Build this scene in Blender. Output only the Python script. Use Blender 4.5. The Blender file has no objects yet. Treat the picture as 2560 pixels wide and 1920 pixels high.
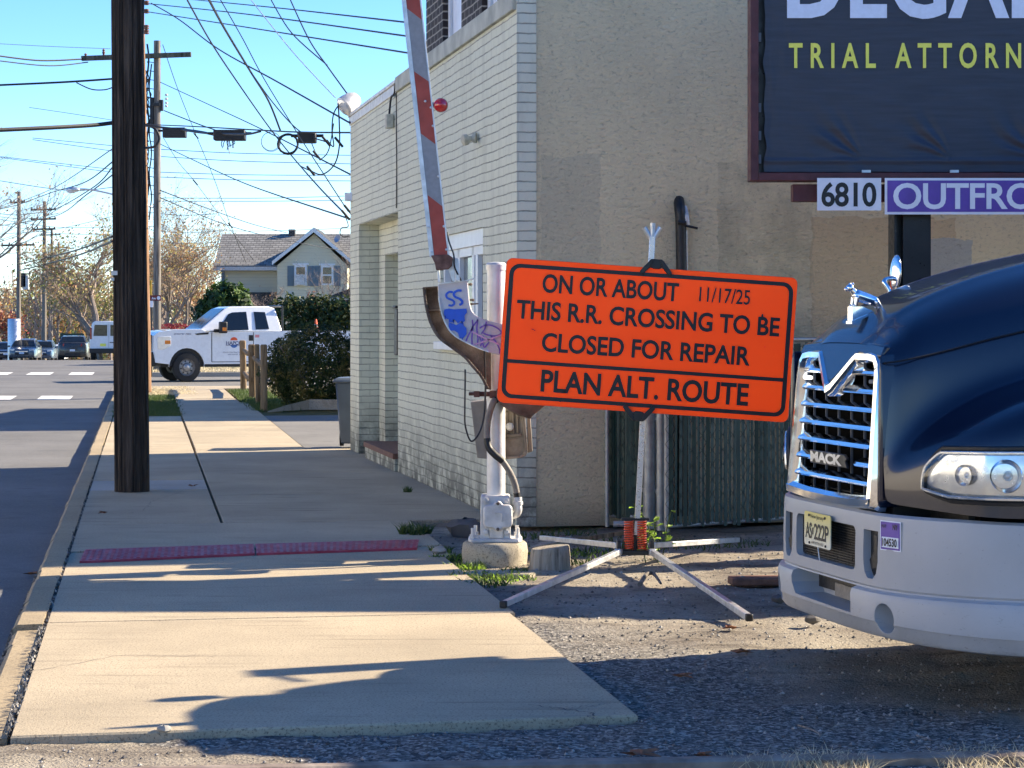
import bpy, bmesh, math, random
from mathutils import Vector, Matrix, noise
R = math.radians
sc = bpy.context.scene
col = sc.collection
# ------------------------------------------------------------ camera, sky, sun
F, U0, V0, EH = 5500.0, 1280.0, 800.0, 1.6          # long lens, horizon row, eye height
cam_d = bpy.data.cameras.new('camera')
cam = bpy.data.objects.new('camera', cam_d); col.objects.link(cam)
cam.location = (0, 0, EH); cam.rotation_euler = (R(90), 0, 0)
cam_d.sensor_width = 36; cam_d.lens = 36*F/2560; cam_d.shift_y = -160/2560
cam_d.clip_start = 0.2; cam_d.clip_end = 4000
sc.camera = cam
SUN_AZ, SUN_EL = 21.0, 28.0                          # degrees: from +X towards +Y, and up
w = bpy.data.worlds.new('World'); sc.world = w; w.use_nodes = True
nt = w.node_tree
sky = nt.nodes.new('ShaderNodeTexSky'); sky.sky_type = 'NISHITA'; sky.sun_disc = False
sky.sun_elevation = R(SUN_EL); sky.sun_rotation = R(90-SUN_AZ)
sky.air_density = 1.0; sky.dust_density = 0.0; sky.ozone_density = 3.0; sky.altitude = 2600
hs_ = nt.nodes.new('ShaderNodeHueSaturation'); hs_.inputs['Saturation'].default_value = 1.25; hs_.inputs['Hue'].default_value = .508
nt.links.new(sky.outputs[0], hs_.inputs['Color']); nt.links.new(hs_.outputs[0], nt.nodes['Background'].inputs[0])
nt.nodes['Background'].inputs[1].default_value = 0.1
sun_d = bpy.data.lights.new('sun', 'SUN'); sun = bpy.data.objects.new('sun', sun_d); col.objects.link(sun)
sun_d.energy = 5.0; sun_d.angle = R(0.5); sun_d.color = (1.0, 0.86, 0.65)
sun_dir = Vector((math.cos(R(SUN_AZ))*math.cos(R(SUN_EL)), math.sin(R(SUN_AZ))*math.cos(R(SUN_EL)), math.sin(R(SUN_EL))))
sun.rotation_euler = sun_dir.to_track_quat('Z', 'Y').to_euler()
sun.location = sun_dir*60
sc.view_settings.view_transform = 'Standard'; sc.view_settings.look = 'None'
sc.view_settings.exposure = 1.62; sc.view_settings.gamma = 1

# ------------------------------------------------------------ helpers
def P(u, v, Y): return Vector(((u-U0)/F*Y, Y, EH-(v-V0)/F*Y))
def G(u, v, z=0.0):
    Y = (EH-z)*F/(v-V0); return Vector(((u-U0)/F*Y, Y, z))
def r3(x, y): return 800+x/3.687, y/3.687
def r4(x, y): return 800+x/3.687, 450+y/3.687
def r5(x, y): return 1000+x/4.424, 640+y/4.424
def r6(x, y): return 1000+x/3.318, 960+y/3.318
def rs(x, y): return 1220+x/2.633, 520+y/2.633
def rl(x, y): return 1200+x/2.765, 1000+y/2.765
def rb(x, y): return 1800+x/2.911, y/2.911
def q1(x, y): return x/2.458, y/2.458
def q2(x, y): return x/2.458, 440+y/2.458
def r2(x, y): return 1860+x/2.37, 1050+y/2.37
def rf(x, y): return x/2.011, 1100+y/2.011
V = Vector
class MB:
    def __init__(s): s.v = []; s.f = []; s.m = []
    def add(s, vs, fs, mi=0):
        b = len(s.v); s.v += [V(x) for x in vs]
        for f in fs: s.f.append([b+i for i in f]); s.m.append(mi)
        return s
    def box(s, c, d, rot=None, mi=0):
        c = V(c); hx, hy, hz = d[0]/2, d[1]/2, d[2]/2
        vs = [V((x, y, z)) for x in (-hx, hx) for y in (-hy, hy) for z in (-hz, hz)]
        if rot is not None:
            M = rot if isinstance(rot, Matrix) else Matrix.Rotation(rot, 3, 'Z'); vs = [M@p for p in vs]
        return s.add([c+p for p in vs], [(0,1,3,2),(4,6,7,5),(0,4,5,1),(2,3,7,6),(0,2,6,4),(1,5,7,3)], mi)
    def mm(s, a, b, mi=0):
        return s.box([(a[i]+b[i])/2 for i in range(3)], [abs(b[i]-a[i]) for i in range(3)], None, mi)
    def loft(s, rings, cap=True, closed=True, mi=0):
        n = len(rings[0]); b = len(s.v)
        for r in rings: s.v += [V(p) for p in r]
        for k in range(len(rings)-1):
            for i in range(n if closed else n-1):
                j = (i+1) % n
                s.f.append([b+k*n+i, b+k*n+j, b+(k+1)*n+j, b+(k+1)*n+i]); s.m.append(mi)
        if cap and closed:
            s.f.append([b+i for i in range(n)][::-1]); s.m.append(mi)
            s.f.append([b+(len(rings)-1)*n+i for i in range(n)]); s.m.append(mi)
        return s
    def tube(s, pts, r, n=8, cap=True, mi=0, closed=False):
        pts = [V(p) for p in pts]; N = len(pts); rings = []
        up = None
        for i, p in enumerate(pts):
            a = pts[i-1] if (i > 0 or closed) else p
            c = pts[(i+1) % N] if (i < N-1 or closed) else p
            t = (c-a).normalized()
            if up is None:
                up = V((0,0,1)) if abs(t.z) < .9 else V((1,0,0))
            x = t.cross(up)
            if x.length < 1e-6: up = V((0,1,0)); x = t.cross(up)
            x.normalize(); y = x.cross(t).normalized(); up = y
            rr = r[i] if isinstance(r, (list, tuple)) else r
            rings.append([p+(x*math.cos(2*math.pi*k/n)+y*math.sin(2*math.pi*k/n))*rr for k in range(n)])
        if closed: rings.append(rings[0])
        return s.loft(rings, cap and not closed, True, mi)
    def prism(s, poly, ext, mi=0):
        e = V(ext); return s.loft([[V(p) for p in poly], [V(p)+e for p in poly]], True, True, mi)
    def lathe(s, prof, c=(0,0,0), ax=(0,0,1), n=24, mi=0, cap=True):
        c = V(c); a = V(ax).normalized(); x = a.orthogonal().normalized(); y = a.cross(x)
        return s.loft([[c+a*z+(x*math.cos(2*math.pi*k/n)+y*math.sin(2*math.pi*k/n))*max(r, 1e-4) for k in range(n)] for r, z in prof], cap, True, mi)
    def ball(s, c, r, n=10, mi=0, M=None):
        c = V(c); r = V((r, r, r)) if not hasattr(r, '__len__') else V(r)
        rings = []
        for i in range(n//2+1):
            t = math.pi*(i/(n//2)); t = min(max(t, .02), math.pi-.02)
            ring = [V((math.sin(t)*math.cos(2*math.pi*k/n)*r.x, math.sin(t)*math.sin(2*math.pi*k/n)*r.y, -math.cos(t)*r.z)) for k in range(n)]
            if M is not None: ring = [M@p for p in ring]
            rings.append([c+p for p in ring])
        return s.loft(rings, True, True, mi)
    def ribbon(s, pts, wd, nrm, mi=0):
        pts = [V(p) for p in pts]; nrm = V(nrm); L = []; N = len(pts)
        for i, p in enumerate(pts):
            t = (pts[min(i+1, N-1)]-pts[max(i-1, 0)]).normalized(); x = t.cross(nrm).normalized()
            ww = wd[i] if isinstance(wd, (list, tuple)) else wd
            if i in (0, N-1): ww *= .75
            L.append((p-x*ww/2, p+x*ww/2))
        for i in range(N-1): s.add([L[i][0], L[i][1], L[i+1][1], L[i+1][0]], [(0,1,2,3)], mi)
        return s
    def text(s, body, O, ex, ey, wd, h, off=0.0, space=1.0, mi=0):
        cu = bpy.data.curves.new('t', 'FONT'); cu.body = body; cu.offset = off; cu.space_character = space; cu.resolution_u = 4
        ob = bpy.data.objects.new('t', cu); col.objects.link(ob)
        dg = bpy.context.evaluated_depsgraph_get()
        me = bpy.data.meshes.new_from_object(ob.evaluated_get(dg))
        vs = [v.co.copy() for v in me.vertices]; fs = [list(p.vertices) for p in me.polygons]
        bpy.data.objects.remove(ob); bpy.data.curves.remove(cu); bpy.data.meshes.remove(me)
        x0 = min(v.x for v in vs); x1 = max(v.x for v in vs); y0 = min(v.y for v in vs); y1 = max(v.y for v in vs)
        O = V(O); ex = V(ex); ey = V(ey)
        return s.add([O+ex*((v.x-x0)/(x1-x0)*wd)+ey*((v.y-y0)/(y1-y0)*h) for v in vs], fs, mi)
    def build(s, name, mats, parent=None, loc=None, smooth=None, bevel=0, sub=0, local=False):
        me = bpy.data.meshes.new(name)
        vs = s.v
        if parent is not None and not local:
            r = parent
            while r.parent: r = r.parent
            Mi = r.matrix_basis.inverted(); vs = [Mi@p for p in vs]
        elif parent is None and loc is not None:
            l = V(loc); vs = [p-l for p in vs]
        me.from_pydata([tuple(p) for p in vs], [], s.f)
        mats = mats if isinstance(mats, (list, tuple)) else [mats]
        for m in mats: me.materials.append(m)
        if len(mats) > 1: me.polygons.foreach_set('material_index', s.m)
        bm = bmesh.new(); bm.from_mesh(me)
        if len(bm.faces) < 60000: bmesh.ops.recalc_face_normals(bm, faces=bm.faces)
        bm.to_mesh(me); bm.free()
        if smooth is not None:
            me.polygons.foreach_set('use_smooth', [True]*len(me.polygons)); me.set_sharp_from_angle(angle=R(smooth))
        ob = bpy.data.objects.new(name, me); col.objects.link(ob)
        if parent is not None: ob.parent = parent
        elif loc is not None: ob.location = loc
        if bevel:
            b = ob.modifiers.new('bevel', 'BEVEL'); b.width = bevel; b.segments = 2; b.limit_method = 'ANGLE'; b.angle_limit = R(35)
            if smooth is None:
                me.polygons.foreach_set('use_smooth', [True]*len(me.polygons)); me.set_sharp_from_angle(angle=R(30))
            b.harden_normals = False
        if sub:
            b = ob.modifiers.new('sub', 'SUBSURF'); b.levels = sub; b.render_levels = sub
            me.polygons.foreach_set('use_smooth', [True]*len(me.polygons))
        return ob
def tag(o, label=None, cat=None, group=None, kind=None):
    if label: o['label'] = label
    if cat: o['category'] = cat
    if group: o['group'] = group
    if kind: o['kind'] = kind
    return o
def thing(name, label, cat, loc=(0,0,0), rz=0.0, group=None):
    o = bpy.data.objects.new(name, None); col.objects.link(o); o.empty_display_size = .2
    o.location = loc; o.rotation_euler = (0, 0, rz)
    o.matrix_basis = Matrix.Translation(V(loc)) @ Matrix.Rotation(rz, 4, 'Z')
    return tag(o, label, cat, group)
def struct(mb, name, m, **k): return tag(mb.build(name, m, **k), kind='structure')
def dup(root, loc, rz, label=None):
    r = root.copy(); col.objects.link(r)
    r.matrix_basis = Matrix.Translation(V(loc)) @ Matrix.Rotation(rz, 4, 'Z')
    if label: r['label'] = label
    for ch in list(root.children):
        c = ch.copy(); col.objects.link(c); c.parent = r
        for g in list(ch.children):
            d = g.copy(); col.objects.link(d); d.parent = c
    return r
def spline(pts, k=6):
    pts = [V(p) for p in pts]
    if len(pts) < 3:
        return pts
    out = []
    for i in range(len(pts)-1):
        a = pts[max(i-1, 0)]; b = pts[i]; c = pts[i+1]; d = pts[min(i+2, len(pts)-1)]
        for j in range(k):
            t = j/k
            out.append(.5*((2*b)+(c-a)*t+(2*a-5*b+4*c-d)*t*t+(3*b-a-3*c+d)*t**3))
    return out+[pts[-1]]

# ------------------------------------------------------------ materials
def newmat(name):
    m = bpy.data.materials.new(name); m.use_nodes = True
    t = m.node_tree; return m, t, t.nodes['Principled BSDF']
def nd(t, typ, **k):
    n = t.nodes.new(typ)
    for a, b in k.items(): setattr(n, a, b)
    return n
def coords(t, scale=(1,1,1), out='Object'):
    tc = nd(t, 'ShaderNodeTexCoord'); mp = nd(t, 'ShaderNodeMapping'); mp.inputs['Scale'].default_value = scale
    t.links.new(tc.outputs[out], mp.inputs[0]); return mp.outputs[0]
def noi(t, vec, scale, detail=5, rough=.55, dist=0):
    n = nd(t, 'ShaderNodeTexNoise'); n.inputs['Scale'].default_value = scale; n.inputs['Detail'].default_value = detail
    n.inputs['Roughness'].default_value = rough; n.inputs['Distortion'].default_value = dist
    t.links.new(vec, n.inputs['Vector']); return n.outputs['Fac']
def ramp(t, fac, stops):
    r = nd(t, 'ShaderNodeValToRGB'); e = r.color_ramp.elements
    while len(e) < len(stops): e.new(.5)
    for i, (p, c) in enumerate(stops):
        e[i].position = p; e[i].color = (c, c, c, 1) if not hasattr(c, '__len__') else (*c, 1)
    t.links.new(fac, r.inputs[0]); return r.outputs[0]
def mix(t, fac, a, b, mode='MIX'):
    n = nd(t, 'ShaderNodeMix', data_type='RGBA', blend_type=mode)
    for s_, x in ((0, fac), (6, a), (7, b)):
        if hasattr(x, 'is_output'): t.links.new(x, n.inputs[s_])
        elif s_ == 0: n.inputs[0].default_value = x
        else: n.inputs[s_].default_value = (*x, 1)
    return n.outputs[2]
def math_(t, op, a, b=0.0, clamp=False):
    n = nd(t, 'ShaderNodeMath', operation=op, use_clamp=clamp)
    for i, x in enumerate((a, b)):
        if hasattr(x, 'is_output'): t.links.new(x, n.inputs[i])
        else: n.inputs[i].default_value = x
    return n.outputs[0]
def bump(t, bs, h, strength=.3, dist=.01, prev=None):
    b = nd(t, 'ShaderNodeBump'); b.inputs['Strength'].default_value = strength; b.inputs['Distance'].default_value = dist
    t.links.new(h, b.inputs['Height'])
    if prev is not None: t.links.new(prev, b.inputs['Normal'])
    t.links.new(b.outputs[0], bs.inputs['Normal']); return b.outputs[0]
def mat(name, c, rough=.6, metal=0.0, var=.15, vs=4.0, bmp=0.0, bs=60.0, scale=(1,1,1), c2=None, coat=0.0, spec=.5, dist=.01):
    m, t, b = newmat(name)
    b.inputs['Roughness'].default_value = rough; b.inputs['Metallic'].default_value = metal
    b.inputs['Coat Weight'].default_value = coat; b.inputs['Coat Roughness'].default_value = .04
    b.inputs['Specular IOR Level'].default_value = spec
    v = coords(t, scale)
    if var or c2:
        n = noi(t, v, vs, 6)
        lo = tuple(x*(1-var) for x in c); hi = c2 if c2 else tuple(min(x*(1+var), 1) for x in c)
        t.links.new(ramp(t, n, [(.3, lo), (.7, hi)]), b.inputs['Base Color'])
        t.links.new(ramp(t, noi(t, v, vs*3.1, 4), [(.3, max(rough-.12, .02)), (.7, min(rough+.12, 1))]), b.inputs['Roughness'])
    else: b.inputs['Base Color'].default_value = (*c, 1)
    if bmp: bump(t, b, noi(t, v, bs, 4), bmp, dist)
    return m
def leafmat(name, c, tr=.25):
    m, t, b = newmat(name)
    v = coords(t); t.links.new(ramp(t, noi(t, v, 3, 3), [(.3, tuple(x*.7 for x in c)), (.7, tuple(x*1.3 for x in c))]), b.inputs['Base Color'])
    b.inputs['Roughness'].default_value = .55; b.inputs['Specular IOR Level'].default_value = .3
    tl = nd(t, 'ShaderNodeBsdfTranslucent'); tl.inputs[0].default_value = (*[min(x*1.6, 1) for x in c], 1)
    ms = nd(t, 'ShaderNodeMixShader'); ms.inputs[0].default_value = tr
    t.links.new(b.outputs[0], ms.inputs[1]); t.links.new(tl.outputs[0], ms.inputs[2])
    t.links.new(ms.outputs[0], t.nodes['Material Output'].inputs[0]); return m
M = {}
def concrete(name, c, streak=.5, stain=1.0):
    m, t, b = newmat(name); v = coords(t)
    n1 = noi(t, v, .8, 6, .6); n2 = noi(t, v, 90, 3, .7); n3 = noi(t, coords(t, (.35, 5, 1)), 2.2, 6, .65, .3)
    base = ramp(t, n1, [(.3, tuple(x*.8 for x in c)), (.7, tuple(x*1.14 for x in c))])
    base = mix(t, ramp(t, n2, [(.36, 1.0), (.46, 0.0)]), base, tuple(x*.42 for x in c))
    base = mix(t, ramp(t, n2, [(.6, 0.0), (.72, .5)]), base, tuple(min(x*1.5, 1) for x in c))
    base = mix(t, math_(t, 'MULTIPLY', ramp(t, n3, [(.53, 0.0), (.70, streak)]), ramp(t, noi(t, v, 1.7, 4), [(.42, 0.0), (.62, 1.0)])), base, tuple(x*.35 for x in c))
    n4 = noi(t, v, 7, 5, .7)
    base = mix(t, ramp(t, n4, [(.6, 0.0), (.72, .35*stain)]), base, tuple(x*.5 for x in c))
    t.links.new(base, b.inputs['Base Color']); b.inputs['Roughness'].default_value = .9
    p = bump(t, b, noi(t, v, 130, 3, .7), .5, .006); bump(t, b, noi(t, v, 9, 4), .3, .01, p)
    return m
M['conc'] = concrete('sidewalk_concrete', (.42, .345, .235), .8)
M['conc2'] = concrete('old_concrete', (.36, .315, .25), .8)
M['conc3'] = concrete('pale_concrete_patch', (.42, .39, .34), .3)
M['kerb'] = concrete('kerb_concrete', (.36, .28, .17), .4, 1.5)
M['found'] = concrete('foundation_concrete', (.40, .35, .26), .9, 1.5)
def asphalt(name, c, pebble=.5, sc_=140):
    m, t, b = newmat(name); v = coords(t)
    base = ramp(t, noi(t, v, .5, 6), [(.3, tuple(x*.8 for x in c)), (.7, tuple(x*1.2 for x in c))])
    vo = nd(t, 'ShaderNodeTexVoronoi'); vo.inputs['Scale'].default_value = sc_; t.links.new(v, vo.inputs['Vector'])
    sp = nd(t, 'ShaderNodeSeparateColor'); t.links.new(vo.outputs['Color'], sp.inputs[0])
    base = mix(t, ramp(t, sp.outputs[0], [(.6, 0.0), (.95, pebble)]), base, (.30, .28, .25))
    base = mix(t, ramp(t, noi(t, v, 3, 5), [(.55, 0.0), (.7, .4)]), base, tuple(x*.6 for x in c))
    t.links.new(base, b.inputs['Base Color']); b.inputs['Roughness'].default_value = .9; b.inputs['Specular IOR Level'].default_value = .25
    bump(t, b, vo.outputs['Distance'], .5, .006); return m
M['asph'] = asphalt('road_asphalt', (.14, .14, .14), .4, 120)
M['asph2'] = asphalt('driveway_asphalt', (.17, .165, .155), .5, 90)
M['asphpatch'] = asphalt('gravelly_asphalt', (.07, .069, .068), .8, 75)
def dirt():
    m, t, b = newmat('dirt_and_gravel'); v = coords(t)
    n1 = noi(t, v, 1.1, 7, .65); n2 = noi(t, v, 45, 5, .75); n3 = noi(t, coords(t, (.6, 2.2, 1)), 2.6, 6, .7)
    base = ramp(t, n1, [(.3, (.15, .122, .095)), (.52, (.32, .28, .22)), (.72, (.43, .385, .31))])
    base = mix(t, ramp(t, n3, [(.52, 0.0), (.68, .75)]), base, (.075, .06, .05))
    base = mix(t, ramp(t, n2, [(.32, .85), (.47, 0.0)]), base, (.06, .05, .045))
    base = mix(t, ramp(t, n2, [(.6, 0.0), (.7, .6)]), base, (.45, .40, .33))
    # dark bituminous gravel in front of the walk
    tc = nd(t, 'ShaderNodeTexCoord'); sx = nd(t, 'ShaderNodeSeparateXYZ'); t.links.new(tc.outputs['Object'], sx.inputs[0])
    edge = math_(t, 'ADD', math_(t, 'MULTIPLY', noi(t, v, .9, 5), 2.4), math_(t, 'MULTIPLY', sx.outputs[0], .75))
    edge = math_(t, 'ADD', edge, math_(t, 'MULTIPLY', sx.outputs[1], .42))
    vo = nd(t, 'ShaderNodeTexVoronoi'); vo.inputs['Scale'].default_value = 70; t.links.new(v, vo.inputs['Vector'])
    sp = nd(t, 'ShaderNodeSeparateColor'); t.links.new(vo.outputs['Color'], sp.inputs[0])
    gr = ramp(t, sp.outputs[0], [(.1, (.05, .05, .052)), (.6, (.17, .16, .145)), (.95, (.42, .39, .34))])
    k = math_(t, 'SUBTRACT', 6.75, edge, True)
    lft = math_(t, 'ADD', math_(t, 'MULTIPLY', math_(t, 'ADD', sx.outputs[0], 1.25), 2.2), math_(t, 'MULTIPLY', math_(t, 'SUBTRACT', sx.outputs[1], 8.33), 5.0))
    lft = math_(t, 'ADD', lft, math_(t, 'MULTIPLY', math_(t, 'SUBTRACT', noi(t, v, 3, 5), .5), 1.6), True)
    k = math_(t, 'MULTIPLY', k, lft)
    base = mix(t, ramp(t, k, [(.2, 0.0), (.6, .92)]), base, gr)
    t.links.new(base, b.inputs['Base Color']); b.inputs['Roughness'].default_value = .95; b.inputs['Specular IOR Level'].default_value = .2
    p = bump(t, b, n2, .8, .02); bump(t, b, vo.outputs['Distance'], .5, .01, p); return m
M['dirt'] = dirt()
M['grassground'] = mat('lawn_ground', (.07, .085, .025), .95, 0, .4, 6, .6, 60, c2=(.16, .13, .05), spec=.2)
M['farground'] = mat('far_ground', (.10, .09, .05), .95, 0, .4, .2, .3, 2, c2=(.16, .13, .08), spec=.2)
M['white_line'] = mat('worn_white_marking', (.62, .61, .58), .8, 0, .25, 5, .3, 80)
def brickmat(name, c, mortar, bw=.21, bh=.0763, ms=.007, vary=.12, bst=.6, dirtc=(.05, .05, .04), dirt=True):
    m, t, b = newmat(name)
    tc = nd(t, 'ShaderNodeTexCoord'); sx = nd(t, 'ShaderNodeSeparateXYZ'); t.links.new(tc.outputs['Object'], sx.inputs[0])
    wob = math_(t, 'MULTIPLY', math_(t, 'SUBTRACT', noi(t, tc.outputs['Object'], 1.6, 3), .5), .03)
    wob = math_(t, 'ADD', wob, math_(t, 'MULTIPLY', math_(t, 'SUBTRACT', noi(t, tc.outputs['Object'], 14, 2), .5), .012))
    cb = nd(t, 'ShaderNodeCombineXYZ'); t.links.new(math_(t, 'ADD', sx.outputs[0], sx.outputs[1]), cb.inputs[0])
    t.links.new(math_(t, 'ADD', sx.outputs[2], wob), cb.inputs[1])
    br = nd(t, 'ShaderNodeTexBrick'); t.links.new(cb.outputs[0], br.inputs['Vector'])
    br.inputs['Scale'].default_value = 1; br.inputs['Brick Width'].default_value = bw; br.inputs['Row Height'].default_value = bh
    br.inputs['Mortar Size'].default_value = ms; br.inputs['Mortar Smooth'].default_value = .35
    br.inputs['Color1'].default_value = (*c, 1); br.inputs['Color2'].default_value = (*[x*(1-vary) for x in c], 1); br.inputs['Mortar'].default_value = (*mortar, 1)
    # the bed joints are deeper than the paint-filled upright joints
    fr = math_(t, 'FRACT', math_(t, 'DIVIDE', cb.outputs[0].node.inputs[1].links[0].from_socket, bh))
    bed = math_(t, 'LESS_THAN', math_(t, 'ABSOLUTE', math_(t, 'SUBTRACT', math_(t, 'ABSOLUTE', math_(t, 'SUBTRACT', fr, .5)),   .5)), .065)
    colr = mix(t, .78, br.outputs['Color'], c) if dirt else br.outputs['Color']
    bedn = math_(t, 'MULTIPLY', bed, ramp(t, noi(t, tc.outputs['Object'], 5, 5), [(.3, .15), (.62, .65)]))
    colr = mix(t, bedn, colr, mortar)
    n = noi(t, coords(t, (1, 1, .22)), 3.2, 7, .7)
    if dirt:
        colr = mix(t, ramp(t, n, [(.5, 0.0), (.8, .55)]), colr, tuple(x*.5 for x in c))
        low = ramp(t, sx.outputs[2], [(0.02, 1.0), (.75, 0.0)])
        colr = mix(t, math_(t, 'MULTIPLY', low, ramp(t, noi(t, tc.outputs['Object'], 4, 6, .7), [(.33, 0.0), (.56, .9)])), colr, dirtc)
        colr = mix(t, ramp(t, noi(t, tc.outputs['Object'], 60, 4, .8), [(.28, .5), (.42, 0.0)]), colr, tuple(x*.62 for x in c))
    t.links.new(colr, b.inputs['Base Color']); b.inputs['Roughness'].default_value = .75; b.inputs['Specular IOR Level'].default_value = .3
    h = math_(t, 'SUBTRACT', math_(t, 'MULTIPLY', math_(t, 'SUBTRACT', 1.0, br.outputs['Fac']), .35), math_(t, 'MULTIPLY', bed, .8))
    p = bump(t, b, h, bst, .012); bump(t, b, noi(t, tc.outputs['Object'], 55, 5, .7), .45, .008, p); return m
M['brick'] = brickmat('painted_brick', (.69, .69, .55), (.10, .105, .085))
M['quoin'] = brickmat('painted_quoin', (.68, .67, .53), (.10, .105, .085), bw=9)
M['dbrick'] = brickmat('dark_brown_brick', (.035, .026, .025), (.30, .27, .23), vary=.4, dirt=False, ms=.009)
M['tread'] = mat('brown_brick_tread', (.16, .075, .05), .8, 0, .3, 20, .4, 60)
def stucco():
    m, t, b = newmat('painted_stucco'); v = coords(t); c = (.82, .70, .46)
    tc = nd(t, 'ShaderNodeTexCoord'); sx = nd(t, 'ShaderNodeSeparateXYZ'); t.links.new(tc.outputs['Object'], sx.inputs[0])
    base = ramp(t, noi(t, v, .9, 7, .6), [(.3, tuple(x*.90 for x in c)), (.7, tuple(x*1.08 for x in c))])
    base = mix(t, ramp(t, noi(t, coords(t, (1, 1, .2)), 1.3, 7, .7), [(.5, 0.0), (.75, .28)]), base, (.42, .39, .30))
    X, Z = sx.outputs[0], sx.outputs[2]
    def band(x, lo, hi): return math_(t, 'MULTIPLY', math_(t, 'GREATER_THAN', x, lo), math_(t, 'LESS_THAN', x, hi))
    wob = math_(t, 'MULTIPLY', math_(t, 'SUBTRACT', noi(t, v, 5, 5), .5), .13)
    Xw = math_(t, 'ADD', X, wob); Zw = math_(t, 'ADD', Z, wob)
    base = mix(t, math_(t, 'MULTIPLY', math_(t, 'MULTIPLY', band(Xw, 2.38, 3.6), band(Zw, .9, 2.42)), .75), base, (.66, .50, .30))
    base = mix(t, math_(t, 'MULTIPLY', math_(t, 'MULTIPLY', band(Xw, 3.2, 3.75), band(Zw, .9, 2.25)), .9), base, (.50, .50, .46))
    base = mix(t, math_(t, 'MULTIPLY', math_(t, 'MULTIPLY', band(Xw, .19, .66), band(Zw, 1.15, 2.88)), .3), base, (.45, .42, .33))
    base = mix(t, math_(t, 'MULTIPLY', math_(t, 'MULTIPLY', band(Xw, 1.62, 2.4), band(Zw, 1.4, 2.85)), ramp(t, noi(t, v, 2.5, 6, .7), [(.4, 0.0), (.66, .55)])), base, (.30, .27, .19))
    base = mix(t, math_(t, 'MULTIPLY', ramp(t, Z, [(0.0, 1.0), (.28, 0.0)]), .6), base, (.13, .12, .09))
    n = noi(t, coords(t, (1, 1, 1.7)), 24, 5, .65, .6)
    base = mix(t, ramp(t, n, [(.3, .55), (.45, 0.0)]), base, (.26, .24, .18))  # shade in the pits of the bump is put into the colour
    t.links.new(base, b.inputs['Base Color']); b.inputs['Roughness'].default_value = .9; b.inputs['Specular IOR Level'].default_value = .2
    p = bump(t, b, n, .8, .045); bump(t, b, noi(t, v, 90, 4, .7), .6, .012, p); return m
M['stucco'] = stucco()
def wood(name, c, c2, vs=9, b_=.9):
    m, t, b = newmat(name); v = coords(t, (1, 1, .05))
    n = noi(t, v, vs*2.2, 8, .7, .4); n2 = noi(t, v, vs*.5, 4)
    base = ramp(t, n, [(.34, tuple(x*.2 for x in c)), (.5, c), (.68, c2)])
    base = mix(t, ramp(t, n2, [(.4, 0.0), (.7, .5)]), base, tuple(x*.5 for x in c))
    t.links.new(base, b.inputs['Base Color']); b.inputs['Roughness'].default_value = .85; b.inputs['Specular IOR Level'].default_value = .2
    bump(t, b, n, b_, .02); return m
M['pole'] = wood('creosote_pole_wood', (.058, .044, .035), (.15, .115, .088))
M['polebrown'] = wood('brown_pole_wood', (.26, .15, .085), (.36, .22, .13))
M['polegrey'] = wood('grey_pole_wood', (.21, .185, .16), (.34, .31, .27))
M['postwood'] = wood('weathered_post_wood', (.22, .155, .09), (.36, .27, .17))
M['arm'] = wood('crossarm_wood', (.10, .10, .075), (.16, .15, .12))
M['galv'] = mat('galvanized_steel', (.62, .63, .64), .42, .75, .2, 14, .1, 120)
M['alu'] = mat('aluminium', (.72, .73, .75), .33, .85, .06, 20)
M['galvdull'] = mat('dull_galvanized_pipe', (.34, .35, .35), .5, .6, .25, 9, .1, 90)
M['void'] = mat('dark_void', (.004, .004, .004), .95, 0, 0, spec=.05)
M['wallpaint'] = mat('wall_paint', (.52, .50, .40), .7, 0, .2, 20, .2, 60)
M['castpaint'] = mat('aluminium_paint', (.60, .59, .575), .5, .25, .22, 12, .35, 90, c2=(.70, .69, .67))
M['mast'] = mat('mast_aluminium_paint', (.66, .655, .64), .45, .3, .14, 7, .1, 80)
M['rust'] = mat('rusty_brown_steel', (.105, .07, .05), .8, .1, .5, 9, .5, 60, c2=(.21, .165, .13))
M['rust2'] = mat('red_brown_primer', (.13, .045, .03), .75, .1, .4, 15, .4, 60, c2=(.22, .12, .09))
M['whiteplate'] = mat('dirty_white_paint', (.56, .55, .56), .5, 0, .14, 9, .25, 50, c2=(.66, .65, .65))
M['reflgrey'] = mat('grey_reflective_sheet', (.27, .275, .29), .5, 0, .1, 30, .05, 200)
M['reflred'] = mat('faded_red_reflective_sheet', (.36, .055, .035), .5, 0, .18, 12, .1, 100)
M['redlens'] = mat('red_lens', (.55, .005, .012), .15, 0, .1, 10, coat=1)
M['black'] = mat('black_rubber', (.012, .012, .013), .5, 0, .3, 15)
M['blackmetal'] = mat('black_painted_steel', (.014, .014, .015), .38, .1, .3, 9, .1, 50)
M['cable'] = mat('black_cable', (.011, .012, .015), .55, 0, .1, 10)
M['cablegrey'] = mat('grey_cable', (.10, .11, .13), .5, 0, .1, 10)
M['conduit'] = mat('grey_flexible_conduit', (.22, .20, .175), .6, 0, .2, 25, .3, 90)
M['brownbox'] = mat('dirty_brown_casing', (.19, .145, .10), .7, .1, .4, 9, .3, 40, c2=(.30, .26, .215))
M['blue'] = mat('blue_spray_paint', (.01, .10, .62), .4, 0, .1, 20)
M['purple'] = mat('purple_spray_paint', (.16, .08, .42), .4, 0, .2, 20)
M['pink'] = mat('pink_spray_paint', (.62, .36, .55), .4, 0, .1, 20)
M['tactile'] = mat('red_tactile_plastic', (.42, .022, .045), .55, 0, .25, 6, .2, 80, c2=(.50, .07, .10))
M['ink'] = mat('black_sign_film', (.012, .010, .010), .45, 0, .2, 20)
M['white'] = mat('white_paint', (.76, .77, .78), .4, 0, .05, 6)
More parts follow.
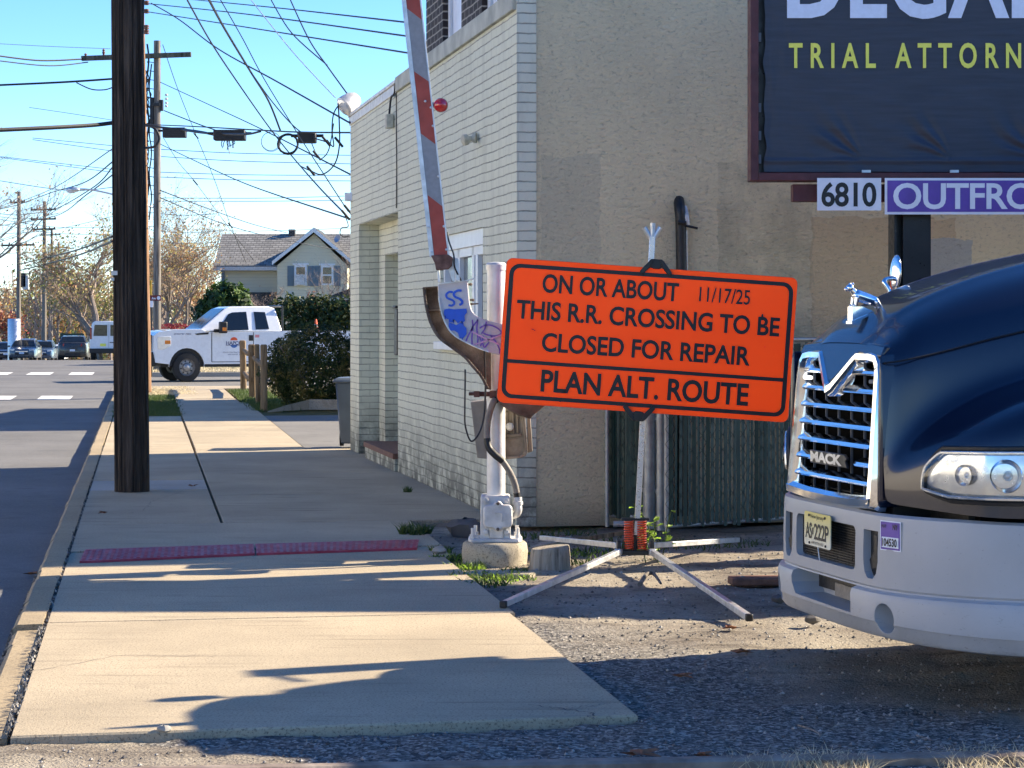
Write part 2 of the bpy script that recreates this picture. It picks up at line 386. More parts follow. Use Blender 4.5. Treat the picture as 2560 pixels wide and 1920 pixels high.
M['whitesign'] = mat('white_sign_sheet', (.74, .77, .84), .4, 0, .06, 8)
M['maroon'] = mat('maroon_steel', (.085, .025, .03), .55, .1, .25, 6, .15, 40)
M['purplesign'] = mat('purple_sign_sheet', (.12, .06, .35), .4, 0, .15, 8)
M['yellow'] = mat('yellow_lettering', (.86, .83, .13), .5, 0, .06, 30)
M['paleblue'] = mat('pale_lettering', (.72, .78, .92), .5, 0, .05, 30)
M['link'] = mat('dark_chain_link_wire', (.008, .02, .017), .6, .1, .2, 20)
M['slat'] = mat('dark_green_slat', (.008, .038, .029), .5, 0, .3, 7, .1, 40)
M['glass'] = mat('dark_window_glass', (.010, .014, .018), .05, 0, .2, 1.5, spec=.7)
M['chrome'] = mat('chrome', (.80, .82, .85), .07, 1, .05, 5)
M['tyre'] = mat('tyre_rubber', (.018, .018, .018), .8, 0, .2, 20, .2, 80)
M['rim'] = mat('steel_rim', (.35, .34, .33), .4, .6, .15, 10)
M['green_leaf'] = leafmat('weed_leaf', (.22, .34, .04), .4)
M['grass'] = leafmat('grass_blade', (.06, .095, .025), .3)
M['drygrass'] = leafmat('dry_grass', (.52, .44, .28), .2)
M['bark'] = mat('bark', (.24, .19, .155), .9, 0, .3, 8, .5, 30)
M['twig'] = mat('twig_bark', (.30, .235, .19), .9, 0, .3, 4)
for k, c in dict(yew1=(.035, .055, .016), yew2=(.075, .085, .02), yew3=(.13, .115, .035), dk1=(.02, .045, .014), dk2=(.045, .085, .02), dk3=(.09, .14, .03), or1=(.36, .20, .10), or2=(.34, .25, .14), or3=(.38, .33, .12), gn=(.18, .20, .05), rd=(.30, .03, .05), rdk=(.20, .03, .03), dead=(.26, .12, .05)).items():
    M[k] = leafmat('leaf_'+k, c, .25)
M['whitebody'] = mat('white_vehicle_paint', (.76, .78, .80), .28, 0, .04, 3, coat=.8)
M['greybody'] = mat('grey_vehicle_paint', (.13, .14, .15), .3, .4, .06, 3, coat=.8)
M['blackbody'] = mat('dark_vehicle_paint', (.045, .046, .046), .3, .3, .06, 3, coat=.8)
M['bluebody'] = mat('blue_vehicle_paint', (.05, .085, .14), .3, .3, .06, 3, coat=.8)
M['siding'] = mat('cream_siding', (.62, .58, .44), .7, 0, .05, 2, .6, 1, dist=.02)
M['shutter'] = mat('grey_blue_shutter', (.13, .19, .235), .6, 0, .08, 4)
M['navy'] = mat('navy_siding', (.02, .035, .085), .6, 0, .1, 4)
M['plastic'] = mat('grey_bin_plastic', (.095, .115, .135), .5, 0, .12, 5, .1, 60)
M['coneor'] = mat('orange_plastic', (.80, .10, .02), .5, 0, .1, 8)
M['springor'] = mat('orange_spring_paint', (.62, .06, .012), .4, 0, .15, 12)
M['amber'] = mat('amber_lens', (.75, .20, .02), .2, 0, .1, 8)
M['taillight'] = mat('tail_light_lens', (.30, .01, .01), .2, 0, .1, 8, coat=1)
M['lampglass'] = mat('headlamp_lens', (.62, .66, .70), .12, .3, .08, 12, coat=1)
M['leafred'] = mat('fallen_leaf_brown', (.22, .075, .03), .8, 0, .4, 20, c2=(.34, .14, .06))
M['stone'] = mat('pebble', (.30, .275, .24), .85, 0, .5, 3, c2=(.46, .43, .38))
M['stoned'] = mat('dark_pebble', (.085, .08, .078), .85, 0, .5, 3, c2=(.16, .15, .14))
M['railsteel'] = mat('rusty_rail', (.20, .14, .105), .7, .3, .3, 6, .3, 50, c2=(.38, .31, .25))
# ------------------------------------------------------------ the setting
DR = V((-.1647, .9863, 0)); TR = V((.9863, .1647, 0)); SO = V((-1.94, 8.45, 0))
def SW(s, t, z=0.0): return SO+DR*s+TR*t+V((0, 0, z))
def zdrop(Y): return -.0195*max(0.0, Y-95)
rng = random.Random(3)
mb = MB()
ys = [-900, -60, 0, 30, 60, 95, 120, 160, 220, 300, 500, 900, 2000]
for i in range(len(ys)-1):
    a, b = ys[i], ys[i+1]; za = -.3+max(zdrop(a), -3.2); zb = -.3+max(zdrop(b), -3.2)
    mb.add([(-900, a, za), (900, a, za), (900, b, zb), (-900, b, zb)], [(0,1,2,3)])
struct(mb, 'ground', M['farground'])
# road: flat to the crest, then falling away
mb = MB()
for a, b in ((-20, 6), (6, 50), (50, 95), (95, 130), (130, 180), (180, 260)):
    def xr(Y): return -.55-.167*Y-.14
    mb.add([(xr(a)-13, a, -.13+zdrop(a)), (xr(a), a, -.13+zdrop(a)), (xr(b), b, -.13+zdrop(b)), (xr(b)-13, b, -.13+zdrop(b))], [(0,1,2,3)])
struct(mb, 'road', M['asph'])
mb = MB(); mb.add([SW(45.5, -.3, -.126), SW(45.5, 45, -.126), SW(59, 45, -.126), SW(59, -.3, -.126)], [(0,1,2,3)])
struct(mb, 'side_street', M['asph2'])
# crosswalk bars
mb = MB()
def bars(Y0, Y1, xs, wd):
    for x in xs:
        k = -.167
        mb.add([(x-wd/2-k*0, Y0, -.126), (x+wd/2, Y0, -.126), (x+wd/2+k*(Y1-Y0), Y1, -.126), (x-wd/2+k*(Y1-Y0), Y1, -.126)], [(0,1,2,3)])
bars(47.7, 50.1, [-9.95-1.28*k for k in range(0, 9)], .72)
bars(69.3, 72.6, [-13.6-1.34*k for k in range(0, 8)], .76)
struct(mb, 'crosswalk_marking', M['white_line'])
# kerb in lengths
mb = MB(); s = .1
while s < 44:
    L = 3.05; dz = -.03 if s < 2 else 0
    for k in range(6):
        a = s+L*k/6; b = s+L*(k+1)/6-(.012 if k == 5 else 0)
        ja = rng.uniform(-.006, .006)
        mb.prism([SW(a, -.155+ja, -.25), SW(a, -.004+ja*.6, -.25), SW(a, -.004+ja*.6, .004+dz), SW(a, -.13+ja, .002+dz), SW(a, -.155+ja, -.02+dz)], DR*(b-a))
    s += L
struct(mb, 'kerb', M['kerb'])
# sidewalk slabs with open joints over a dark bed
def wallX(Y): return .037-.2*(Y-17)
mb = MB(); sl = MB(); pale = MB()
def slab(c, target, th=.12):
    ring = [c[0], c[1], c[2], c[3]]
    target.loft([[p-V((0, 0, th)) for p in ring], [p-V((0, 0, .008)) for p in ring], [p+(sum(ring, V())/4-p).normalized()*.008 for p in ring]], True, True)
def q(s0, s1, t0, t1, s0b=None, s1b=None):
    g = .007
    return [SW(s0+g, t0+g), SW((s0 if s0b is None else s0b)+g, t1-g), SW((s1 if s1b is None else s1b)-g, t1-g), SW(s1-g, t0+g)]
slab(q(0, 3.22, .006, 2.5, .05, 3.22), sl); slab(q(3.22, 6.1, .006, 2.53), sl)
slab(q(6.87, 8.85, .006, 2.62), sl)
slab([SW(6.1+.004, .006, -.012), SW(6.1+.004, 2.6, -.012), SW(6.866, 2.6, -.012), SW(6.866, .006, -.012)], sl, .08)
ss = [8.85, 12.35]
slab(q(8.85, 12.35, .006, 1.12), sl); slab(q(12.35, 13.6, .006, 1.12), pale); 
for a in (13.6, 16.8, 20.0, 23.2, 26.4): slab(q(a, min(a+3.2, 28.4), .006, 1.12), sl)
a = 8.85
for b in (11.6, 14.4, 17.2, 18.7):
    c = [SW(a+.007, 1.135), None, None, SW(b-.007, 1.135)]
    for i, s_ in ((1, a+.007), (2, b-.007)):
        p = SW(s_, 0); t = 1.2
        for _ in range(20):
            p = SW(s_, t); t += (wallX(p.y)+.1-p.x)
        c[i] = SW(s_, t)
    slab(c, sl); a = b
for b in (20.2, 21.75, 23.3, 24.85, 26.4, 28.0, 29.6, 31.2, 32.8, 34.4, 36, 37.6, 39.2, 41, 43.2): slab(q(a, b, 1.135, 2.5 if b < 35 else 2.35), sl); a = b
slab([SW(43.2, .1), SW(43.2, 3.2), SW(45.2, 3.6), SW(45.2, -.2)], sl)
struct(sl, 'sidewalk', M['conc']); struct(pale, 'sidewalk_patch', M['conc3'])
mb = MB(); mb.add([SW(-.05, -.03, -.07), SW(-.05, 2.45, -.07), SW(46, 2.45, -.07), SW(46, -.03, -.07)], [(0,1,2,3)])
struct(mb, 'sidewalk_bed', M['stoned'])
mb = MB(); mb.add([SW(8.6, 2.4, -.05), SW(8.6, 4.6, -.05), SW(19, 4.2, -.05), SW(19, 2.4, -.05)], [(0,1,2,3)])
struct(mb, 'apron_bed', M['stoned'])
# dirt lot with real relief
mb = MB(); nx, ny = 190, 230; x0, x1, y0, y1 = -3.2, 5.6, 5.6, 17.6; vs = []
for j in range(ny+1):
    for i in range(nx+1):
        x = x0+(x1-x0)*i/nx; y = y0+(y1-y0)*j/ny
        z = -.035+.022*noise.noise(V((x*1.3, y*1.3, 0)))+.012*noise.noise(V((x*5, y*5, 3)))+.007*noise.noise(V((x*17, y*17, 5)))
        if x > .9 and y < 12: z += .014*math.sin((y*math.cos(.25)-x*.25)*11)*max(0, noise.noise(V((x*.8, y*.8, 9)))+.2)
        kx = -.55-.167*y-.2
        if x < kx+.02: z = -.26
        t_ = (V((x, y, 0))-SO).dot(TR); s_ = (V((x, y, 0))-SO).dot(DR)
        if s_ > .02 and t_ < 2.46: z = min(z, -.06) - .03
        vs.append((x, y, z))
mb.add(vs, [(j*(nx+1)+i, j*(nx+1)+i+1, (j+1)*(nx+1)+i+1, (j+1)*(nx+1)+i) for j in range(ny) for i in range(nx)])
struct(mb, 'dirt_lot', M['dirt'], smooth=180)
mb = MB(); mb.add([(5.55, -60, -.05), (60, -60, -.05), (60, 50, -.05), (5.55, 50, -.05)], [(0,1,2,3)])
mb.add([(-3.0, -60, -.05), (5.56, -60, -.05), (5.56, 5.65, -.05), (-3.0, 5.65, -.05)], [(0,1,2,3)])
struct(mb, 'yard_dirt', M['dirt'])
mb = MB(); mb.add([SW(18.6, 2.51, -.012), SW(18.6, 9.5, -.012), SW(28.6, 9.5, -.012), SW(28.6, 2.51, -.012)], [(0,1,2,3)])
struct(mb, 'driveway', M['asph2'])
# kerb of the driveway, rising to the right
mb = MB(); pts = [G(*q2(1645, 1452)), G(*q2(1760, 1443)), G(*q2(1900, 1436)), G(*q2(2200, 1438))]
mb.loft([[p, p+V((0, 0, .02+.16*min(1, k*.5))), p+V((.02, .16, .02+.16*min(1, k*.5))), p+V((0, .16, 0))] for k, p in enumerate(pts)])
struct(mb, 'driveway_kerb', M['conc2'])
mb = MB()
mb.add([SW(28.4, -.0, -.02), SW(28.4, 1.13, -.02), SW(45.3, 1.13, -.02), SW(45.3, -.0, -.02)], [(0,1,2,3)])
mb.add([SW(28.6, 2.4, -.02), SW(28.6, 14, -.02), SW(45.4, 14, -.02), SW(45.4, 2.4, -.02)], [(0,1,2,3)])
def zz(s_): return -.01+zdrop(SW(s_, 0).y)
for a, b in ((59, 87), (87, 120), (120, 190)):
    mb.add([SW(a, -.2, zz(a)), SW(a, 60, zz(a)), SW(b, 60, zz(b)), SW(b, -.2, zz(b))], [(0,1,2,3)])
struct(mb, 'lawn', M['grassground'])
mb = MB(); mb.mm((0, 0, 0), (0, 0, 0))
mb = MB(); mb.prism([SW(58.9, -.3, -.15), SW(58.9, 45, -.15), SW(59.2, 45, -.15), SW(59.2, -.3, -.15)], (0, 0, .16))
mb.prism([SW(60.6, 1.2, -.1), SW(60.6, 45, -.1), SW(62.1, 45, -.1), SW(62.1, 1.2, -.1)], (0, 0, .105))
struct(mb, 'far_pavement', M['conc3'])
# hairline cracks and scored lines in the concrete
mb = MB(); rc = random.Random(77)
def crack(pts, wd):
    q_ = []
    for i in range(len(pts)-1):
        for k in range(14):
            f = k/14; s_ = pts[i][0]+(pts[i+1][0]-pts[i][0])*f; t_ = pts[i][1]+(pts[i+1][1]-pts[i][1])*f; q_.append(SW(s_+rc.gauss(0, .012), t_+rc.gauss(0, .008), .0015))
    mb.ribbon(q_, [wd*rc.uniform(.4, 1.4) for _ in q_], (0, 0, 1))
crack([(.35, 2.1), (.12, 2.32), (.02, 2.30)], .006); crack([(.2, 2.2), (.35, 2.45)], .005); crack([(4.55, .02), (4.6, 1.2), (4.75, 2.4)], .004); crack([(1.6, .02), (2.0, .4), (1.9, .9)], .004)
crack([(12.3, 1.2), (12.5, 2.6), (12.6, 3.4)], .005); crack([(10.2, 1.2), (10.0, 2.2), (10.6, 3.0)], .004); crack([(9.3, .1), (10.0, .5), (11.1, .6), (12.2, .9)], .004); crack([(23, 1.3), (23.8, 2.0), (25, 2.3)], .006)
struct(mb, 'sidewalk_crack', M['stoned'])
# tactile pads: ridged plates, two side by side
def pad(name, label, corners):
    a, b, c, d = corners; mb = MB(); up = V((0, 0, .012)); n = 26
    mb.loft([[p-up for p in (a, b, c, d)], [p+up*.35 for p in (a, b, c, d)]])
    for i in range(n):
        f0 = (i+.25)/n; f1 = (i+.75)/n
        p, q_, r_, s_ = a.lerp(b, f0), a.lerp(b, f1), d.lerp(c, f1), d.lerp(c, f0)
        for k in range(7):
            g0 = .06+k*.13; g1 = g0+.085
            ring = [p.lerp(s_, g0), q_.lerp(r_, g0), q_.lerp(r_, g1), p.lerp(s_, g1)]
            mb.loft([[x+up*.3 for x in ring], [x+up*.75 for x in ring]])
    ob = mb.build(name, M['tactile'], loc=(a+b+c+d)/4)
    return tag(ob, label, 'tactile pad', 'red tactile pads at the track crossing')
e0, e1 = G(*rf(400, 612)), G(*rf(1285, 572)); e2 = G(*rf(2095, 545))
h0, h1 = G(*rf(428, 552)), G(*rf(1278, 524)); h2 = G(*rf(2108, 502))
pad('tactile_pad', 'dusty red ridged tactile pad beside the kerb', [e0, e1.lerp(e0, .004), h1.lerp(h0, .004), h0])
pad('tactile_pad', 'red ridged tactile pad with debris on its end towards the gate mast', [e1.lerp(e2, .006), e2, h2, h1.lerp(h2, .006)])
# rail along the bottom edge
mb = MB(); a = G(395, 1921, .0); d = (G(2600, 1880)-G(395, 1921)); d.z = 0; d.normalize()
o = a-d*3; nn = V((-d.y, d.x, 0))
prof = [(-.045, -.06), (.03, -.06), (.035, -.005), (.02, .004), (-.035, .004), (-.05, -.005)]
mb.loft([[o+nn*x+V((0, 0, z)) for x, z in prof], [o+d*14+nn*x+V((0, 0, z)) for x, z in prof]])
tag(mb.build('rail', M['railsteel'], loc=o+d*5), 'rusty rail head along the near edge of the gravel', 'rail')
# pebbles
def stones(n, area, mats, seed, smin, smax):
    rg = random.Random(seed); mb = MB()
    for _ in range(n):
        x = rg.uniform(area[0], area[1]); y = area[2]+(area[3]-area[2])*rg.random()**1.3
        p = V((x, y, 0)); t_ = (p-SO).dot(TR); s_ = (p-SO).dot(DR)
        if s_ > -.02 and t_ < 2.5: continue
        if x < -.5-.167*y: continue
        if y > wallFront(x)-.1: continue
        r = rg.uniform(smin, smax)*rg.uniform(.4, 1)
        zc = -.035+.022*noise.noise(V((x*1.3, y*1.3, 0)))+.012*noise.noise(V((x*5, y*5, 3)))
        vs = [V((rg.uniform(.6, 1)*r*dx, rg.uniform(.6, 1)*r*dy, rg.uniform(.5, .8)*r*dz))+V((x, y, zc+.003)) for dx, dy, dz in ((1,0,0),(-1,0,0),(0,1,0),(0,-1,0),(0,0,1),(0,0,-1))]
        mb.add(vs, [(0,2,4),(2,1,4),(1,3,4),(3,0,4),(2,0,5),(1,2,5),(3,1,5),(0,3,5)], rg.choice([0, 0, 1, 1, 1]))
    for _ in range(1500):
        s_ = rg.uniform(.0, 20)**1.0; p = SW(s_, rg.uniform(-.022, .016)); r = rg.uniform(.005, .013)
        vs = [V((rg.uniform(.6, 1)*r*dx, rg.uniform(.6, 1)*r*dy, rg.uniform(.5, .8)*r*dz))+V((p.x, p.y, rg.uniform(-.018, .004))) for dx, dy, dz in ((1,0,0),(-1,0,0),(0,1,0),(0,-1,0),(0,0,1),(0,0,-1))]
        mb.add(vs, [(0,2,4),(2,1,4),(1,3,4),(3,0,4),(2,0,5),(1,2,5),(3,1,5),(0,3,5)], rg.choice([0, 1, 1]))
    return mb.build('gravel', mats)
def wallFront(x): return 17+.2*x
tag(stones(9000, (-2.6, 4.6, 7.4, 16.8), [M['stone'], M['stoned']], 4, .006, .017), 'loose pebbles and grit scattered over the dirt lot', 'gravel', kind='stuff')

# ------------------------------------------------------------ brick building
BA = math.atan(.2)
bld = thing('brick_building', 'pale green painted brick building with a stucco side wall and dark brick upper storey', 'building', (.037, 17, 0), BA)
BM = bld.matrix_basis
def L(x, y, z): return BM @ V((x, y, z))
def lpart(mb, name, m, parent=bld, **k): return mb.build(name, m, parent, local=True, **k)
rs_, re_, YL = 6.32, 9.53, 10.36
mb = MB()
mb.mm((0, -.006, 0), (.15, 1.43, 4.0)); mb.mm((0, 1.43, 0), (.15, 3.6, 1.36)); mb.mm((0, 1.43, 2.38), (.15, 3.6, 4.0))
mb.mm((0, 3.6, 0), (.3, rs_, 4.0)); mb.mm((0, re_, 0), (.3, YL, 4.0)); mb.mm((0, rs_, 3.02), (.3, re_, 4.0))
mb.mm((.0, -.006, 4.0), (.15, .3, 6.8))
# recessed back wall with doorway
dw0, dw1 = 6.75, 9.0
mb.mm((.24, dw1, 0), (.4, re_, 2.74)); mb.mm((.24, rs_, 2.36), (.4, dw1, 2.74)); mb.mm((.24, rs_-.02, 0), (.4, dw0, 2.36)); mb.mm((.44, dw0-.1, 0), (.5, dw1+.1, 2.4))
mb.mm((.4, dw1, 0), (.44, dw1+.2, 2.36))
# set-off joint between the two builds
lpart(mb, 'brick_wall', M['brick'])
mb = MB(); mb.mm((-.002, -.010, 0), (.152, -.0065, 6.8)); lpart(mb, 'quoin', M['quoin'])
mb = MB(); mb.mm((-.004, rs_+.0, 2.74), (.3, re_, 3.018)); lpart(mb, 'lintel', M['castpaint'] if 0 else M['brick'])
mb = MB(); mb.mm((-.015, rs_+.02, 4.0), (.32, YL+.02, 4.1)); mb.mm((-.03, rs_+.02, 4.1), (.34, YL+.03, 4.14))
lpart(mb, 'coping', M['castpaint'], bevel=.006)
mb = MB(); mb.mm((-.035, .02, 4.0), (.2, rs_-.02, 4.155)); lpart(mb, 'sill_course', mat('stone_band', (.42, .43, .37), .8, 0, .25, 4, .3, 40), bevel=.008)
mb = MB(); yu = 4.75; wins = [(1.05, 1.75), (2.75, 3.75)]
ed = [0.3]+[e for wv in wins for e in wv]+[yu]
for k in range(0, len(ed), 2): mb.mm((.05, ed[k], 4.155), (.3, ed[k+1], 6.8))
for a, b in wins: mb.mm((.05, a, 5.9), (.3, b, 6.8))
lpart(mb, 'upper_wall', M['dbrick'])
for a, b in wins:
    f = MB(); f.mm((.10, a, 4.156), (.16, a+.09, 5.9)); f.mm((.10, b-.09, 4.156), (.16, b, 5.9)); f.mm((.10, a+.09, 4.95), (.16, b-.09, 5.0))
    fo = lpart(f, 'boarded_window', M['white']); g = MB()
    n = 5
    for k in range(n): g.mm((.13, a+.1+(b-a-.2)*k/n+.006, 4.156), (.15, a+.1+(b-a-.2)*(k+1)/n-.006, 4.94)); g.mm((.13, a+.1+(b-a-.2)*k/n+.006, 5.01), (.15, a+.1+(b-a-.2)*(k+1)/n-.006, 5.9))
    g.build('board', M['whitesign'], fo, local=True)
mb = MB(); mb.mm((.15, 0, 0), (12, .3, 6.8)); lpart(mb, 'stucco_wall', M['stucco'])
mb = MB(); mb.mm((.3, .3, 6.5), (12, yu, 6.7)); mb.mm((.3, yu, 3.8), (12, YL, 3.95)); lpart(mb, 'roof', M['asph2'])
mb = MB(); mb.mm((.3, YL-.25, 0), (12, YL, 3.8)); mb.mm((11.75, .3, 0), (12, YL-.25, 3.8)); mb.mm((11.75, .3, 3.95), (12, yu, 6.5)); mb.mm((.3, yu-.2, 3.95), (11.75, yu, 6.5))
lpart(mb, 'rear_wall', M['brick'])
# window in the brick wall
mb = MB(); mb.mm((.03, 1.43, 2.24), (.14, 3.6, 2.38)); mb.mm((.03, 1.43, 1.36), (.14, 1.5, 2.24)); mb.mm((.03, 3.53, 1.36), (.14, 3.6, 2.24)); mb.mm((-.06, 1.4, 1.33), (.12, 3.64, 1.40))
for y in (1.95, 2.12, 2.85, 3.05): mb.mm((.05, y, 1.40), (.12, y+.1, 2.24))
mb.mm((.05, 1.5, 2.16), (.12, 3.53, 2.24))
wn = lpart(mb, 'window', M['white'], bevel=.004)
g = MB(); g.mm((.09, 1.5, 1.4), (.10, 3.53, 2.2)); g.build('pane', mat('window_pane_grey', (.16, .18, .19), .15, 0, .3, 2), wn, local=True)
mb = MB(); mb.mm((-.03, dw0-.4, 0), (.44, dw1-.25, .13)); st = lpart(mb, 'door_step', M['brick'])
mb = MB(); mb.mm((-.05, dw0-.4, .13), (.44, dw1-.25, .19)); mb.build('tread', M['tread'], st, local=True, bevel=.006)
# wall furniture
mb = MB(); mb.mm((.1, 7.0, 1.2), (.23, 7.25, 1.72)); 
mb2 = MB(); mb2.box(L(.16, 6.85, 1.47), (.22, .2, .5), BA); mb2.box(L(.16, 6.85, 1.74), (.26, .24, .03), BA)
tag(mb2.build('letter_box', M['black'], loc=L(.16, 6.85, 1.2), bevel=.01), 'black box fixed in the doorway recess of the brick wall', 'letter box')
def fx(name, label, cat, build): pass
# dusk light at the far parapet end
pL = P(868, 262, 27.0); rt = thing('flood_light', 'white dome shaped flood light on the far corner of the parapet', 'flood light', P(884, 285, 27.0))
mb = MB(); ax = V((-.55, -.35, -.45)).normalized()
mb.lathe([(.03, -.17), (.08, -.16), (.115, -.10), (.128, -.02), (.132, .05), (.12, .06)], pL, ax, 20)
mb.build('lamp_hood', M['castpaint'], rt, smooth=40)
mb = MB(); mb.lathe([(.118, .056), (.1, .075), (.02, .085)], pL, ax, 20); mb.build('lens', M['lampglass'], rt, smooth=40)
mb = MB(); mb.tube([pL-ax*.15, P(884, 280, 27.0), P(888, 300, 27.05)], .03, 8); mb.build('bracket', M['castpaint'], rt, smooth=40)
# lamp holder on the wall
pw = L(-.02, 1.62, 3.14); rt = thing('lamp_holder', 'small round painted lamp holder alone on the brick wall', 'lamp', pw)
mb = MB(); mb.lathe([(.045, 0), (.045, .025), (.025, .035)], pw, (-.98, .2, 0), 14); mb.build('base', M['wallpaint'], rt, smooth=40)
mb = MB(); mb.lathe([(.02, .03), (.025, .07), (.045, .08), (.048, .12), (.025, .135)], pw, (-.9, -.3, -.2), 14); mb.build('socket', M['wallpaint'], rt, smooth=40)
# junction box with cable beside the set-off
rt = thing('junction_box', 'small painted junction box hanging on a cable beside the vertical joint', 'junction box', P(984, 295, 23.5))
mb = MB(); c = L(-.05, 6.62, 3.72); mb.box(c, (.08, .12, .15), BA); mb.build('box', M['wallpaint'], rt, bevel=.01)
mb = MB(); mb.tube(spline([c+V((0, 0, .07)), c+V((.02, 0, .25)), L(-.02, 6.45, 4.0), L(-.02, 6.36, 4.13)]), .012, 6); mb.build('cable', M['cable'], rt, smooth=60)
mb = MB(); mb.tube(spline([L(-.015, 6.33, 4.1), L(-.015, 6.335, 3.6), L(-.012, 6.33, 3.2), L(-.015, 6.335, 2.78)]), .007, 6)
tag(mb.build('drop_cable', M['cable'], loc=L(-.01, 6.33, 2.78), smooth=60), 'dark cable running down the vertical joint of the brick wall', 'cable')
# black vent pipe on the stucco
def SWL(u, v, off=.06):
    k = (u-U0)/F; o = L(0, -off, 0); ex = V((math.cos(BA), math.sin(BA), 0))
    x = (k*o.y-o.x)/(ex.x-k*ex.y); p = o+ex*x
    return V((p.x, p.y, EH-(v-V0)/F*p.y))
rt = thing('vent_pipe', 'black vertical pipe fixed to the stucco wall behind the orange sign', 'pipe', SWL(1703, 880))
mb = MB(); mb.tube(spline([SWL(1697, 500, -.02), SWL(1699, 522, .05), SWL(1702, 560), SWL(1704, 700), SWL(1706, 1010), SWL(1706, 1290)]), .043, 12); mb.build('pipe', M['black'], rt, smooth=60)
mb = MB(); mb.tube(spline([SWL(1712, 518, .03), SWL(1716, 540, .08), SWL(1719, 562, .08)]), .02, 8); mb.tube([SWL(1716, 575, .07), SWL(1717, 700, .06), SWL(1719, 1010, .06)], .008, 6); mb.build('cable', M['castpaint'], rt, smooth=60)
mb = MB(); mb.tube([SWL(1704, 562, .09), SWL(1744, 571, .1)], .01, 5); mb.tube([SWL(1694, 556, .1), SWL(1714, 558, .1)], .02, 6); mb.build('strap', M['black'], rt)
mb = MB(); mb.tube([L(.74, -.12, .02), L(1.1, -.14, .03)], .025, 8)
tag(mb.build('pipe', M['castpaint'], loc=L(.9, -.12, 0), smooth=60), 'short white pipe lying at the foot of the stucco wall', 'pipe')

# added white building, unseen across the road, bouncing sunlight onto the brick wall
wb_ = thing('bounce_building', 'added unseen white building across the road that bounces sunlight', 'building', (-23, 20, 0))
mb = MB(); mb.mm((-34, -12, -.3), (-23, 44, 7.5)); mb.build('wall', mat('white_render', (.72, .68, .60), .8, 0, .06, 1), wb_)
mb = MB(); mb.mm((-34.2, -12.2, 7.5), (-22.8, 44.2, 7.8)); mb.build('roof', M['asph2'], wb_)
for k in range(7):
    for z in (1.0, 4.4):
        y = -8+7.6*k; mb = MB(); mb.mm((-22.97, y, z), (-22.9, y+1.3, z+1.7)); fo = mb.build('window', M['white'], wb_)
        mb = MB(); mb.mm((-22.9, y+.1, z+.1), (-22.88, y+1.2, z+1.6)); mb.build('pane', M['glass'], fo)
# ------------------------------------------------------------ green slatted fence and gate
def fence_leaf(name, label, a, b, h, pitch, sw, lean, seed, frame=True, z0=.08):
    rg = random.Random(seed); a = V(a); b = V(b); d = (b-a); ln = d.length; d.normalize(); n = V((d.y, -d.x, 0))
    rt = thing(name, label, 'fence', (a+b)/2)
    mb = MB()
    k = 0; x = .03
    while x < ln-.03:
        c = a+d*x; tw = rg.uniform(-lean, lean); zb = z0+rg.uniform(-.03, .02); top = h-rg.uniform(0, .05); dx = rg.uniform(-.012, .012)
        p0 = c+V((0, 0, zb)); p1 = c+d*dx+V((0, 0, top)); wv = (d*math.cos(tw)+n*math.sin(tw))*sw/2; tv = n*.0015
        mb.loft([[p0-wv-tv, p0+wv-tv, p0+wv+tv, p0-wv+tv], [p1-wv-tv, p1+wv-tv, p1+wv+tv, p1-wv+tv]])
        x += pitch
    mb.build('slat_panel', M['slat'], rt)
    mb = MB(); x = 0; i = 0
    while x < ln:
        c = a+d*x; pts = []
        for j in range(int((h-z0)/.055)+1): pts.append(c+d*(.022*(-1)**(i+j))+n*(.008*(-1)**j)+V((0, 0, z0+j*.055)))
        mb.tube(pts, .0022, 4, False); x += .05; i += 1
    mb.build('chain_link', M['link'], rt)
    if frame:
        mb = MB()
        for pa, pb in ((a+V((0,0,z0)), b+V((0,0,z0))), (a+V((0,0,h)), b+V((0,0,h))), (a+V((0,0,z0)), a+V((0,0,h))), (b+V((0,0,z0)), b+V((0,0,h)))): mb.tube([pa+n*-.02, pb+n*-.02], .017, 8)
        mb.build('frame', M['galvdull'], rt, smooth=50)
    return rt
wl = SWL(1517, 1290, .05)
fence_leaf('slatted_fence', 'narrow dense green slatted fence panel between stucco wall and post', (wl.x, wl.y, 0), (1.04, 16.95, 0), 1.45, .021, .03, .5, 5)
gt = fence_leaf('slatted_gate', 'green slatted chain link gate with bright gaps behind the sign', (1.15, 16.2, 0), (2.9, 17.45, 0), 1.45, .044, .031, .4, 6)
gt['category'] = 'gate'
def post(label, x, y, r, h, cat='post'):
    mb = MB(); mb.lathe([(r, 0), (r, h), (r*1.15, h), (r*1.15, h+.03), (r*.6, h+.06)], (x, y, 0), n=14)
    for z in (.28, .83, 1.25): mb.lathe([(r*1.2, z), (r*1.2, z+.03)], (x, y, 0), n=14)
    return tag(mb.build('fence_post', M['galvdull'], loc=(x, y, 0), smooth=40), label, cat)
post('slim galvanized pole against the stucco wall beside the fence', wl.x+.0, wl.y-.05, .017, 1.45)
pp = P(1623, 1300, 16.9); post('thick galvanized terminal post beside the sign stand mast', pp.x, pp.y, .048, 1.48)
pp = P(1652, 1300, 16.75); post('thinner galvanized gate post left of the gate leaf', pp.x, pp.y, .034, 1.48)
pp = P(1668, 1300, 16.6); post('thinnest galvanized pipe upright at the hinge of the gate', pp.x, pp.y, .016, 1.46)
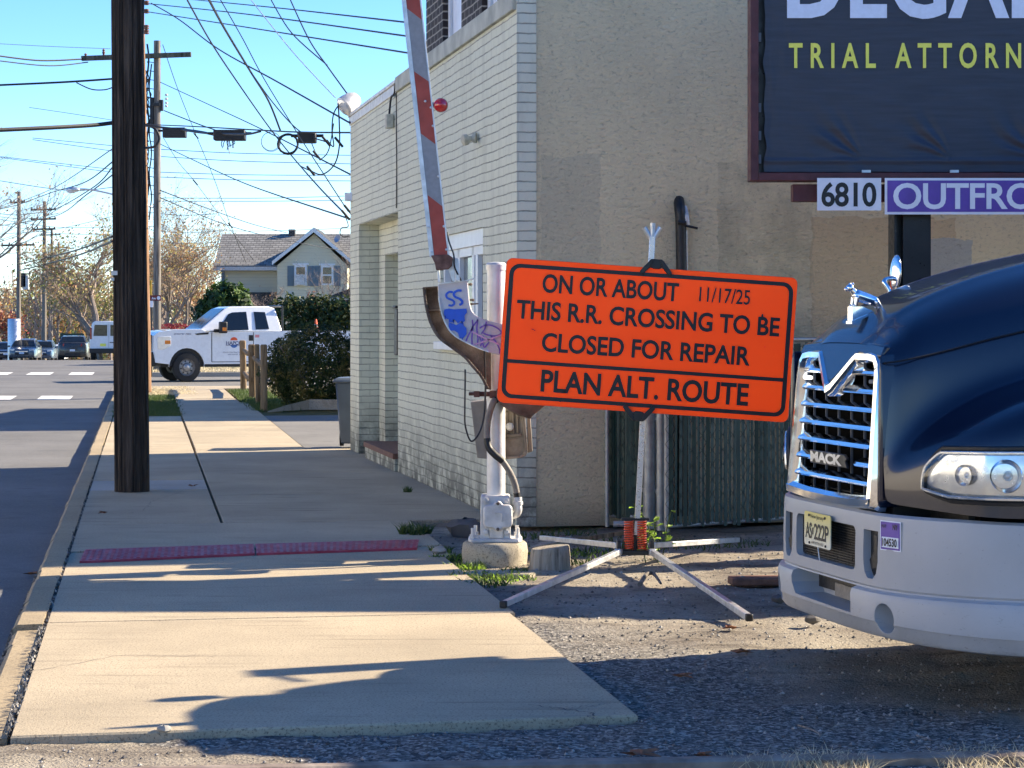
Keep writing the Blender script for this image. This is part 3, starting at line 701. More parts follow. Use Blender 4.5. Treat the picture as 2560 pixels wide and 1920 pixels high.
# ------------------------------------------------------------ billboard and its small signs
BZ = 15.0
def BB(u, v, d=0.0): return P(u, v, BZ)+V((0, d, 0))
bx0 = BB(1874, 453); rt = thing('billboard', 'dark navy billboard in a maroon frame with yellow TRIAL ATTORNEYS lettering', 'billboard', (3.3, BZ, 0))
X0, Z0, X1, Z1 = bx0.x, bx0.z, bx0.x+7.3, bx0.z+1.75; fw = .055
mb = MB(); mb.mm((X0, BZ-.06, Z0), (X0+fw, BZ+.14, Z1)); mb.mm((X1-fw, BZ-.06, Z0), (X1, BZ+.14, Z1)); mb.mm((X0+fw, BZ-.06, Z0), (X1-fw, BZ+.14, Z0+fw)); mb.mm((X0+fw, BZ-.06, Z1-fw), (X1-fw, BZ+.14, Z1))
mb.build('frame', M['maroon'], rt, bevel=.004)
mb = MB(); mb.mm((X0+fw, BZ+.05, Z0+fw), (X1-fw, BZ+.09, Z1-fw)); mb.build('backing', M['blackmetal'], rt)
# banner: folds fan out from the clips along its lower hem
bw0, bw1, bz0, bz1 = BB(1911, 430).x, X1-fw-.05, BB(1911, 430).z, Z1-fw-.01
clips = [BB(1800+1060/2.911, 1255/2.911).x, BB(1800+1700/2.911, 430).x]; clips += [clips[1]+.61*k for k in range(1, 9)]
nx, nz = 560, 120; vs = []
for j in range(nz+1):
    for i in range(nx+1):
        x = bw0+(bw1-bw0)*i/nx; z = bz0+(bz1-bz0)*j/nz; d = 0
        hem = bz0+.075
        for cx in clips:
            r = math.hypot(x-cx, z-hem); th = math.atan2(max(z-hem, 0), x-cx)
            if z > hem: d += .010*math.exp(-((r-.17)/.24)**2)*math.sin(th*17+3.5*noise.noise(V((x*3, z*3, cx))))*math.exp(-((th-2.45)/.42)**2)
        d += .007*noise.noise(V(((x+z)*9, (x-z)*2.2, 11)))*math.exp(-max(z-hem, 0)/.22)*(.4+abs(noise.noise(V((x*2.3, 0, 5)))))
        d += .0016*noise.noise(V((x*6, z*26, 1)))+.0025*noise.noise(V((x*24, z*5, 4)))*math.exp(-abs(x-bw0)/.12)*4
        d += .004*noise.noise(V((x*2, z*2, 7)))
        if abs(z-hem) < .012: d += .006
        e = .02*noise.noise(V((0, z*7, 2))) if i == 0 else 0
        vs.append((x+e, BZ-.012-d, z+(.006*noise.noise(V((x*5, 0, 3))) if j == 0 else 0)))
mb = MB().add(vs, [(j*(nx+1)+i, j*(nx+1)+i+1, (j+1)*(nx+1)+i+1, (j+1)*(nx+1)+i) for j in range(nz) for i in range(nx)])
def vinyl():
    m, t, b = newmat('navy_vinyl_banner'); v = coords(t)
    b.inputs['Base Color'].default_value = (.03, .036, .06, 1); b.inputs['Roughness'].default_value = .33; b.inputs['Specular IOR Level'].default_value = .5
    wv = nd(t, 'ShaderNodeTexWave', bands_direction='Z'); wv.inputs['Scale'].default_value = 60; t.links.new(v, wv.inputs['Vector']); wv.inputs['Distortion'].default_value = 1
    base = ramp(t, noi(t, coords(t, (1, 1, 14)), 3, 5), [(.3, (.022, .027, .045)), (.7, (.036, .043, .068))]); t.links.new(base, b.inputs['Base Color'])
    bump(t, b, wv.outputs['Fac'], .12, .004); return m
mb.build('banner', vinyl(), rt, smooth=180)
ex, ez = V((1, 0, 0)), V((0, 0, 1))
mb = MB(); a = BB(1800+498/2.911, 500/2.911); pxm = BZ/F
mb.text('TRIAL ATTORNEYS', a+V((0, -.022, 0)), ex, ez, (2172-498)/2.911*pxm*1.256, 186/2.911*pxm, .022, 1.62)
mb.build('subtitle_lettering', M['yellow'], rt)
mb = MB(); a = BB(1800+485/2.911, 141/2.911)
mb.text('DEGAR', a+V((0, -.022, 0)), ex, ez, (2480-485)/2.911*pxm, .49, .03, 1.06)
mb.build('title_lettering', M['paleblue'], rt)
for cx in clips:
    mb = MB(); mb.mm((cx-.03, BZ-.03, bz0-.012), (cx+.03, BZ-.015, bz0+.012))
    mb.build('clip', M['galv'], rt); mb = MB()
for zc in (.12, .28, .47, .95, 1.4):
    mb = MB(); mb.mm((X0+fw+.004, BZ-.02, Z0+zc), (X0+fw+.022, BZ-.005, Z0+zc+.06)); mb.build('clip', M['cablegrey'], rt)
mb = MB(); a = BB(1983, 460); b = BB(2012, 462)
mb.mm((BB(1983, 0).x, BZ+.02, BB(0, 503).z), (X1-.5, BZ+.14, BB(0, 460).z)); mb.build('support_beam', M['maroon'], rt, bevel=.004)
# steel column (wide flange) under the board
mb = MB(); u0, u1 = 2230, 2321; xa, xb = P(u0, 0, 15.12).x, P(u1, 0, 15.12).x
mb.mm((xa, 15.03, -.1), (xa+.016, 15.27, 2.6)); mb.mm((xb-.016, 15.03, -.1), (xb, 15.27, 2.6)); mb.mm((xa+.016, 15.14, -.1), (xb-.016, 15.155, 2.6)); mb.mm((xb-.19, 15.03, -.1), (xb-.016, 15.06, 2.6))
mb.build('column', M['blackmetal'], rt)
mb = MB(); mb.mm((7.4, 15.03, -.1), (7.65, 15.27, 2.6)); mb.build('column', M['blackmetal'], rt)
def sign_small(name, label, u0, v0, u1, v1, z, fill): 
    a = P(u0, v1, z); b = P(u1, v0, z); rt = thing(name, label, 'sign', ((a.x+b.x)/2, z, a.z))
    return rt, a, b
rt2, a, b = sign_small('number_sign', 'white metal plate reading 6810 under the billboard', 2043, 445, 2203, 526, 14.92, None)
mb = MB(); mb.mm((a.x, 14.92, a.z), (b.x, 14.924, b.z)); mb.build('plate', M['whitesign'], rt2)
mb = MB(); o = P(1800+738/2.911, 1505/2.911, 14.918); mb.text('6810', o, ex, ez, (1138-738)/2.911*14.92/F, 180/2.911*14.92/F, .022, .95); mb.build('numerals', M['ink'], rt2)
rt2, a, b = sign_small('company_sign', 'purple sign with white OUTFRONT lettering under the billboard', 2212, 445, 2780, 536, 14.92, None)
mb = MB(); mb.mm((a.x, 14.92, a.z), (b.x, 14.924, b.z)); mb.build('plate', M['whitesign'], rt2)
k = .017; mb = MB(); mb.mm((a.x+k, 14.917, a.z+k), (b.x-k, 14.9195, b.z-k)); mb.build('panel', M['purplesign'], rt2)
mb = MB(); o = P(1800+1260/2.911, 1523/2.911, 14.915); mb.text('OUTFRONT', o, ex, ez, 1.30, 192/2.911*14.92/F, .02, .96); mb.build('lettering', M['whitesign'], rt2)

# ------------------------------------------------------------ orange sign on its spring stand
TH = R(4.0); SZ = 14.2; sc_ = SZ/F/2.633
Cc = P(*rs(1048.75, 870), SZ); ex = V((math.cos(TH), 0, -math.sin(TH))); ez = V((math.sin(TH), 0, math.cos(TH))); fy = V((0, -1, 0))
def S(x, y, d=0.0): return Cc+ex*(x*sc_)-ez*(y*sc_)+fy*d     # x right, y down, in zoom pixels; d towards the camera
sb = P(1588, 1400, 14.32); base0 = V((sb.x, 14.32, 0))
sg = thing('work_zone_sign', 'orange rectangular road work sign announcing the R.R. crossing closure', 'sign', Cc-V((0, 0, .47)))
def rrect(w, h, r, n=6):
    out = []
    for cx, cy, a0 in ((w-r, h-r, 0), (-(w-r), h-r, 90), (-(w-r), -(h-r), 180), (w-r, -(h-r), 270)):
        for k in range(n+1):
            a = R(a0+90*k/n); out.append((cx+r*math.cos(a), cy+r*math.sin(a)))
    return out
HW, HH = 959, 476
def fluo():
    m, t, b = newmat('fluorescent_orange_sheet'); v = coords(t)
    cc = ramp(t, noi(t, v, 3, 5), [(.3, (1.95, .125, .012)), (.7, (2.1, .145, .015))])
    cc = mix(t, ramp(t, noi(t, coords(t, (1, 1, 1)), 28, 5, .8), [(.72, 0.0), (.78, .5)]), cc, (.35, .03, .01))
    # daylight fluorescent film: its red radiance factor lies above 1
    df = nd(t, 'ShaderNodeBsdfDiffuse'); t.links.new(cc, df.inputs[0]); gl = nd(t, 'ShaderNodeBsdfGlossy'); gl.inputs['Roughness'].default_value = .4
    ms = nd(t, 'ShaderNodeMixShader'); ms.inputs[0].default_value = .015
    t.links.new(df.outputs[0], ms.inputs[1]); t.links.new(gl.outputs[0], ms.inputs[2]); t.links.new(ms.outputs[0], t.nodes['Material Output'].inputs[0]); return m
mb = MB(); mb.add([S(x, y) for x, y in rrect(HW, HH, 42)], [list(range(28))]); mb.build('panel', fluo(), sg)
mb = MB(); mb.tube([S(x, y) for x, y in rrect(HW, HH, 42)], .0022, 6, closed=True); mb.build('rim', M['coneor'], sg)
mb = MB()
o_ = rrect(HW-22, HH-32, 70); i_ = rrect(HW-51, HH-59, 46)
for k in range(28):
    j = (k+1) % 28; mb.add([S(*o_[k], .0018), S(*o_[j], .0018), S(*i_[j], .0018), S(*i_[k], .0018)], [(0,1,2,3)])
mb.add([S(-(HW-50), 187, .0018), S(HW-50, 187, .0018), S(HW-50, 212, .0018), S(-(HW-50), 212, .0018)], [(0,1,2,3)])
mb.build('border', M['ink'], sg)
mb = MB()
def sline(t, x0, x1, yc, h, off=.027, sp=1.0): mb.text(t, S(x0, yc+h/2, .002), ex, ez, (x1-x0)*sc_, h*sc_, off, sp)
sline('ON OR ABOUT', -715, 186, -327, 127); sline('THIS R.R. CROSSING TO BE', -873, 863, -145, 128)
sline('CLOSED FOR REPAIR', -692, 684, 60, 128); sline('PLAN ALT. ROUTE', -680, 690, 314, 150, .028)
sline('11/17/25', 321, 656, -326, 100, .012)
mb.build('lettering', M['ink'], sg)
for x, y, a, b_ in ((-760, -20, 16, 4), (-745, -14, 14, 4), (744, -212, 11, 15), (775, -10, 5, 4), (-545, 442, 9, 5), (-915, -90, 5, 9), (760, 430, 7, 4)):
    mb = MB(); mb.add([S(x+a*math.cos(t)*random.Random(x).uniform(.6, 1), y+b_*math.sin(t), .0026) for t in [2*math.pi*k/9 for k in range(9)]], [list(range(9))]); mb.build('scuff', M['ink'], sg)
# stand
stn = thing('sign_stand', 'spring loaded sign stand with four splayed square aluminium legs', 'sign stand', base0)
top = P(1631, 590, SZ+.035); bot = V((base0.x+.01, 14.33, .2))
def sqbar(mb, a, b, w_, rot=0):
    a = V(a); b = V(b); t = (b-a).normalized(); x = t.cross(V((0, 1, 0) if abs(t.z) > .7 else (0, 0, 1))).normalized(); y = x.cross(t)
    ring = [x*w_/2+y*w_/2, -x*w_/2+y*w_/2, -x*w_/2-y*w_/2, x*w_/2-y*w_/2]
    mb.loft([[a+p for p in ring], [b+p for p in ring]])
mb = MB(); sqbar(mb, bot, top, .036); mb.build('mast', M['alu'], stn, bevel=.003)
mb = MB(); t = (top-bot).normalized()
mb.tube([top-t*.01, top+t*.085], .0175, 12)
for s in (-1, 1): mb.tube([top-t*.03, top+V((s*.052, -.0, .055))], .0165, 12)
mb.build('flag_socket', M['galv'], stn, smooth=40)
for yy, up in ((-HH, 1), (HH, -1)):
    # Y-shaped clamp gripping the edge of the panel
    mb = MB(); xc = 25 if up == 1 else -25
    k = up
    mb.prism([S(xc+x, yy-k*y, .008) for x, y in ((-38, 60), (38, 60), (44, 10), (20, -5), (-20, -5), (-44, 10))], (0, .05, 0))
    for s in (-1, 1): mb.prism([S(xc+s*x, yy-k*y, .018) for x, y in ((20, 62), (44, 52), (108, -26), (88, -50), (40, 4))], (0, .022, 0))
    mb.build('clamp', M['blackmetal'], stn, bevel=.004)
mb = MB(); b0 = V((base0.x, 14.32, .115))
mb.mm((b0.x-.115, 14.26, .075), (b0.x+.115, 14.40, .105)); mb.mm((b0.x-.12, 14.25, .105), (b0.x-.095, 14.41, .17)); mb.mm((b0.x+.095, 14.25, .105), (b0.x+.12, 14.41, .17)); mb.mm((b0.x-.09, 14.30, .295), (b0.x+.09, 14.36, .31)); mb.mm((b0.x-.012, 14.32, .1), (b0.x+.012, 14.345, .3))
mb.build('base_bracket', M['blackmetal'], stn, bevel=.004)
for s in (-1, 1):
    mb = MB(); c = V((b0.x+s*.043, 14.29, .11)); pts = []
    for k in range(12*12+1):
        a = 2*math.pi*k/12; pts.append(c+V((.028*math.cos(a), .028*math.sin(a), .185*k/144)))
    mb.tube(pts, .0052, 6); mb.build('spring', M['springor'], stn, smooth=60)
    
for (u, v), st_ in (((1258, 1512), V((-.1, -.05, .1))), ((1873, 1545), V((.1, -.05, .1))), ((1352, 1345), V((-.1, .06, .125))), ((1847, 1350), V((.1, .06, .125)))):
    e = G(u, v, .02); a = V((base0.x, 14.32, 0))+st_; e.z = .022
    mb = MB(); sqbar(mb, a, e, .034); lg = mb.build('leg', M['galv'], stn, bevel=.003)
    d = (e-a).normalized(); mb = MB(); sqbar(mb, e-d*.02, e+d*.012, .039); mb.build('foot_cap', M['black'], lg, bevel=.006)
    mb = MB(); sqbar(mb, a+d*.03, a+d*.065, .042); mb.build('leg_hinge', M['galv'], lg, bevel=.004)

# ------------------------------------------------------------ railroad crossing gate
MZ = 14.74; MX = -.107
gate = thing('crossing_gate', 'raised railroad crossing gate with a red and grey striped arm', 'crossing gate', (MX, MZ, .115))
fd = MB(); prof = []
fd.lathe([(.205, -.1), (.218, 0), (.222, .05), (.214, .105), (.20, .118), (.02, .122)], (-.115, MZ, 0), n=40)
tag(fd.build('foundation', M['found'], loc=(-.115, MZ, 0), smooth=40), 'round concrete foundation under the crossing gate mast', 'foundation')
mb = MB(); ztop = P(0, 660, MZ).z
mb.lathe([(.062, .12), (.062, ztop-.03)], (MX, MZ, 0), n=32); mb.build('mast', M['mast'], gate, smooth=40)
mb = MB(); mb.lathe([(.068, ztop-.04), (.069, ztop-.005), (.06, ztop+.008), (.02, ztop+.014)], (MX, MZ, 0), n=32); mb.build('mast_cap', M['mast'], gate, smooth=30)
# cast junction base
def Q(x, y, d): return P(*r6(x, y), MZ-d)
mb = MB(); mb.prism([Q(*p, .1) for p in ((668, 940), (680, 926), (900, 926), (912, 940), (918, 1290), (664, 1290))], (0, .2, 0)); mb.build('junction_casting', M['castpaint'], gate, bevel=.012)
mb = MB(); mb.prism([Q(*p, .15) for p in ((690, 1030), (712, 1004), (770, 1000), (785, 978), (812, 965), (838, 978), (850, 1000), (912, 1004), (932, 1030), (935, 1165), (912, 1195), (850, 1200), (838, 1216), (812, 1226), (788, 1216), (775, 1200), (712, 1195), (690, 1165))], (0, .05, 0)); cv = mb.build('cover_plate', M['castpaint'], gate, bevel=.01)
mb = MB(); mb.prism([Q(*p, .158) for p in ((790, 1062), (852, 1062), (855, 1135), (842, 1140), (838, 1078), (788, 1074))], (0, .01, 0)); mb.build('cast_mark', M['castpaint'], cv, bevel=.003)
mb = MB()
for x, y, d in ((812, 992, .152), (812, 1204, .152)): mb.lathe([(.011, 0), (.011, .012)], Q(x, y, d), (0, -1, 0), 10)
mb.build('cover_bolt', M['rust'], cv)
mb = MB()
for x, y in ((715, 963), (882, 963), (712, 1228), (885, 1228)): mb.lathe([(.02, -.02), (.02, .02), (.012, .024)], Q(x, y, .1), (0, -1, 0), 6)
mb.build('flange_bolt', M['castpaint'], gate)
mb = MB(); mb.prism([V((MX+x, MZ+y, .118)) for x, y in ((-.185, -.06), (-.16, -.14), (-.09, -.12), (.09, -.12), (.15, -.14), (.175, -.06), (.175, .09), (.13, .15), (-.13, .15), (-.185, .09))], (0, 0, .028))
mb.mm((MX-.045, MZ-.115, .146), (MX+.05, MZ-.09, .23)); mb.build('base_flange', M['castpaint'], gate, bevel=.008)
for x, y in ((-.155, -.09), (.145, -.09), (-.14, .1), (.14, .1)):
    mb = MB(); mb.lathe([(.012, .14), (.012, .215)], (MX+x, MZ+y, 0), n=10); mb.lathe([(.021, .146), (.021, .172)], (MX+x, MZ+y, 0), n=6)
    mb.build('anchor_bolt', M['castpaint'], gate)
# mechanism case behind the mast
def QZ(x, y, Z): return P(*r6(x, y), Z)
mb = MB(); mb.prism([QZ(*p, 14.85) for p in ((585, 150), (730, 132), (735, 622), (640, 614))], (0, .22, 0)); M['greybrown'] = mat('grey_brown_case', (.26, .225, .185), .65, .1, .25, 6, .2, 40); mb.build('case_side', M['greybrown'], gate, bevel=.006); mb = MB(); mb.prism([QZ(*p, 14.95) for p in ((1055, 285), (1082, 270), (1102, 560), (1060, 572))], (0, .12, 0))
mb.build('case_side', M['greybrown'], gate, bevel=.006)
rr = [(735, 200), (1000, 200), (1030, 240), (1060, 560), (1040, 598), (1000, 612), (860, 626), (735, 622)]
mb = MB(); mb.prism([QZ(*p, 14.86) for p in rr], (0, .2, 0)); bx = mb.build('mechanism_case', M['brownbox'], gate, bevel=.012)
rim_o = [(735, 200), (1002, 200), (1034, 240), (1062, 562), (1040, 600), (1000, 614), (862, 627), (735, 624)]; rim_i = [(735, 222), (990, 222), (1012, 250), (1036, 550), (1020, 582), (990, 594), (862, 604), (735, 602)]
mb = MB()
for k in range(7): mb.loft([[QZ(*rim_o[k], 14.835), QZ(*rim_o[k], 14.86), QZ(*rim_i[k], 14.86), QZ(*rim_i[k], 14.835)], [QZ(*rim_o[k+1], 14.835), QZ(*rim_o[k+1], 14.86), QZ(*rim_i[k+1], 14.86), QZ(*rim_i[k+1], 14.835)]])
mb.prism([QZ(*p, 14.84) for p in ((870, 420), (1005, 410), (1006, 432), (872, 444))], (0, .02, 0)); 
for x in (880, 930, 965): mb.prism([QZ(*p, 14.845) for p in ((x, 230), (x+14, 230), (x+20, 410), (x+6, 410))], (0, .015, 0))
mb.build('case_rib', M['brownbox'], bx, bevel=.004)
mb = MB(); mb.prism([QZ(910+34*math.cos(a), 355+34*math.sin(a), 14.83) for a in [2*math.pi*k/12 for k in range(12)]], (0, .03, 0)); mb.prism([QZ(*p, 14.815) for p in ((888, 332), (930, 330), (934, 374), (892, 378))], (0, .02, 0)); mb.build('knob', M['castpaint'], bx, bevel=.004)
# counterweight hood partly behind the orange sign
mb = MB(); mb.prism([QZ(*p, 14.55) for p in ((800, 120), (830, 172), (960, 255), (1085, 292), (1095, 270), (1205, 180), (1205, 60), (800, 40))], (0, .16, 0)); mb.build('counterweight', M['rust'], gate, bevel=.01)
# white painted arm bracket and the rusty channel behind it
def A5(x, y, Z): return P(*r5(x, y), Z)
wp = spline([A5(*p, 0) if 0 else V((p[0], p[1], 0)) for p in ((425, 470), (440, 560), (475, 690), (560, 845), (700, 945), (940, 1052), (1110, 1100), (1300, 1130))], 5)
up = spline([V((p[0], p[1], 0)) for p in ((1300, 800), (1130, 757), (910, 695), (822, 640), (780, 560), (760, 420), (748, 264))], 5)
poly = [(p.x, p.y) for p in wp]+[(p.x, p.y) for p in up]+[(418, 302)]
mb = MB(); mb.prism([A5(*p, 14.42) for p in poly], (0, .035, 0)); wpo = mb.build('arm_bracket', M['whiteplate'], gate, bevel=.006)
wt = wp; outer = spline([V((p[0], p[1], 0)) for p in ((248, 350), (262, 480), (285, 610), (330, 760), (420, 910), (560, 1020), (700, 1125), (800, 1240), (885, 1340), (957, 1475))], 4)
inner = [(p.x-6, p.y) for p in wp[:26]][::-1]
mb = MB(); mb.prism([A5(p.x, p.y, 14.60) for p in outer]+[A5(*p, 14.60) for p in ((1010, 1480), (1010, 1060), (940, 1046))]+[A5(*p, 14.60) for p in inner]+[A5(418, 332, 14.6)], (0, .05, 0)); mb.build('rear_bracket', M['rust'], gate, bevel=.008)
# flange of the channel along the outer curve
mb = MB()
for k in range(len(outer)-1):
    a, b = outer[k], outer[k+1]; n_ = V((-(b-a).y, (b-a).x, 0)).normalized()*-32
    mb.loft([[A5(a.x, a.y, 14.46), A5(a.x+n_.x, a.y+n_.y, 14.46), A5(a.x+n_.x, a.y+n_.y, 14.60), A5(a.x, a.y, 14.60)], [A5(b.x, b.y, 14.46), A5(b.x+n_.x, b.y+n_.y, 14.46), A5(b.x+n_.x, b.y+n_.y, 14.60), A5(b.x, b.y, 14.60)]])
mb.prism([A5(*p, 14.47) for p in ((250, 345), (416, 332), (418, 348), (252, 362))], (0, .14, 0)); mb.prism([A5(*p, 14.5) for p in ((285, 600), (440, 594), (442, 608), (290, 616))], (0, .1, 0))
mb.build('channel_flange', M['rust'], gate, bevel=.004)
mb = MB()
for k in range(len(wp)-10):
    a, b = wp[k], wp[k+1]
    mb.loft([[A5(a.x, a.y, 14.405), A5(a.x+10, a.y-8, 14.405), A5(a.x+10, a.y-8, 14.425), A5(a.x, a.y, 14.50)], [A5(b.x, b.y, 14.405), A5(b.x+10, b.y-8, 14.405), A5(b.x+10, b.y-8, 14.425), A5(b.x, b.y, 14.50)]])
mb.prism([A5(*p, 14.41) for p in ((418, 302), (748, 264), (830, 236), (832, 246), (750, 276), (420, 316))], (0, .1, 0))
mb.build('bracket_edge', M['galv'], gate)
mb = MB(); mb.prism([A5(*p, 14.5) for p in ((775, 520), (868, 522), (868, 532), (778, 545))], (0, .03, 0))
for x, y in ((772, 314), (795, 486)): mb.tube([A5(x-25, y, 14.45), A5(x+22, y, 14.45)], .007, 8); mb.ball(A5(x+10, y, 14.45), .011, 8)
mb.build('bolt', M['rust'], gate)
Zg = 14.41
mb = MB()
def rib(pts, wd, m=None): mb.ribbon([A5(x, y, Zg) for x, y in [(p.x, p.y) for p in spline([V((a, b, 0)) for a, b in pts], 4)]], wd/4.424*14.42/F, (0, -1, 0))
rib([(585, 400), (545, 398), (512, 428), (525, 465), (585, 492), (600, 525), (575, 548), (535, 545)], 24)
rib([(682, 385), (640, 382), (598, 410), (605, 448), (665, 478), (688, 505), (680, 530), (655, 540)], 26)
mb.add([A5(*p, Zg) for p in ((490, 592), (540, 582), (600, 590), (735, 582), (740, 625), (715, 660), (718, 720), (690, 740), (668, 722), (640, 748), (608, 705), (585, 735), (556, 735), (548, 700), (520, 700), (490, 665), (484, 630))], [list(range(17))])
mb.add([A5(*p, Zg) for p in ((540, 735), (580, 745), (622, 765), (660, 740), (700, 735), (705, 770), (735, 800), (738, 860), (705, 905), (665, 905), (650, 880), (640, 850), (600, 825), (555, 825), (538, 780))], [list(range(15))])
for x0, y0, y1 in ((500, 660, 700), (545, 700, 735), (590, 700, 742), (685, 720, 750), (688, 900, 938), (660, 900, 925)): rib([(x0, y0), (x0+1, (y0+y1)/2), (x0, y1)], 14)
mb.build('blue_graffiti', M['blue'], wpo)
Zg = 14.408; mb = MB()
for pts in ([(800, 705), (805, 800), (795, 900), (798, 980)], [(860, 700), (850, 800), (860, 900), (858, 985)], [(800, 800), (760, 870), (728, 945)], [(865, 700), (800, 790), (790, 830)], [(880, 800), (930, 770), (1000, 765), (1080, 800), (1120, 850), (1060, 885), (960, 870), (920, 850)], [(955, 725), (940, 800), (900, 860)], [(870, 870), (900, 950), (890, 1000)], [(920, 880), (915, 960), (935, 1010), (985, 950)], [(1000, 880), (1060, 950), (1100, 1030), (1102, 1080)]): rib(pts, 17)
mb.build('purple_graffiti', M['purple'], wpo)
Zg = 14.406; mb = MB(); rib([(795, 835), (900, 890), (1010, 940), (1105, 985)], 17); rib([(795, 990), (900, 955), (1010, 915), (1125, 870)], 17); mb.build('pink_graffiti', M['pink'], wpo)
# gate arm
AZ = 14.30; at, ab = P(1027.5, -10, AZ), P(1098.5, 640, AZ); ad = (at-ab).normalized(); an = V((ad.z, 0, -ad.x)); hw = 24.5*AZ/F
arm_top = ab+ad*5.2
mb = MB(); ring = [an*hw+V((0, .0, 0)), an*hw+V((0, .05, 0)), -an*hw+V((0, .05, 0)), -an*hw]
mb.loft([[ab+p for p in ring], [arm_top+p for p in ring]]); arm = mb.build('gate_arm', M['reflgrey'], gate, bevel=.003)
def AR(x, y, d=.0015):  # point of the arm's front from zoom-3 pixels
    p = P(*r3(x, y), AZ); return p+V((0, -d, 0))
def on_arm(v, side, inset):  # a point on the arm edge at image row v
    t = (ab.z-P(0, v, AZ).z)/(ab.z-at.z); c = ab.lerp(at, t); return c+an*(side*(hw-inset))
edges = []
def stripe(vl0, vr0, vl1, vr1):
    mb = MB(); q4 = [on_arm(vl0, -1, .034 if 0 else .03), on_arm(vr0, 1, .010), on_arm(vr1, 1, .010), on_arm(vl1, -1, .03)]
    mb.loft([[p+V((0, -.0015, 0)) for p in q4], [p+V((0, .002, 0)) for p in q4]]); mb.build('red_stripe', M['reflred'], arm)
stripe(20, 52, -130, -98); stripe(332, 363, 177, 206); stripe(638, 638, 486, 518)
for k in range(5):
    base = -285-310*k; stripe(base, base+31, base-155, base-124)
mb = MB()
for s, w_ in ((-1, .028), (1, .009)):
    for e in (0,):
        a0, a1 = ab, arm_top; o = an*(s*(hw-w_/2))
        rg = [an*w_/2+V((0, -.003, 0)), an*w_/2+V((0, .0, 0)), -an*w_/2+V((0, .0, 0)), -an*w_/2+V((0, -.003, 0))]
        mb.loft([[a0+o+p for p in rg], [a1+o+p for p in rg]])
mb.build('edge_strip', M['galv'], arm)
mb = MB()
for v, s in ((445, -1), (443, 1), (566, -1), (568, 1), (628, -1), (626, 1), (271, 1), (254, .4), (317, 1)): mb.ball(on_arm(v, s, .014 if abs(s) == 1 else .02)+V((0, -.004, 0)), (.0085, .005, .0085), 10)
mb.build('arm_bolt', M['galv'], arm, smooth=60)
# arm lamp
lc = P(1102, 263, AZ+.01); mb = MB(); mb.lathe([(.045, .06), (.048, .0), (.046, -.015)], lc, (0, 1, 0), 24); al = mb.build('arm_lamp', M['redlens'], gate, smooth=40)
mb = MB(); mb.lathe([(.046, .0), (.045, .010), (.040, .022), (.032, .031), (.022, .037), (.019, .045), (.010, .051), (.001, .052)], lc+V((0, -.012, 0)), (0, -1, 0), 24); mb.build('lens', M['redlens'], al, smooth=50)
mb = MB(); mb.tube([lc+V((-.01, .03, 0)), on_arm(263, 1, .0)+V((0, .03, 0))], .018, 8); mb.build('lamp_bracket', M['galv'], al)
# rusty shoe and struts between arm and bracket
def A4(x, y, Z): return P(*r4(x, y), Z)
mb = MB(); mb.prism([A4(*p, 14.28) for p in ((1022, 695), (1180, 685), (1225, 715), (1215, 790), (1180, 822), (1070, 832), (1058, 770))], (0, .075, 0)); mb.build('arm_shoe', M['rust2'], gate, bevel=.005)
mb = MB(); mb.prism([A4(*p, 14.34) for p in ((1178, 800), (1240, 720), (1246, 930), (1218, 930))], (0, .02, 0)); mb.prism([A4(*p, 14.33) for p in ((1240, 720), (1275, 725), (1290, 922), (1250, 928))], (0, .03, 0)); mb.prism([A4(*p, 14.36) for p in ((1080, 830), (1100, 830), (1110, 945), (1085, 945))], (0, .02, 0))
mb.build('strut', M['galv'], gate, bevel=.002)
mb = MB(); mb.tube(spline([A4(1172, 480, 14.37), A4(1190, 570, 14.34), A4(1232, 690, 14.30), A4(1240, 800, 14.30), A4(1290, 905, 14.36), A4(1300, 925, 14.44)]), .0055, 6); mb.build('arm_cable', M['cable'], gate, smooth=60)
mb = MB(); mb.tube(spline([Q(540, -120, .24), Q(540, 0, .25), Q(538, 200, .25), Q(542, 350, .25), Q(590, 475, .25), Q(660, 400, .24), Q(695, 260, .22), Q(708, 60, .2), Q(705, -140, .2), Q(700, -300, .22), Q(704, -380, .3)]), .0062, 6)
mb.build('loop_cable', M['cable'], gate, smooth=60)
cp = spline([Q(800, 130, .12), Q(775, 150, .14), Q(740, 250, .14), Q(724, 350, .13), Q(722, 450, .13), Q(738, 530, .14), Q(790, 590, .15), Q(850, 640, .14), Q(915, 740, .11), Q(955, 840, .08), Q(973, 945, .06)], 6)
mb = MB(); mb.tube(cp, .0218, 12); cdt = mb.build('conduit', M['conduit'], gate, smooth=60)
for a_, b_, r_ in ((24, 43, .0232), (0, 5, .024), (-4, None, .0232)):
    mb = MB(); mb.tube(cp[a_:b_], r_, 12); mb.build('tape_wrap', M['black'], cdt, smooth=60)
mb = MB(); mb.lathe([(.034, 0), (.034, .02), (.028, .024), (.028, .05)], Q(978, 1000, .06), n=14); mb.tube(spline([Q(976, 1000, .06), Q(980, 1040, .06), Q(968, 1075, .05), Q(930, 1090, .02)]), .027, 12); mb.build('conduit_elbow', M['castpaint'], gate, smooth=50)
mb = MB(); mb.tube([Q(570, 82, .1), Q(625, 82, .1)], .012, 8); mb.tube([Q(620, 82, .1), Q(760, 84, .1)], .017, 8); mb.mm(tuple(Q(612, 110, .13)), tuple(Q(662, 58, .07))); mb.mm(tuple(Q(742, 118, .13)), tuple(Q(800, 52, .02))); mb.build('pivot_bolt', M['rust2'], gate, bevel=.003)
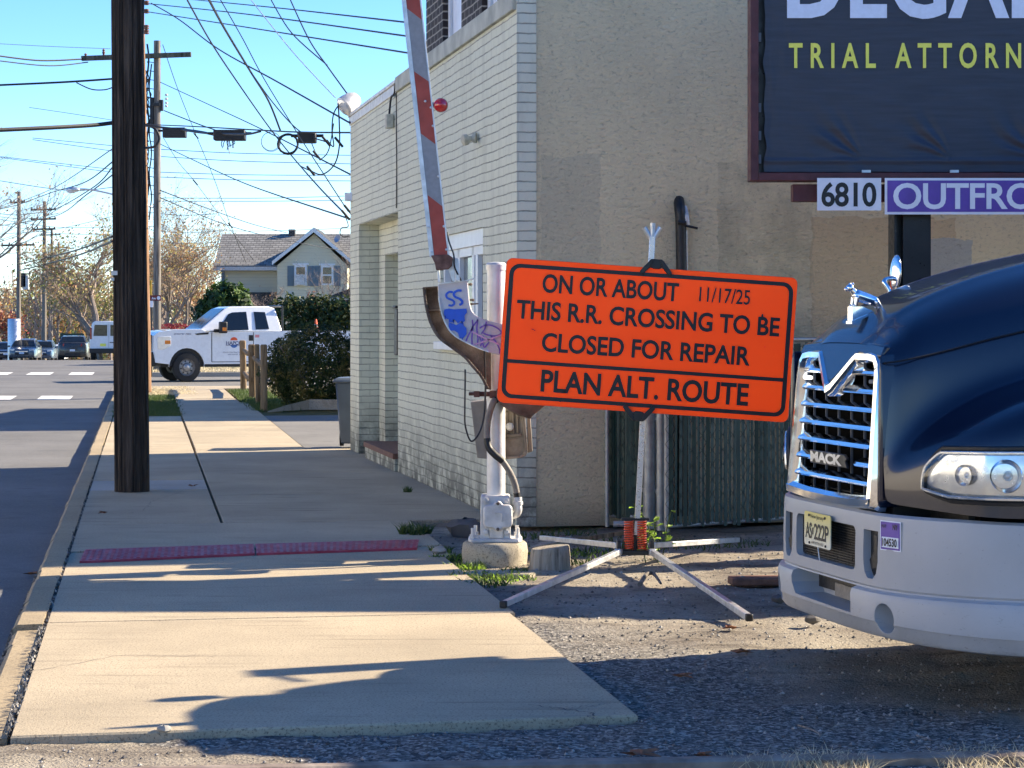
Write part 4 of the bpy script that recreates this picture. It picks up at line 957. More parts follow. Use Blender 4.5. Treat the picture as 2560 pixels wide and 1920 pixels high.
# stump beside the foundation
mb = MB(); rg = random.Random(8); a = G(*r6(1250, 1515)); rings = []
for z, k in ((-.05, 1.02), (.0, 1.0), (.05, .98), (.105, .93), (.112, .88)):
    rings.append([V((a.x+.135*k*math.cos(t)*(1+.05*noise.noise(V((math.cos(t)*2, math.sin(t)*2, 1)))), a.y+.16+.13*k*math.sin(t), z*(1+.12*math.cos(t)))) for t in [2*math.pi*i/40 for i in range(40)]])
mb.loft(rings); tag(mb.build('block', wood('pale_split_block', (.36, .31, .24), (.50, .46, .38), 14, .6), loc=(a.x, a.y+.16, 0), smooth=35), 'low pale round block lying right of the gate foundation', 'block')
# ------------------------------------------------------------ dark blue semi truck
TA = R(14.3)
trk = thing('semi_truck', 'dark blue semi truck with a chrome grille and white bumper parked facing the road', 'truck', (1.394, 9.77, 0), TA)
def tp(mb, name, m, parent=trk, **k): return mb.build(name, m, parent, local=True, **k)
def paint():
    m, t, b = newmat('dark_blue_truck_paint'); v = coords(t)
    b.inputs['Base Color'].default_value = (.002, .0055, .023, 1); b.inputs['Metallic'].default_value = .0
    b.inputs['Roughness'].default_value = .25; b.inputs['Coat Weight'].default_value = .6; b.inputs['Coat Roughness'].default_value = .05
    c = mix(t, ramp(t, noi(t, v, 9, 6, .75), [(.58, 0.0), (.8, .10)]), (.002, .0055, .023), (.045, .042, .04))
    t.links.new(c, b.inputs['Base Color']); bump(t, b, noi(t, v, 3, 2), .02, .02); return m
M['tpaint'] = paint()
def bumperpaint():
    m, t, b = newmat('silver_white_bumper_plastic'); v = coords(t); c = (.39, .395, .405)
    base = ramp(t, noi(t, v, 2, 6), [(.3, tuple(x*.9 for x in c)), (.7, tuple(x*1.08 for x in c))])
    sx = nd(t, 'ShaderNodeSeparateXYZ'); tc = nd(t, 'ShaderNodeTexCoord'); t.links.new(tc.outputs['Object'], sx.inputs[0])
    low = ramp(t, sx.outputs[2], [(.25, 1.0), (.48, 0.0)])
    scr = ramp(t, noi(t, coords(t, (10, 10, 34)), 2.0, 6, .75, .8), [(.60, 0.0), (.66, .8)])
    base = mix(t, math_(t, 'MULTIPLY', low, scr), base, (.12, .115, .11))
    scr2 = ramp(t, noi(t, coords(t, (7, 7, 70)), 1.4, 4, .7, .3), [(.70, 0.0), (.74, .5)])
    base = mix(t, scr2, base, (.25, .25, .25))
    base = mix(t, ramp(t, noi(t, v, 70, 3, .8), [(.66, 0.0), (.72, .6)]), base, (.16, .15, .14))
    base = mix(t, math_(t, 'MULTIPLY', ramp(t, sx.outputs[2], [(.2, .7), (.36, 0.0)]), ramp(t, noi(t, v, 5, 6, .7), [(.45, 0.0), (.65, 1.0)])), base, (.22, .20, .18))
    t.links.new(base, b.inputs['Base Color']); b.inputs['Roughness'].default_value = .42; return m
M['bumper'] = bumperpaint()
secs = [
 (.045, [(0,1.500),(.24,1.500),(.43,1.485),(.500,1.435),(.512,1.25),(.515,1.05),(.520,.98),(.53,.93),(.535,.90),(.535,.83)]),
 (.082, [(0,1.555),(.25,1.552),(.445,1.52),(.522,1.448),(.535,1.25),(.542,1.06),(.56,1.01),(.60,.97),(.62,.93),(.62,.825)]),
 (.125, [(0,1.59),(.255,1.586),(.455,1.545),(.537,1.46),(.548,1.26),(.555,1.09),(.60,1.055),(.68,1.02),(.715,.96),(.715,.82)]),
 (.20,  [(0,1.635),(.265,1.63),(.46,1.585),(.547,1.48),(.56,1.275),(.572,1.135),(.68,1.125),(.83,1.095),(.885,1.01),(.885,.81)]),
 (.31,  [(0,1.694),(.27,1.692),(.46,1.634),(.552,1.512),(.572,1.31),(.595,1.20),(.76,1.205),(.97,1.175),(1.03,1.08),(1.03,.80)]),
 (.48,  [(0,1.765),(.275,1.765),(.46,1.70),(.565,1.56),(.587,1.375),(.612,1.285),(.81,1.295),(1.03,1.265),(1.085,1.155),(1.085,.80)]),
 (.75,  [(0,1.845),(.28,1.85),(.47,1.78),(.582,1.63),(.61,1.44),(.64,1.36),(.84,1.37),(1.05,1.345),(1.115,1.225),(1.115,.80)]),
 (1.25, [(0,1.945),(.30,1.95),(.51,1.87),(.64,1.71),(.66,1.51),(.69,1.41),(.88,1.42),(1.08,1.39),(1.14,1.27),(1.14,1.10)]),
 (2.05, [(0,2.06),(.34,2.06),(.60,1.98),(.74,1.80),(.77,1.55),(.79,1.38),(.92,1.36),(1.08,1.32),(1.12,1.20),(1.12,1.05)]),
]
mb = MB(); rings = []
for x, h in secs:
    xs_ = lambda z: x+max(0, z-1.0)*.075 if x < .15 else x
    h = h[:2]+[(h[1][0]+.03, h[1][1]-.020)]+h[2:]
    near = [(xs_(z), -y, z) for y, z in h]; far = [(xs_(z), y, z) for y, z in h[1:]]
    rings.append(near[::-1]+far)
n = len(rings[0]); vs = [p for r in rings for p in r]
mb.add(vs, [(k*n+i, k*n+i+1, (k+1)*n+i+1, (k+1)*n+i) for k in range(len(rings)-1) for i in range(n-1)])
tp(mb, 'hood', M['tpaint'], sub=3)
# inner dark shell closing the hood from below
mb = MB(); mb.mm((.16, -.46, .5), (2.0, .46, 1.42)); mb.mm((.3, -.9, .75), (.9, .9, 1.05)); tp(mb, 'engine_bay', M['void'])
# front nose between hood and grille, dips into the V
mb = MB()
nose = [(-.46, 1.49), (-.25, 1.505), (0, 1.51), (.25, 1.505), (.46, 1.49), (.46, 1.44), (.21, 1.455), (.035, 1.335), (0, 1.322), (-.035, 1.335), (-.21, 1.455), (-.46, 1.44)]
mb.loft([[(.058+max(0, z-1.44)*.5-.045*max(0, 1-abs(y)/.22)*min(1, max(0, (1.50-z)/.1)), y, z) for y, z in nose], [(.11, y, z) for y, z in nose]]); tp(mb, 'nose_panel', M['tpaint'], bevel=.01)
for s in (-1, 1):
    mb = MB(); mb.prism([(.03, s*.492, .80), (.03, s*.520, .83), (.035, s*.515, 1.38), (.035, s*.492, 1.46)], (.1, 0, 0)); tp(mb, 'grille_side_trim', M['tpaint'], bevel=.012)
mb = MB(); pts = [(.06, -1.06), (.08, -.9)]
# chrome grille surround: closed outline with the V dip
out = [(0.495,.815),(0.489,.95),(0.482,1.15),(0.474,1.36),(0.461,1.42),(0.419,1.462),(0.342,1.472),(0.208,1.470),(0.185,1.455),(0.035,1.340),(0.000,1.325),(-0.035,1.340),(-0.185,1.455),(-0.208,1.470),(-0.342,1.472),(-0.419,1.462),(-0.461,1.42),(-0.474,1.36),(-0.482,1.15),(-0.489,.95),(-0.495,.815),(-0.481,.788),(-0.250,.775),(0.000,.772),(0.250,.775),(0.481,.788)]
mb = MB(); N = len(out); rr_ = []
cyz = (0, 1.1)
for i in range(N):
    p = V(out[i]); a = V(out[i-1]); c = V(out[(i+1) % N]); t = (c-a).normalized(); nrm = V((t.y, -t.x))
    w_ = .058
    if 20 <= i: w_ = .068
    xb = .012+.055*max(0, (p.y-.8)/.68)
    if 7 <= i <= 13: xb -= .045*max(0, 1-abs(p.x)/.22)
    inn = p-nrm*w_ if (p-nrm*w_-V(cyz)).length < (p-V(cyz)).length else p+nrm*w_
    if 7 <= i <= 13: inn = p+V((0, -.064 if i in (9, 10, 11) else -.054))
    m1 = p.lerp(inn, .3); m2 = p.lerp(inn, .75)
    rr_.append([V((xb+.03, p.x, p.y)), V((xb-.012, m1.x, m1.y)), V((xb-.016, m2.x, m2.y)), V((xb+.005, inn.x, inn.y)), V((xb+.06, inn.x, inn.y)), V((xb+.06, p.x, p.y))])
rr_.append(rr_[0]); mb.loft(rr_, False); gs = tp(mb, 'grille_surround', M['chrome'], smooth=35)
mb = MB(); mb.mm((.14, -.47, .78), (.15, .47, 1.46)); gb = tp(mb, 'radiator_screen', M['void'])
mb = MB()
for k in range(6): y = -.36+.144*k; mb.mm((.088, y-.003, .80), (.098, y+.003, 1.45))
mb.build('grille_rod', M['cablegrey'], gs, local=True)
def bar(y0, y1, z):
    xb = .012+.055*(z-.8)/.68; mb = MB()
    pr = [(xb+.035, z-.021), (xb+.010, z-.018), (xb+.003, z-.010), (xb+.008, z+.001), (xb+.045, z+.019), (xb+.07, z+.016)]
    mb.loft([[(x, y0, zz_) for x, zz_ in pr], [(x, y1, zz_) for x, zz_ in pr]]); mb.build('grille_bar', M['chrome'], gs, local=True, smooth=25)
zs = [1.378-.0787*k for k in range(7)]
bar(.12, .45, zs[0]); bar(-.45, -.12, zs[0])
for k in range(1, 5): bar(-.452, .452, zs[k])
bar(.215, .452, zs[5]); bar(-.452, -.235, zs[5]); bar(-.452, .452, zs[6])
# maker's letters
mb = MB(); z = zs[5]; mb.prism([(.012, y, zz_) for y, zz_ in ((.215, z-.03), (.222, z+.028), (-.17, z+.028), (-.205, z+.012), (-.185, z-.002), (-.205, z-.03))], (.014, 0, 0)); bg = tp(mb, 'badge', M['blackmetal'], bevel=.003)
mb = MB(); mb.text('MACK', (.0095, .207, z-.024), (0, -1, 0), (0, 0, 1), .36, .048, .05, .98); mb.build('lettering', M['galv'], bg, local=True)
# small lamps in the grille
def emat(name, c, s):
    m, t, b = newmat(name); b.inputs['Base Color'].default_value = (*c, 1); b.inputs['Emission Color'].default_value = (*c, 1); b.inputs['Emission Strength'].default_value = s; return m
for y, lit in ((.375, 1), (-.375, 0)):
    mb = MB(); mb.prism([(.055, y+dy, 1.335+dz) for dy, dz in ((-.036, -.009), (.03, -.009), (.036, 0), (.03, .009), (-.036, .009), (-.042, 0))], (.02, 0, 0))
    o = tp(mb, 'marker_lamp', emat('lit_marker_lamp', (1, .97, .9), .7) if lit else M['cablegrey'], bevel=.004); o['label'] = 'lit white marker lamp' if lit else 'dark unlit marker lamp'
# bumper: lofted skin, pockets cut for mesh, slots, step and lamp holes
plan = [(2.0, -1.17), (1.2, -1.17), (.8, -1.165), (.78, -1.15), (.52, -1.10), (.36, -1.02), (.24, -.92), (.14, -.80), (.062, -.66), (.014, -.5), (0, -.25), (0, 0)]
plan = plan[2:]
plan = plan+[(x, -y) for x, y in plan[::-1][1:]]
pls = spline([V((x, y, 0)) for x, y in plan], 4)
prof = [(-.09, .772), (-.025, .785), (-.004, .775), (.0, .755), (.004, .62), (.004, .478), (-.004, .468), (-.002, .462), (.022, .452), (.03, .43), (.026, .335), (.018, .325), (.012, .29), (-.005, .268), (-.06, .255), (-.12, .255)]
rings = []; back = [(-.16, .27), (-.16, .76)]
for i, p in enumerate(pls):
    a = pls[max(i-1, 0)]; c = pls[min(i+1, len(pls)-1)]; t = (c-a).normalized(); nrm = V((-t.y, t.x, 0))
    if nrm.x > 0 and abs(p.y) < .5: nrm = -nrm
    if nrm.dot(p-V((1.0, 0, 0))) < 0: nrm = -nrm
    dz = -.045*max(0, abs(p.y)-.55)
    rings.append([V((p.x, p.y, z+(dz if z < .4 else 0)-.03*max(0, abs(p.y)-.9)*(1 if z > .7 else 0)))+nrm*o for o, z in prof+back])
mb = MB(); mb.loft(rings); bmp = tp(mb, 'bumper', M['bumper'])
def rr2(y0, y1, z0, z1, r, n=5):
    out = []
    for cy, cz, a0 in ((y1-r, z1-r, 0), (y0+r, z1-r, 90), (y0+r, z0+r, 180), (y1-r, z0+r, 270)):
        for k in range(n+1): a = R(a0+90*k/n); out.append((cy+r*math.cos(a), cz+r*math.sin(a)))
    return out
cutters = []
def cut(poly, depth, x0=-.1, shrink=.93):
    mb = MB(); cy = sum(p[0] for p in poly)/len(poly); cz = sum(p[1] for p in poly)/len(poly)
    mb.loft([[(x0, y, z) for y, z in poly], [(.012, y, z) for y, z in poly], [(depth, cy+(y-cy)*shrink, cz+(z-cz)*shrink) for y, z in poly]])
    o = tp(mb, 'c', M['black']); cutters.append(o)
cut(rr2(-.33, .35, .525, .715, .03), .09)
for y in (-.468, .468):
    cut([(y-.06, .71), (y+.06, .71), (y+.06, .58), (y+.048, .53), (y+.022, .505), (y-.022, .505), (y-.048, .53), (y-.06, .58)], .10)
cut([(-.335, .462), (.345, .462), (.345, .40), (.30, .352), (-.335, .345)], .11)
for y in (-.60, .585): cut([(y+.058*math.cos(a), .352+.064*math.sin(a)) for a in [2*math.pi*k/24 for k in range(24)]], .10, -.1, .88)
for c in cutters:
    b = bmp.modifiers.new('cut', 'BOOLEAN'); b.operation = 'DIFFERENCE'; b.solver = 'EXACT'; b.object = c
dg = bpy.context.evaluated_depsgraph_get(); me = bpy.data.meshes.new_from_object(bmp.evaluated_get(dg))
bmp.modifiers.clear(); bmp.data = me
me.materials.clear(); me.materials.append(M['bumper']); me.polygons.foreach_set('material_index', [0]*len(me.polygons))
me.polygons.foreach_set('use_smooth', [True]*len(me.polygons)); me.set_sharp_from_angle(angle=R(32))
for c in cutters: bpy.data.objects.remove(c)
b = bmp.modifiers.new('bevel', 'BEVEL'); b.width = .006; b.segments = 2; b.limit_method = 'ANGLE'; b.angle_limit = R(45)
mb = MB(); mb.mm((.040, -.325, .53), (.044, .345, .712))
for k in range(16): z = .535+.0112*k; mb.mm((.028, -.32, z), (.034, .34, z+.004))
for k in range(44): y = -.315+.0152*k; mb.mm((.029, y, .53), (.033, y+.0035, .71))
tp(mb, 'bumper_mesh', M['blackmetal'])
for y in (-.468, .468):
    mb = MB(); mb.mm((.036, y-.058, .512), (.040, y+.058, .708)); mb.prism([(.026, y-.03, .55), (.026, y+.03, .54), (.026, y+.05, .58), (.026, y-.0, .62), (.026, y+.01, .69), (.026, y-.03, .69)], (.008, 0, 0)); tp(mb, 'tow_hook', M['black'], bevel=.004)
mb = MB(); mb.mm((.094, -.30, .38), (.099, .31, .455)); tp(mb, 'step_recess', M['black'])
mb = MB(); mb.mm((.085, -.31, .362), (.092, .1, .42)); tp(mb, 'step_plate', M['conduit'])
# number plate and sticker
mb = MB(); y0, y1, z0, z1 = -.105, .2, .588, .738
pl = rr2(y0, y1, z0, z1, .014); mb.prism([(-.022+.0, y, z) for y, z in pl], (.004, 0, 0))
def platemat():
    m, t, b = newmat('pale_yellow_plate'); v = coords(t); sx = nd(t, 'ShaderNodeSeparateXYZ'); t.links.new(v, sx.inputs[0])
    t.links.new(ramp(t, sx.outputs[2], [(.60, (.74, .71, .56)), (.735, (.74, .62, .18))]), b.inputs['Base Color']); b.inputs['Roughness'].default_value = .45; return m
pto = tp(mb, 'number_plate', platemat())
mb = MB(); Y = (0, -1, 0); Z3 = (0, 0, 1)
mb.text('AS', (-.0235, .184, .619), Y, Z3, .078, .072, .02, .9); mb.text('222P', (-.0235, .083, .619), Y, Z3, .170, .072, .02, .9)
mb.add([(-.0235, .098+dy, .655+dz) for dy, dz in ((-.008, .018), (.006, .012), (.004, -.014), (-.006, -.018), (-.009, 0))], [(0,1,2,3,4)])
mb.text('New Jersey', (-.0235, .125, .706), Y, Z3, .155, .024, .005); mb.text('APPORTIONED', (-.0235, .115, .597), Y, Z3, .14, .012, .01)
mb.build('plate_lettering', M['ink'], pto, local=True)
mb = MB()
for y, z in ((.14, .723), (-.045, .723), (.135, .600), (-.052, .600)): mb.lathe([(.006, 0), (.006, .004)], (-.0225, y, z), (-1, 0, 0), 10)
mb.build('plate_bolt', M['blackmetal'], pto, local=True)
mb = MB(); mb.tube([(-.02, .045, .59), (-.018, .03, .53)], .0025, 5); tp(mb, 'zip_tie', M['white'])
def skin(y, z, o=.006):  # point just off the bumper skin at lateral position y
    best = min(pls, key=lambda p: abs(p.y-y)+(10 if p.x > .7 else 0)); i = pls.index(best)
    j = i+1 if pls[min(i+1, len(pls)-1)].y < y or True else i
    a = max([p for p in pls if p.y <= y], key=lambda p: p.y); b_ = min([p for p in pls if p.y >= y], key=lambda p: p.y)
    k = 0 if b_.y == a.y else (y-a.y)/(b_.y-a.y); p = a.lerp(b_, k); t = (b_-a).normalized(); nrm = V((-abs(t.y), t.x*(1 if t.y > 0 else -1), 0)).normalized()
    return V((p.x, p.y, z))+nrm*o
mb = MB(); q4 = [skin(-.548, .635), skin(-.548, .760), skin(-.665, .760), skin(-.665, .635)]
mb.add(q4, [(0,1,2,3)]); sk = tp(mb, 'sticker', M['whitesign'])
mb = MB(); 
def sq(a, b_, c, d, o, m_, nm):
    mb = MB(); mb.add([skin(a, c, o), skin(a, d, o), skin(b_, d, o), skin(b_, c, o)], [(0,1,2,3)]); return mb.build(nm, m_, sk, local=True)
sq(-.553, -.660, .640, .755, .0072, M['purplesign'], 'sticker_panel'); sq(-.560, -.654, .648, .692, .0083, M['whitesign'], 'sticker_panel')
e_ = (skin(-.654, .7)-skin(-.560, .7)); el = e_.length; e_.normalize(); mb = MB()
mb.text('104530', skin(-.563, .653, .0095), e_, Z3, .088, .034, .03); mb.text('NY', skin(-.624, .724, .0095), e_, Z3, .03, .024, .03); mb.text('HUT', skin(-.560, .73, .0095), e_, Z3, .028, .014, .02)
mb.build('sticker_lettering', M['ink'], sk, local=True)
mb = MB(); g = [(-.15, .772, .0), (-.3, .772, 0)]
# dark gap filler between bumper and hood
mb = MB(); mb.mm((.10, -.5, .70), (.6, .5, .84)); mb.mm((.27, -.86, .70), (1.0, .86, .83)); tp(mb, 'bumper_gap', M['black'])
# headlights: a chrome bowl with three lamps behind a clear curved cover
def plano(s, ys): pass
hp = spline([V(p) for p in ((.142, -.752, 0), (.166, -.81, 0), (.20, -.875, 0), (.25, -.95, 0), (.32, -1.02, 0), (.48, -1.08, 0), (.68, -1.105, 0))], 4)
def clearmat():
    m, t, b = newmat('clear_lamp_cover'); tr = nd(t, 'ShaderNodeBsdfTransparent'); tr.inputs[0].default_value = (.93, .95, .97, 1); gl = nd(t, 'ShaderNodeBsdfGlossy'); gl.inputs['Roughness'].default_value = .06
    fr = nd(t, 'ShaderNodeFresnel'); fr.inputs[0].default_value = 1.45; ms = nd(t, 'ShaderNodeMixShader'); k = math_(t, 'ADD', fr.outputs[0], .05)
    t.links.new(k, ms.inputs[0]); t.links.new(tr.outputs[0], ms.inputs[1]); t.links.new(gl.outputs[0], ms.inputs[2]); t.links.new(ms.outputs[0], t.nodes['Material Output'].inputs[0]); return m
M['clear'] = clearmat(); M['bowl'] = mat('lamp_bowl_silver', (.78, .80, .82), .2, .75, .05, 6)
for s in (1, -1):
    def hpt(i, f, o):
        p = hp[i]; a = hp[max(i-1, 0)]; c = hp[min(i+1, len(hp)-1)]; t = (c-a).normalized(); nrm = V((t.y, -t.x, 0)); nrm = nrm if nrm.y < 0 else -nrm
        u = i/(len(hp)-1); zb = .908-.024*min(1, u*3); zt = .948+.105*min(1, (u*4.2))**.6+.012*u
        q_ = V((p.x, p.y, zb+(zt-zb)*f))+nrm*o
        return V((q_.x, s*q_.y, q_.z))
    n = len(hp); cols = 6
    def sheet(o0, o1, f0=0, f1=1):
        mb = MB(); vs = [hpt(i, f0+(f1-f0)*j/cols, o0+(o1-o0)*math.sin(math.pi*j/cols)) for i in range(n) for j in range(cols+1)]
        return mb.add(vs, [(i*(cols+1)+j, (i+1)*(cols+1)+j, (i+1)*(cols+1)+j+1, i*(cols+1)+j+1) for i in range(n-1) for j in range(cols)])
    hl = tp(sheet(.012, .018), 'headlight', M['bowl'], smooth=60)
    sheet(.036, .05).build('cover', M['clear'], hl, local=True, smooth=60)
    mb = MB(); loop = [hpt(i, -.02, .034) for i in range(n)]+[hpt(n-1, 1.02, .034)]+[hpt(i, 1.02, .034) for i in range(n-1, -1, -1)]
    mb.tube(loop, .0075, 6, closed=True); mb.build('bezel', M['bowl'], hl, local=True, smooth=50)
    mb = MB(); loop = [hpt(i, -.12, .018) for i in range(n)]+[hpt(n-1, 1.12, .018)]+[hpt(i, 1.12, .018) for i in range(n-1, -1, -1)]
    mb.tube(loop, .011, 6, closed=True); mb.build('seal', M['black'], hl, local=True, smooth=50)
    for i, r in ((11, .044), (17, .068), (21, .062)):
        c = hpt(i, .5, .022); a = hp[max(i-1, 0)]; b_ = hp[min(i+1, n-1)]; t = (b_-a).normalized(); nm = V((t.y, -t.x, 0)); nm = nm if nm.y < 0 else -nm; nm = V((nm.x-.5, s*nm.y, 0)).normalized()
        mb = MB(); mb.lathe([(r, .012), (r*.97, .018), (r*.90, .012), (r*.6, -.018), (r*.2, -.03), (.002, -.03)], c, nm, 26, cap=False); mb.build('lamp_reflector', M['chrome'], hl, local=True, smooth=50)
        mb = MB(); mb.ball(c+nm*-.01, r*.32, 12); mb.build('bulb', M['lampglass'], hl, local=True, smooth=60)
# recessed panel line above the bumper and hood seam
for s in (-1, 1):
    mb = MB(); mb.tube(spline([V((.05, s*.508, 1.418)), V((.12, s*.553, 1.43)), V((.30, s*.568, 1.468)), V((.55, s*.588, 1.53)), V((.9, s*.612, 1.60)), V((1.4, s*.67, 1.66)), V((2.0, s*.765, 1.70))]), .0042, 5); tp(mb, 'hood_seam', M['black'])
# chrome dog on the hood
mb = MB(); hx, hz = .20, 1.625
mb.prism([(hx-.085, -.026, hz-.035), (hx-.085, -.026, hz+.035), (hx-.035, -.026, hz+.035), (hx+.015, -.026, hz+.015)], (0, .052, 0))
mb.prism([(hx-.09, -.032, hz-.042), (hx+.09, -.032, hz+.033), (hx+.09, -.032, hz+.041), (hx-.09, -.032, hz-.03)], (0, .064, 0))
def cap(a, b_, r0, r1): mb.tube([a, V(a).lerp(V(b_), .5), b_], [r0, (r0+r1)/2*1.04, r1], 10); mb.ball(a, r0, 10); mb.ball(b_, r1, 10)
C_ = lambda x, y, z: V((hx+x, y, hz+z))
cap(C_(-.05, 0, .085), C_(.03, 0, .060), .027, .023)
for y in (-.02, .02): cap(C_(-.06, y, .075), C_(-.066, y, .04), .011, .008); cap(C_(-.066, y, .042), C_(-.074, y, .039), .007, .006); cap(C_(.035, y, .055), C_(.052, y, .035), .012, .008); cap(C_(.052, y, .035), C_(.045, y, .018), .008, .007)
cap(C_(-.062, 0, .095), C_(-.078, 0, .112), .017, .015); mb.ball(C_(-.085, 0, .118), (.019, .020, .018), 12); mb.ball(C_(-.102, 0, .112), (.012, .014, .010), 10)
for y in (-.016, .016): mb.ball(C_(-.078, y, .134), (.007, .004, .008), 8)
tp(mb, 'hood_ornament', M['chrome'], smooth=50)
# hood mirrors
for s in (1,):
    mb = MB(); c = V((.612, s*.62, 1.825)); Mx = Matrix.Rotation(R(4), 3, 'Y')
    mb.ball(c, (.016, .062, .088), 18, M=Mx); mb.tube(spline([V((.585, s*.575, 1.62)), V((.57, s*.59, 1.73)), V((.55, s*.61, 1.785)), V((.60, s*.62, 1.80))]), .012, 8); tp(mb, 'hood_mirror', M['chrome'], smooth=60)
# cab, sleeper, chassis and wheels behind the frame edge
mb = MB(); cabs = [(2.0, 1.0, .9, 1.9), (2.1, 1.05, .9, 2.1), (2.75, 1.1, .8, 2.75), (3.1, 1.1, .7, 2.95), (3.9, 1.1, .7, 3.05), (5.4, 1.1, .7, 3.15)]
mb.loft([[(x, -w_, zb), (x, w_, zb), (x, w_, zt-.2), (x, w_-.15, zt), (x, -w_+.15, zt), (x, -w_, zt-.2)] for x, w_, zb, zt in cabs]); tp(mb, 'cab', M['tpaint'], bevel=.04)
mb = MB(); mb.prism([(2.12, -.95, 2.12), (2.12, .95, 2.12), (2.70, .92, 2.70), (2.70, -.92, 2.70)], (-.02, 0, .02)); tp(mb, 'windshield', M['glass'])
for s in (-1, 1):
    mb = MB(); mb.prism([(2.65, s*1.102, 1.95), (3.6, s*1.102, 1.95), (3.6, s*1.102, 2.65), (2.95, s*1.102, 2.65)], (0, s*.006, 0)); tp(mb, 'door_window', M['glass'])
    mb = MB(); mb.box((2.45, s*1.38, 2.3), (.10, .2, .62)); mb.tube([(2.6, s*1.1, 2.6), (2.47, s*1.36, 2.6)], .02, 6); mb.tube([(2.6, s*1.1, 2.0), (2.47, s*1.36, 2.05)], .02, 6); tp(mb, 'door_mirror', M['chrome'], bevel=.02)
    mb = MB(); mb.lathe([(.075, .8), (.075, 3.7)], (5.55, s*.95, 0), n=16); tp(mb, 'exhaust_stack', M['chrome'], smooth=40)
    for x in (1.28, 6.0, 7.3):
        mb = MB(); mb.lathe([(.30, -.14), (.47, -.15), (.51, -.10), (.51, .10), (.47, .15), (.30, .14)], (x, s*(1.0), .51), (0, 1, 0), 36, cap=False); wh = tp(mb, 'wheel', M['tyre'], smooth=40)
        mb = MB(); mb.lathe([(.30, .12), (.27, .03), (.12, .02), (.11, .10), (.01, .11)], (x, s*1.0, .51), (0, s, 0), 28, cap=False); mb.build('rim', M['alu'], wh, local=True, smooth=40)
mb = MB(); mb.mm((.6, -.45, .55), (8, -.35, .85)); mb.mm((.6, .35, .55), (8, .45, .85)); mb.mm((5.6, -.9, .85), (8.0, .9, 1.02)); tp(mb, 'chassis', M['blackmetal'])
# ------------------------------------------------------------ utility poles
def rough_pole(mb, a, b, r0, r1, n=72, segs=40, amp=.07, seed=0, crack=True):
    a = V(a); b = V(b); rings = []
    for k in range(segs+1):
        f = k/segs; c = a.lerp(b, f); r = r0+(r1-r0)*f; ring = []
        for i in range(n):
            t = 2*math.pi*i/n; z = c.z
            d = noise.noise(V((math.cos(t)*5, math.sin(t)*5, z*.35+seed)))*.5+noise.noise(V((math.cos(t)*13, math.sin(t)*13, z*.5+seed+7)))*.5
            cr = max(0, .12-abs(noise.noise(V((math.cos(t)*3.4, math.sin(t)*3.4, z*.12+seed+3)))))*1.6 if crack else 0
            ring.append(c+V((math.cos(t), math.sin(t), 0))*r*(1+amp*d-cr*.8))
        rings.append(ring)
    return mb.loft(rings)
pb = P(328, 1229, 20.5); pb.z = 0; tb = P(316, 0, 20.5); d = (tb-pb)/tb.z
up_ = thing('utility_pole', 'thick dark creosoted utility pole on the sidewalk in the foreground', 'utility pole', (pb.x, 20.55, 0))
mb = MB(); rough_pole(mb, V((pb.x, 20.55, -.1)), V((pb.x, 20.55, 0))+V((d.x, 0, 1))*11, .160, .127, 140, 90, .11); mb.build('shaft', M['pole'], up_, smooth=50)
mb = MB()
for v0, v1, u0, u1 in ((677, 688, 279, 294), (694, 702, 278, 286)):
    a = P(u0, v1, 20.40); b_ = P(u1, v0, 20.40); mb.mm((a.x, 20.385, a.z), (b_.x, 20.40, b_.z))
mb.build('metal_tag', M['castpaint'], up_)
mb = MB(); mb.tube(spline([V((pb.x+.15, 20.5, z))+V((d.x*z+.012*math.sin(z*3), 0, 0)) for z in [.2+.5*k for k in range(18)]], 2), .008, 5); mb.build('ground_wire', M['cable'], up_, smooth=60)
# brown pole right behind
pB = P(356, 981, 48.6); pB.z = 0
polb = thing('utility_pole', 'sunlit brown utility pole standing just behind the dark foreground pole', 'utility pole', pB)
tB = P(341, 0, 48.6)
mb = MB(); rough_pole(mb, pB, pB+(tB-pB)*1.55, .205, .15, 30, 30, .05, 5); mb.build('shaft', M['polebrown'], polb, smooth=50)
mb = MB()
for v in (7, 28, 68, 80): 
    c = P(366, v, 48.3); mb.lathe([(.03, -.05), (.06, -.04), (.06, -.01), (.03, 0), (.06, .01), (.06, .04), (.03, .05)], c, n=10); mb.tube([c, c+V((-.2, .2, 0))], .015, 5)
mb.build('insulator', M['rust2'], polb, smooth=40)
# grey pole with one crossarm
ZC = 70.0; pc = P(393, 900, ZC); pc.z = 0; tC = P(393, 102, ZC)
polc = thing('utility_pole', 'grey weathered utility pole with a long crossarm left of the house', 'utility pole', pc)
mb = MB(); rough_pole(mb, pc, tC, .125, .108, 26, 20, .05, 9); mb.build('shaft', M['polegrey'], polc, smooth=50)
mb = MB(); a = P(207, 148, ZC); b_ = P(480, 138, ZC); sqbar(mb, a+V((0, -.2, 0)), b_+V((0, -.2, 0)), .15); ca = mb.build('crossarm', M['arm'], polc, bevel=.01)
mb = MB()
for u, v in ((217, 143), (262, 132)): 
    c = P(u, v, ZC)+V((0, -.2, 0)); mb.lathe([(.03, -.1), (.05, 0), (.03, .03), (.05, .06), (.02, .1)], c, n=8)
mb.build('insulator', M['rust2'], ca, smooth=40)
mb = MB(); rg = random.Random(12)
for k in range(16):
    v = 155+k*22; x0 = P(370+rg.uniform(-5, 6), v, ZC)
    mb.tube(spline([x0+V((rg.uniform(-.1, .1), -.15, -j*.22)) for j in range(4)]), .018, 5)
    mb.tube([P(374, v, ZC), P(386, v+2, ZC)], .012, 4); mb.ball(P(370, v, ZC), .035, 6)
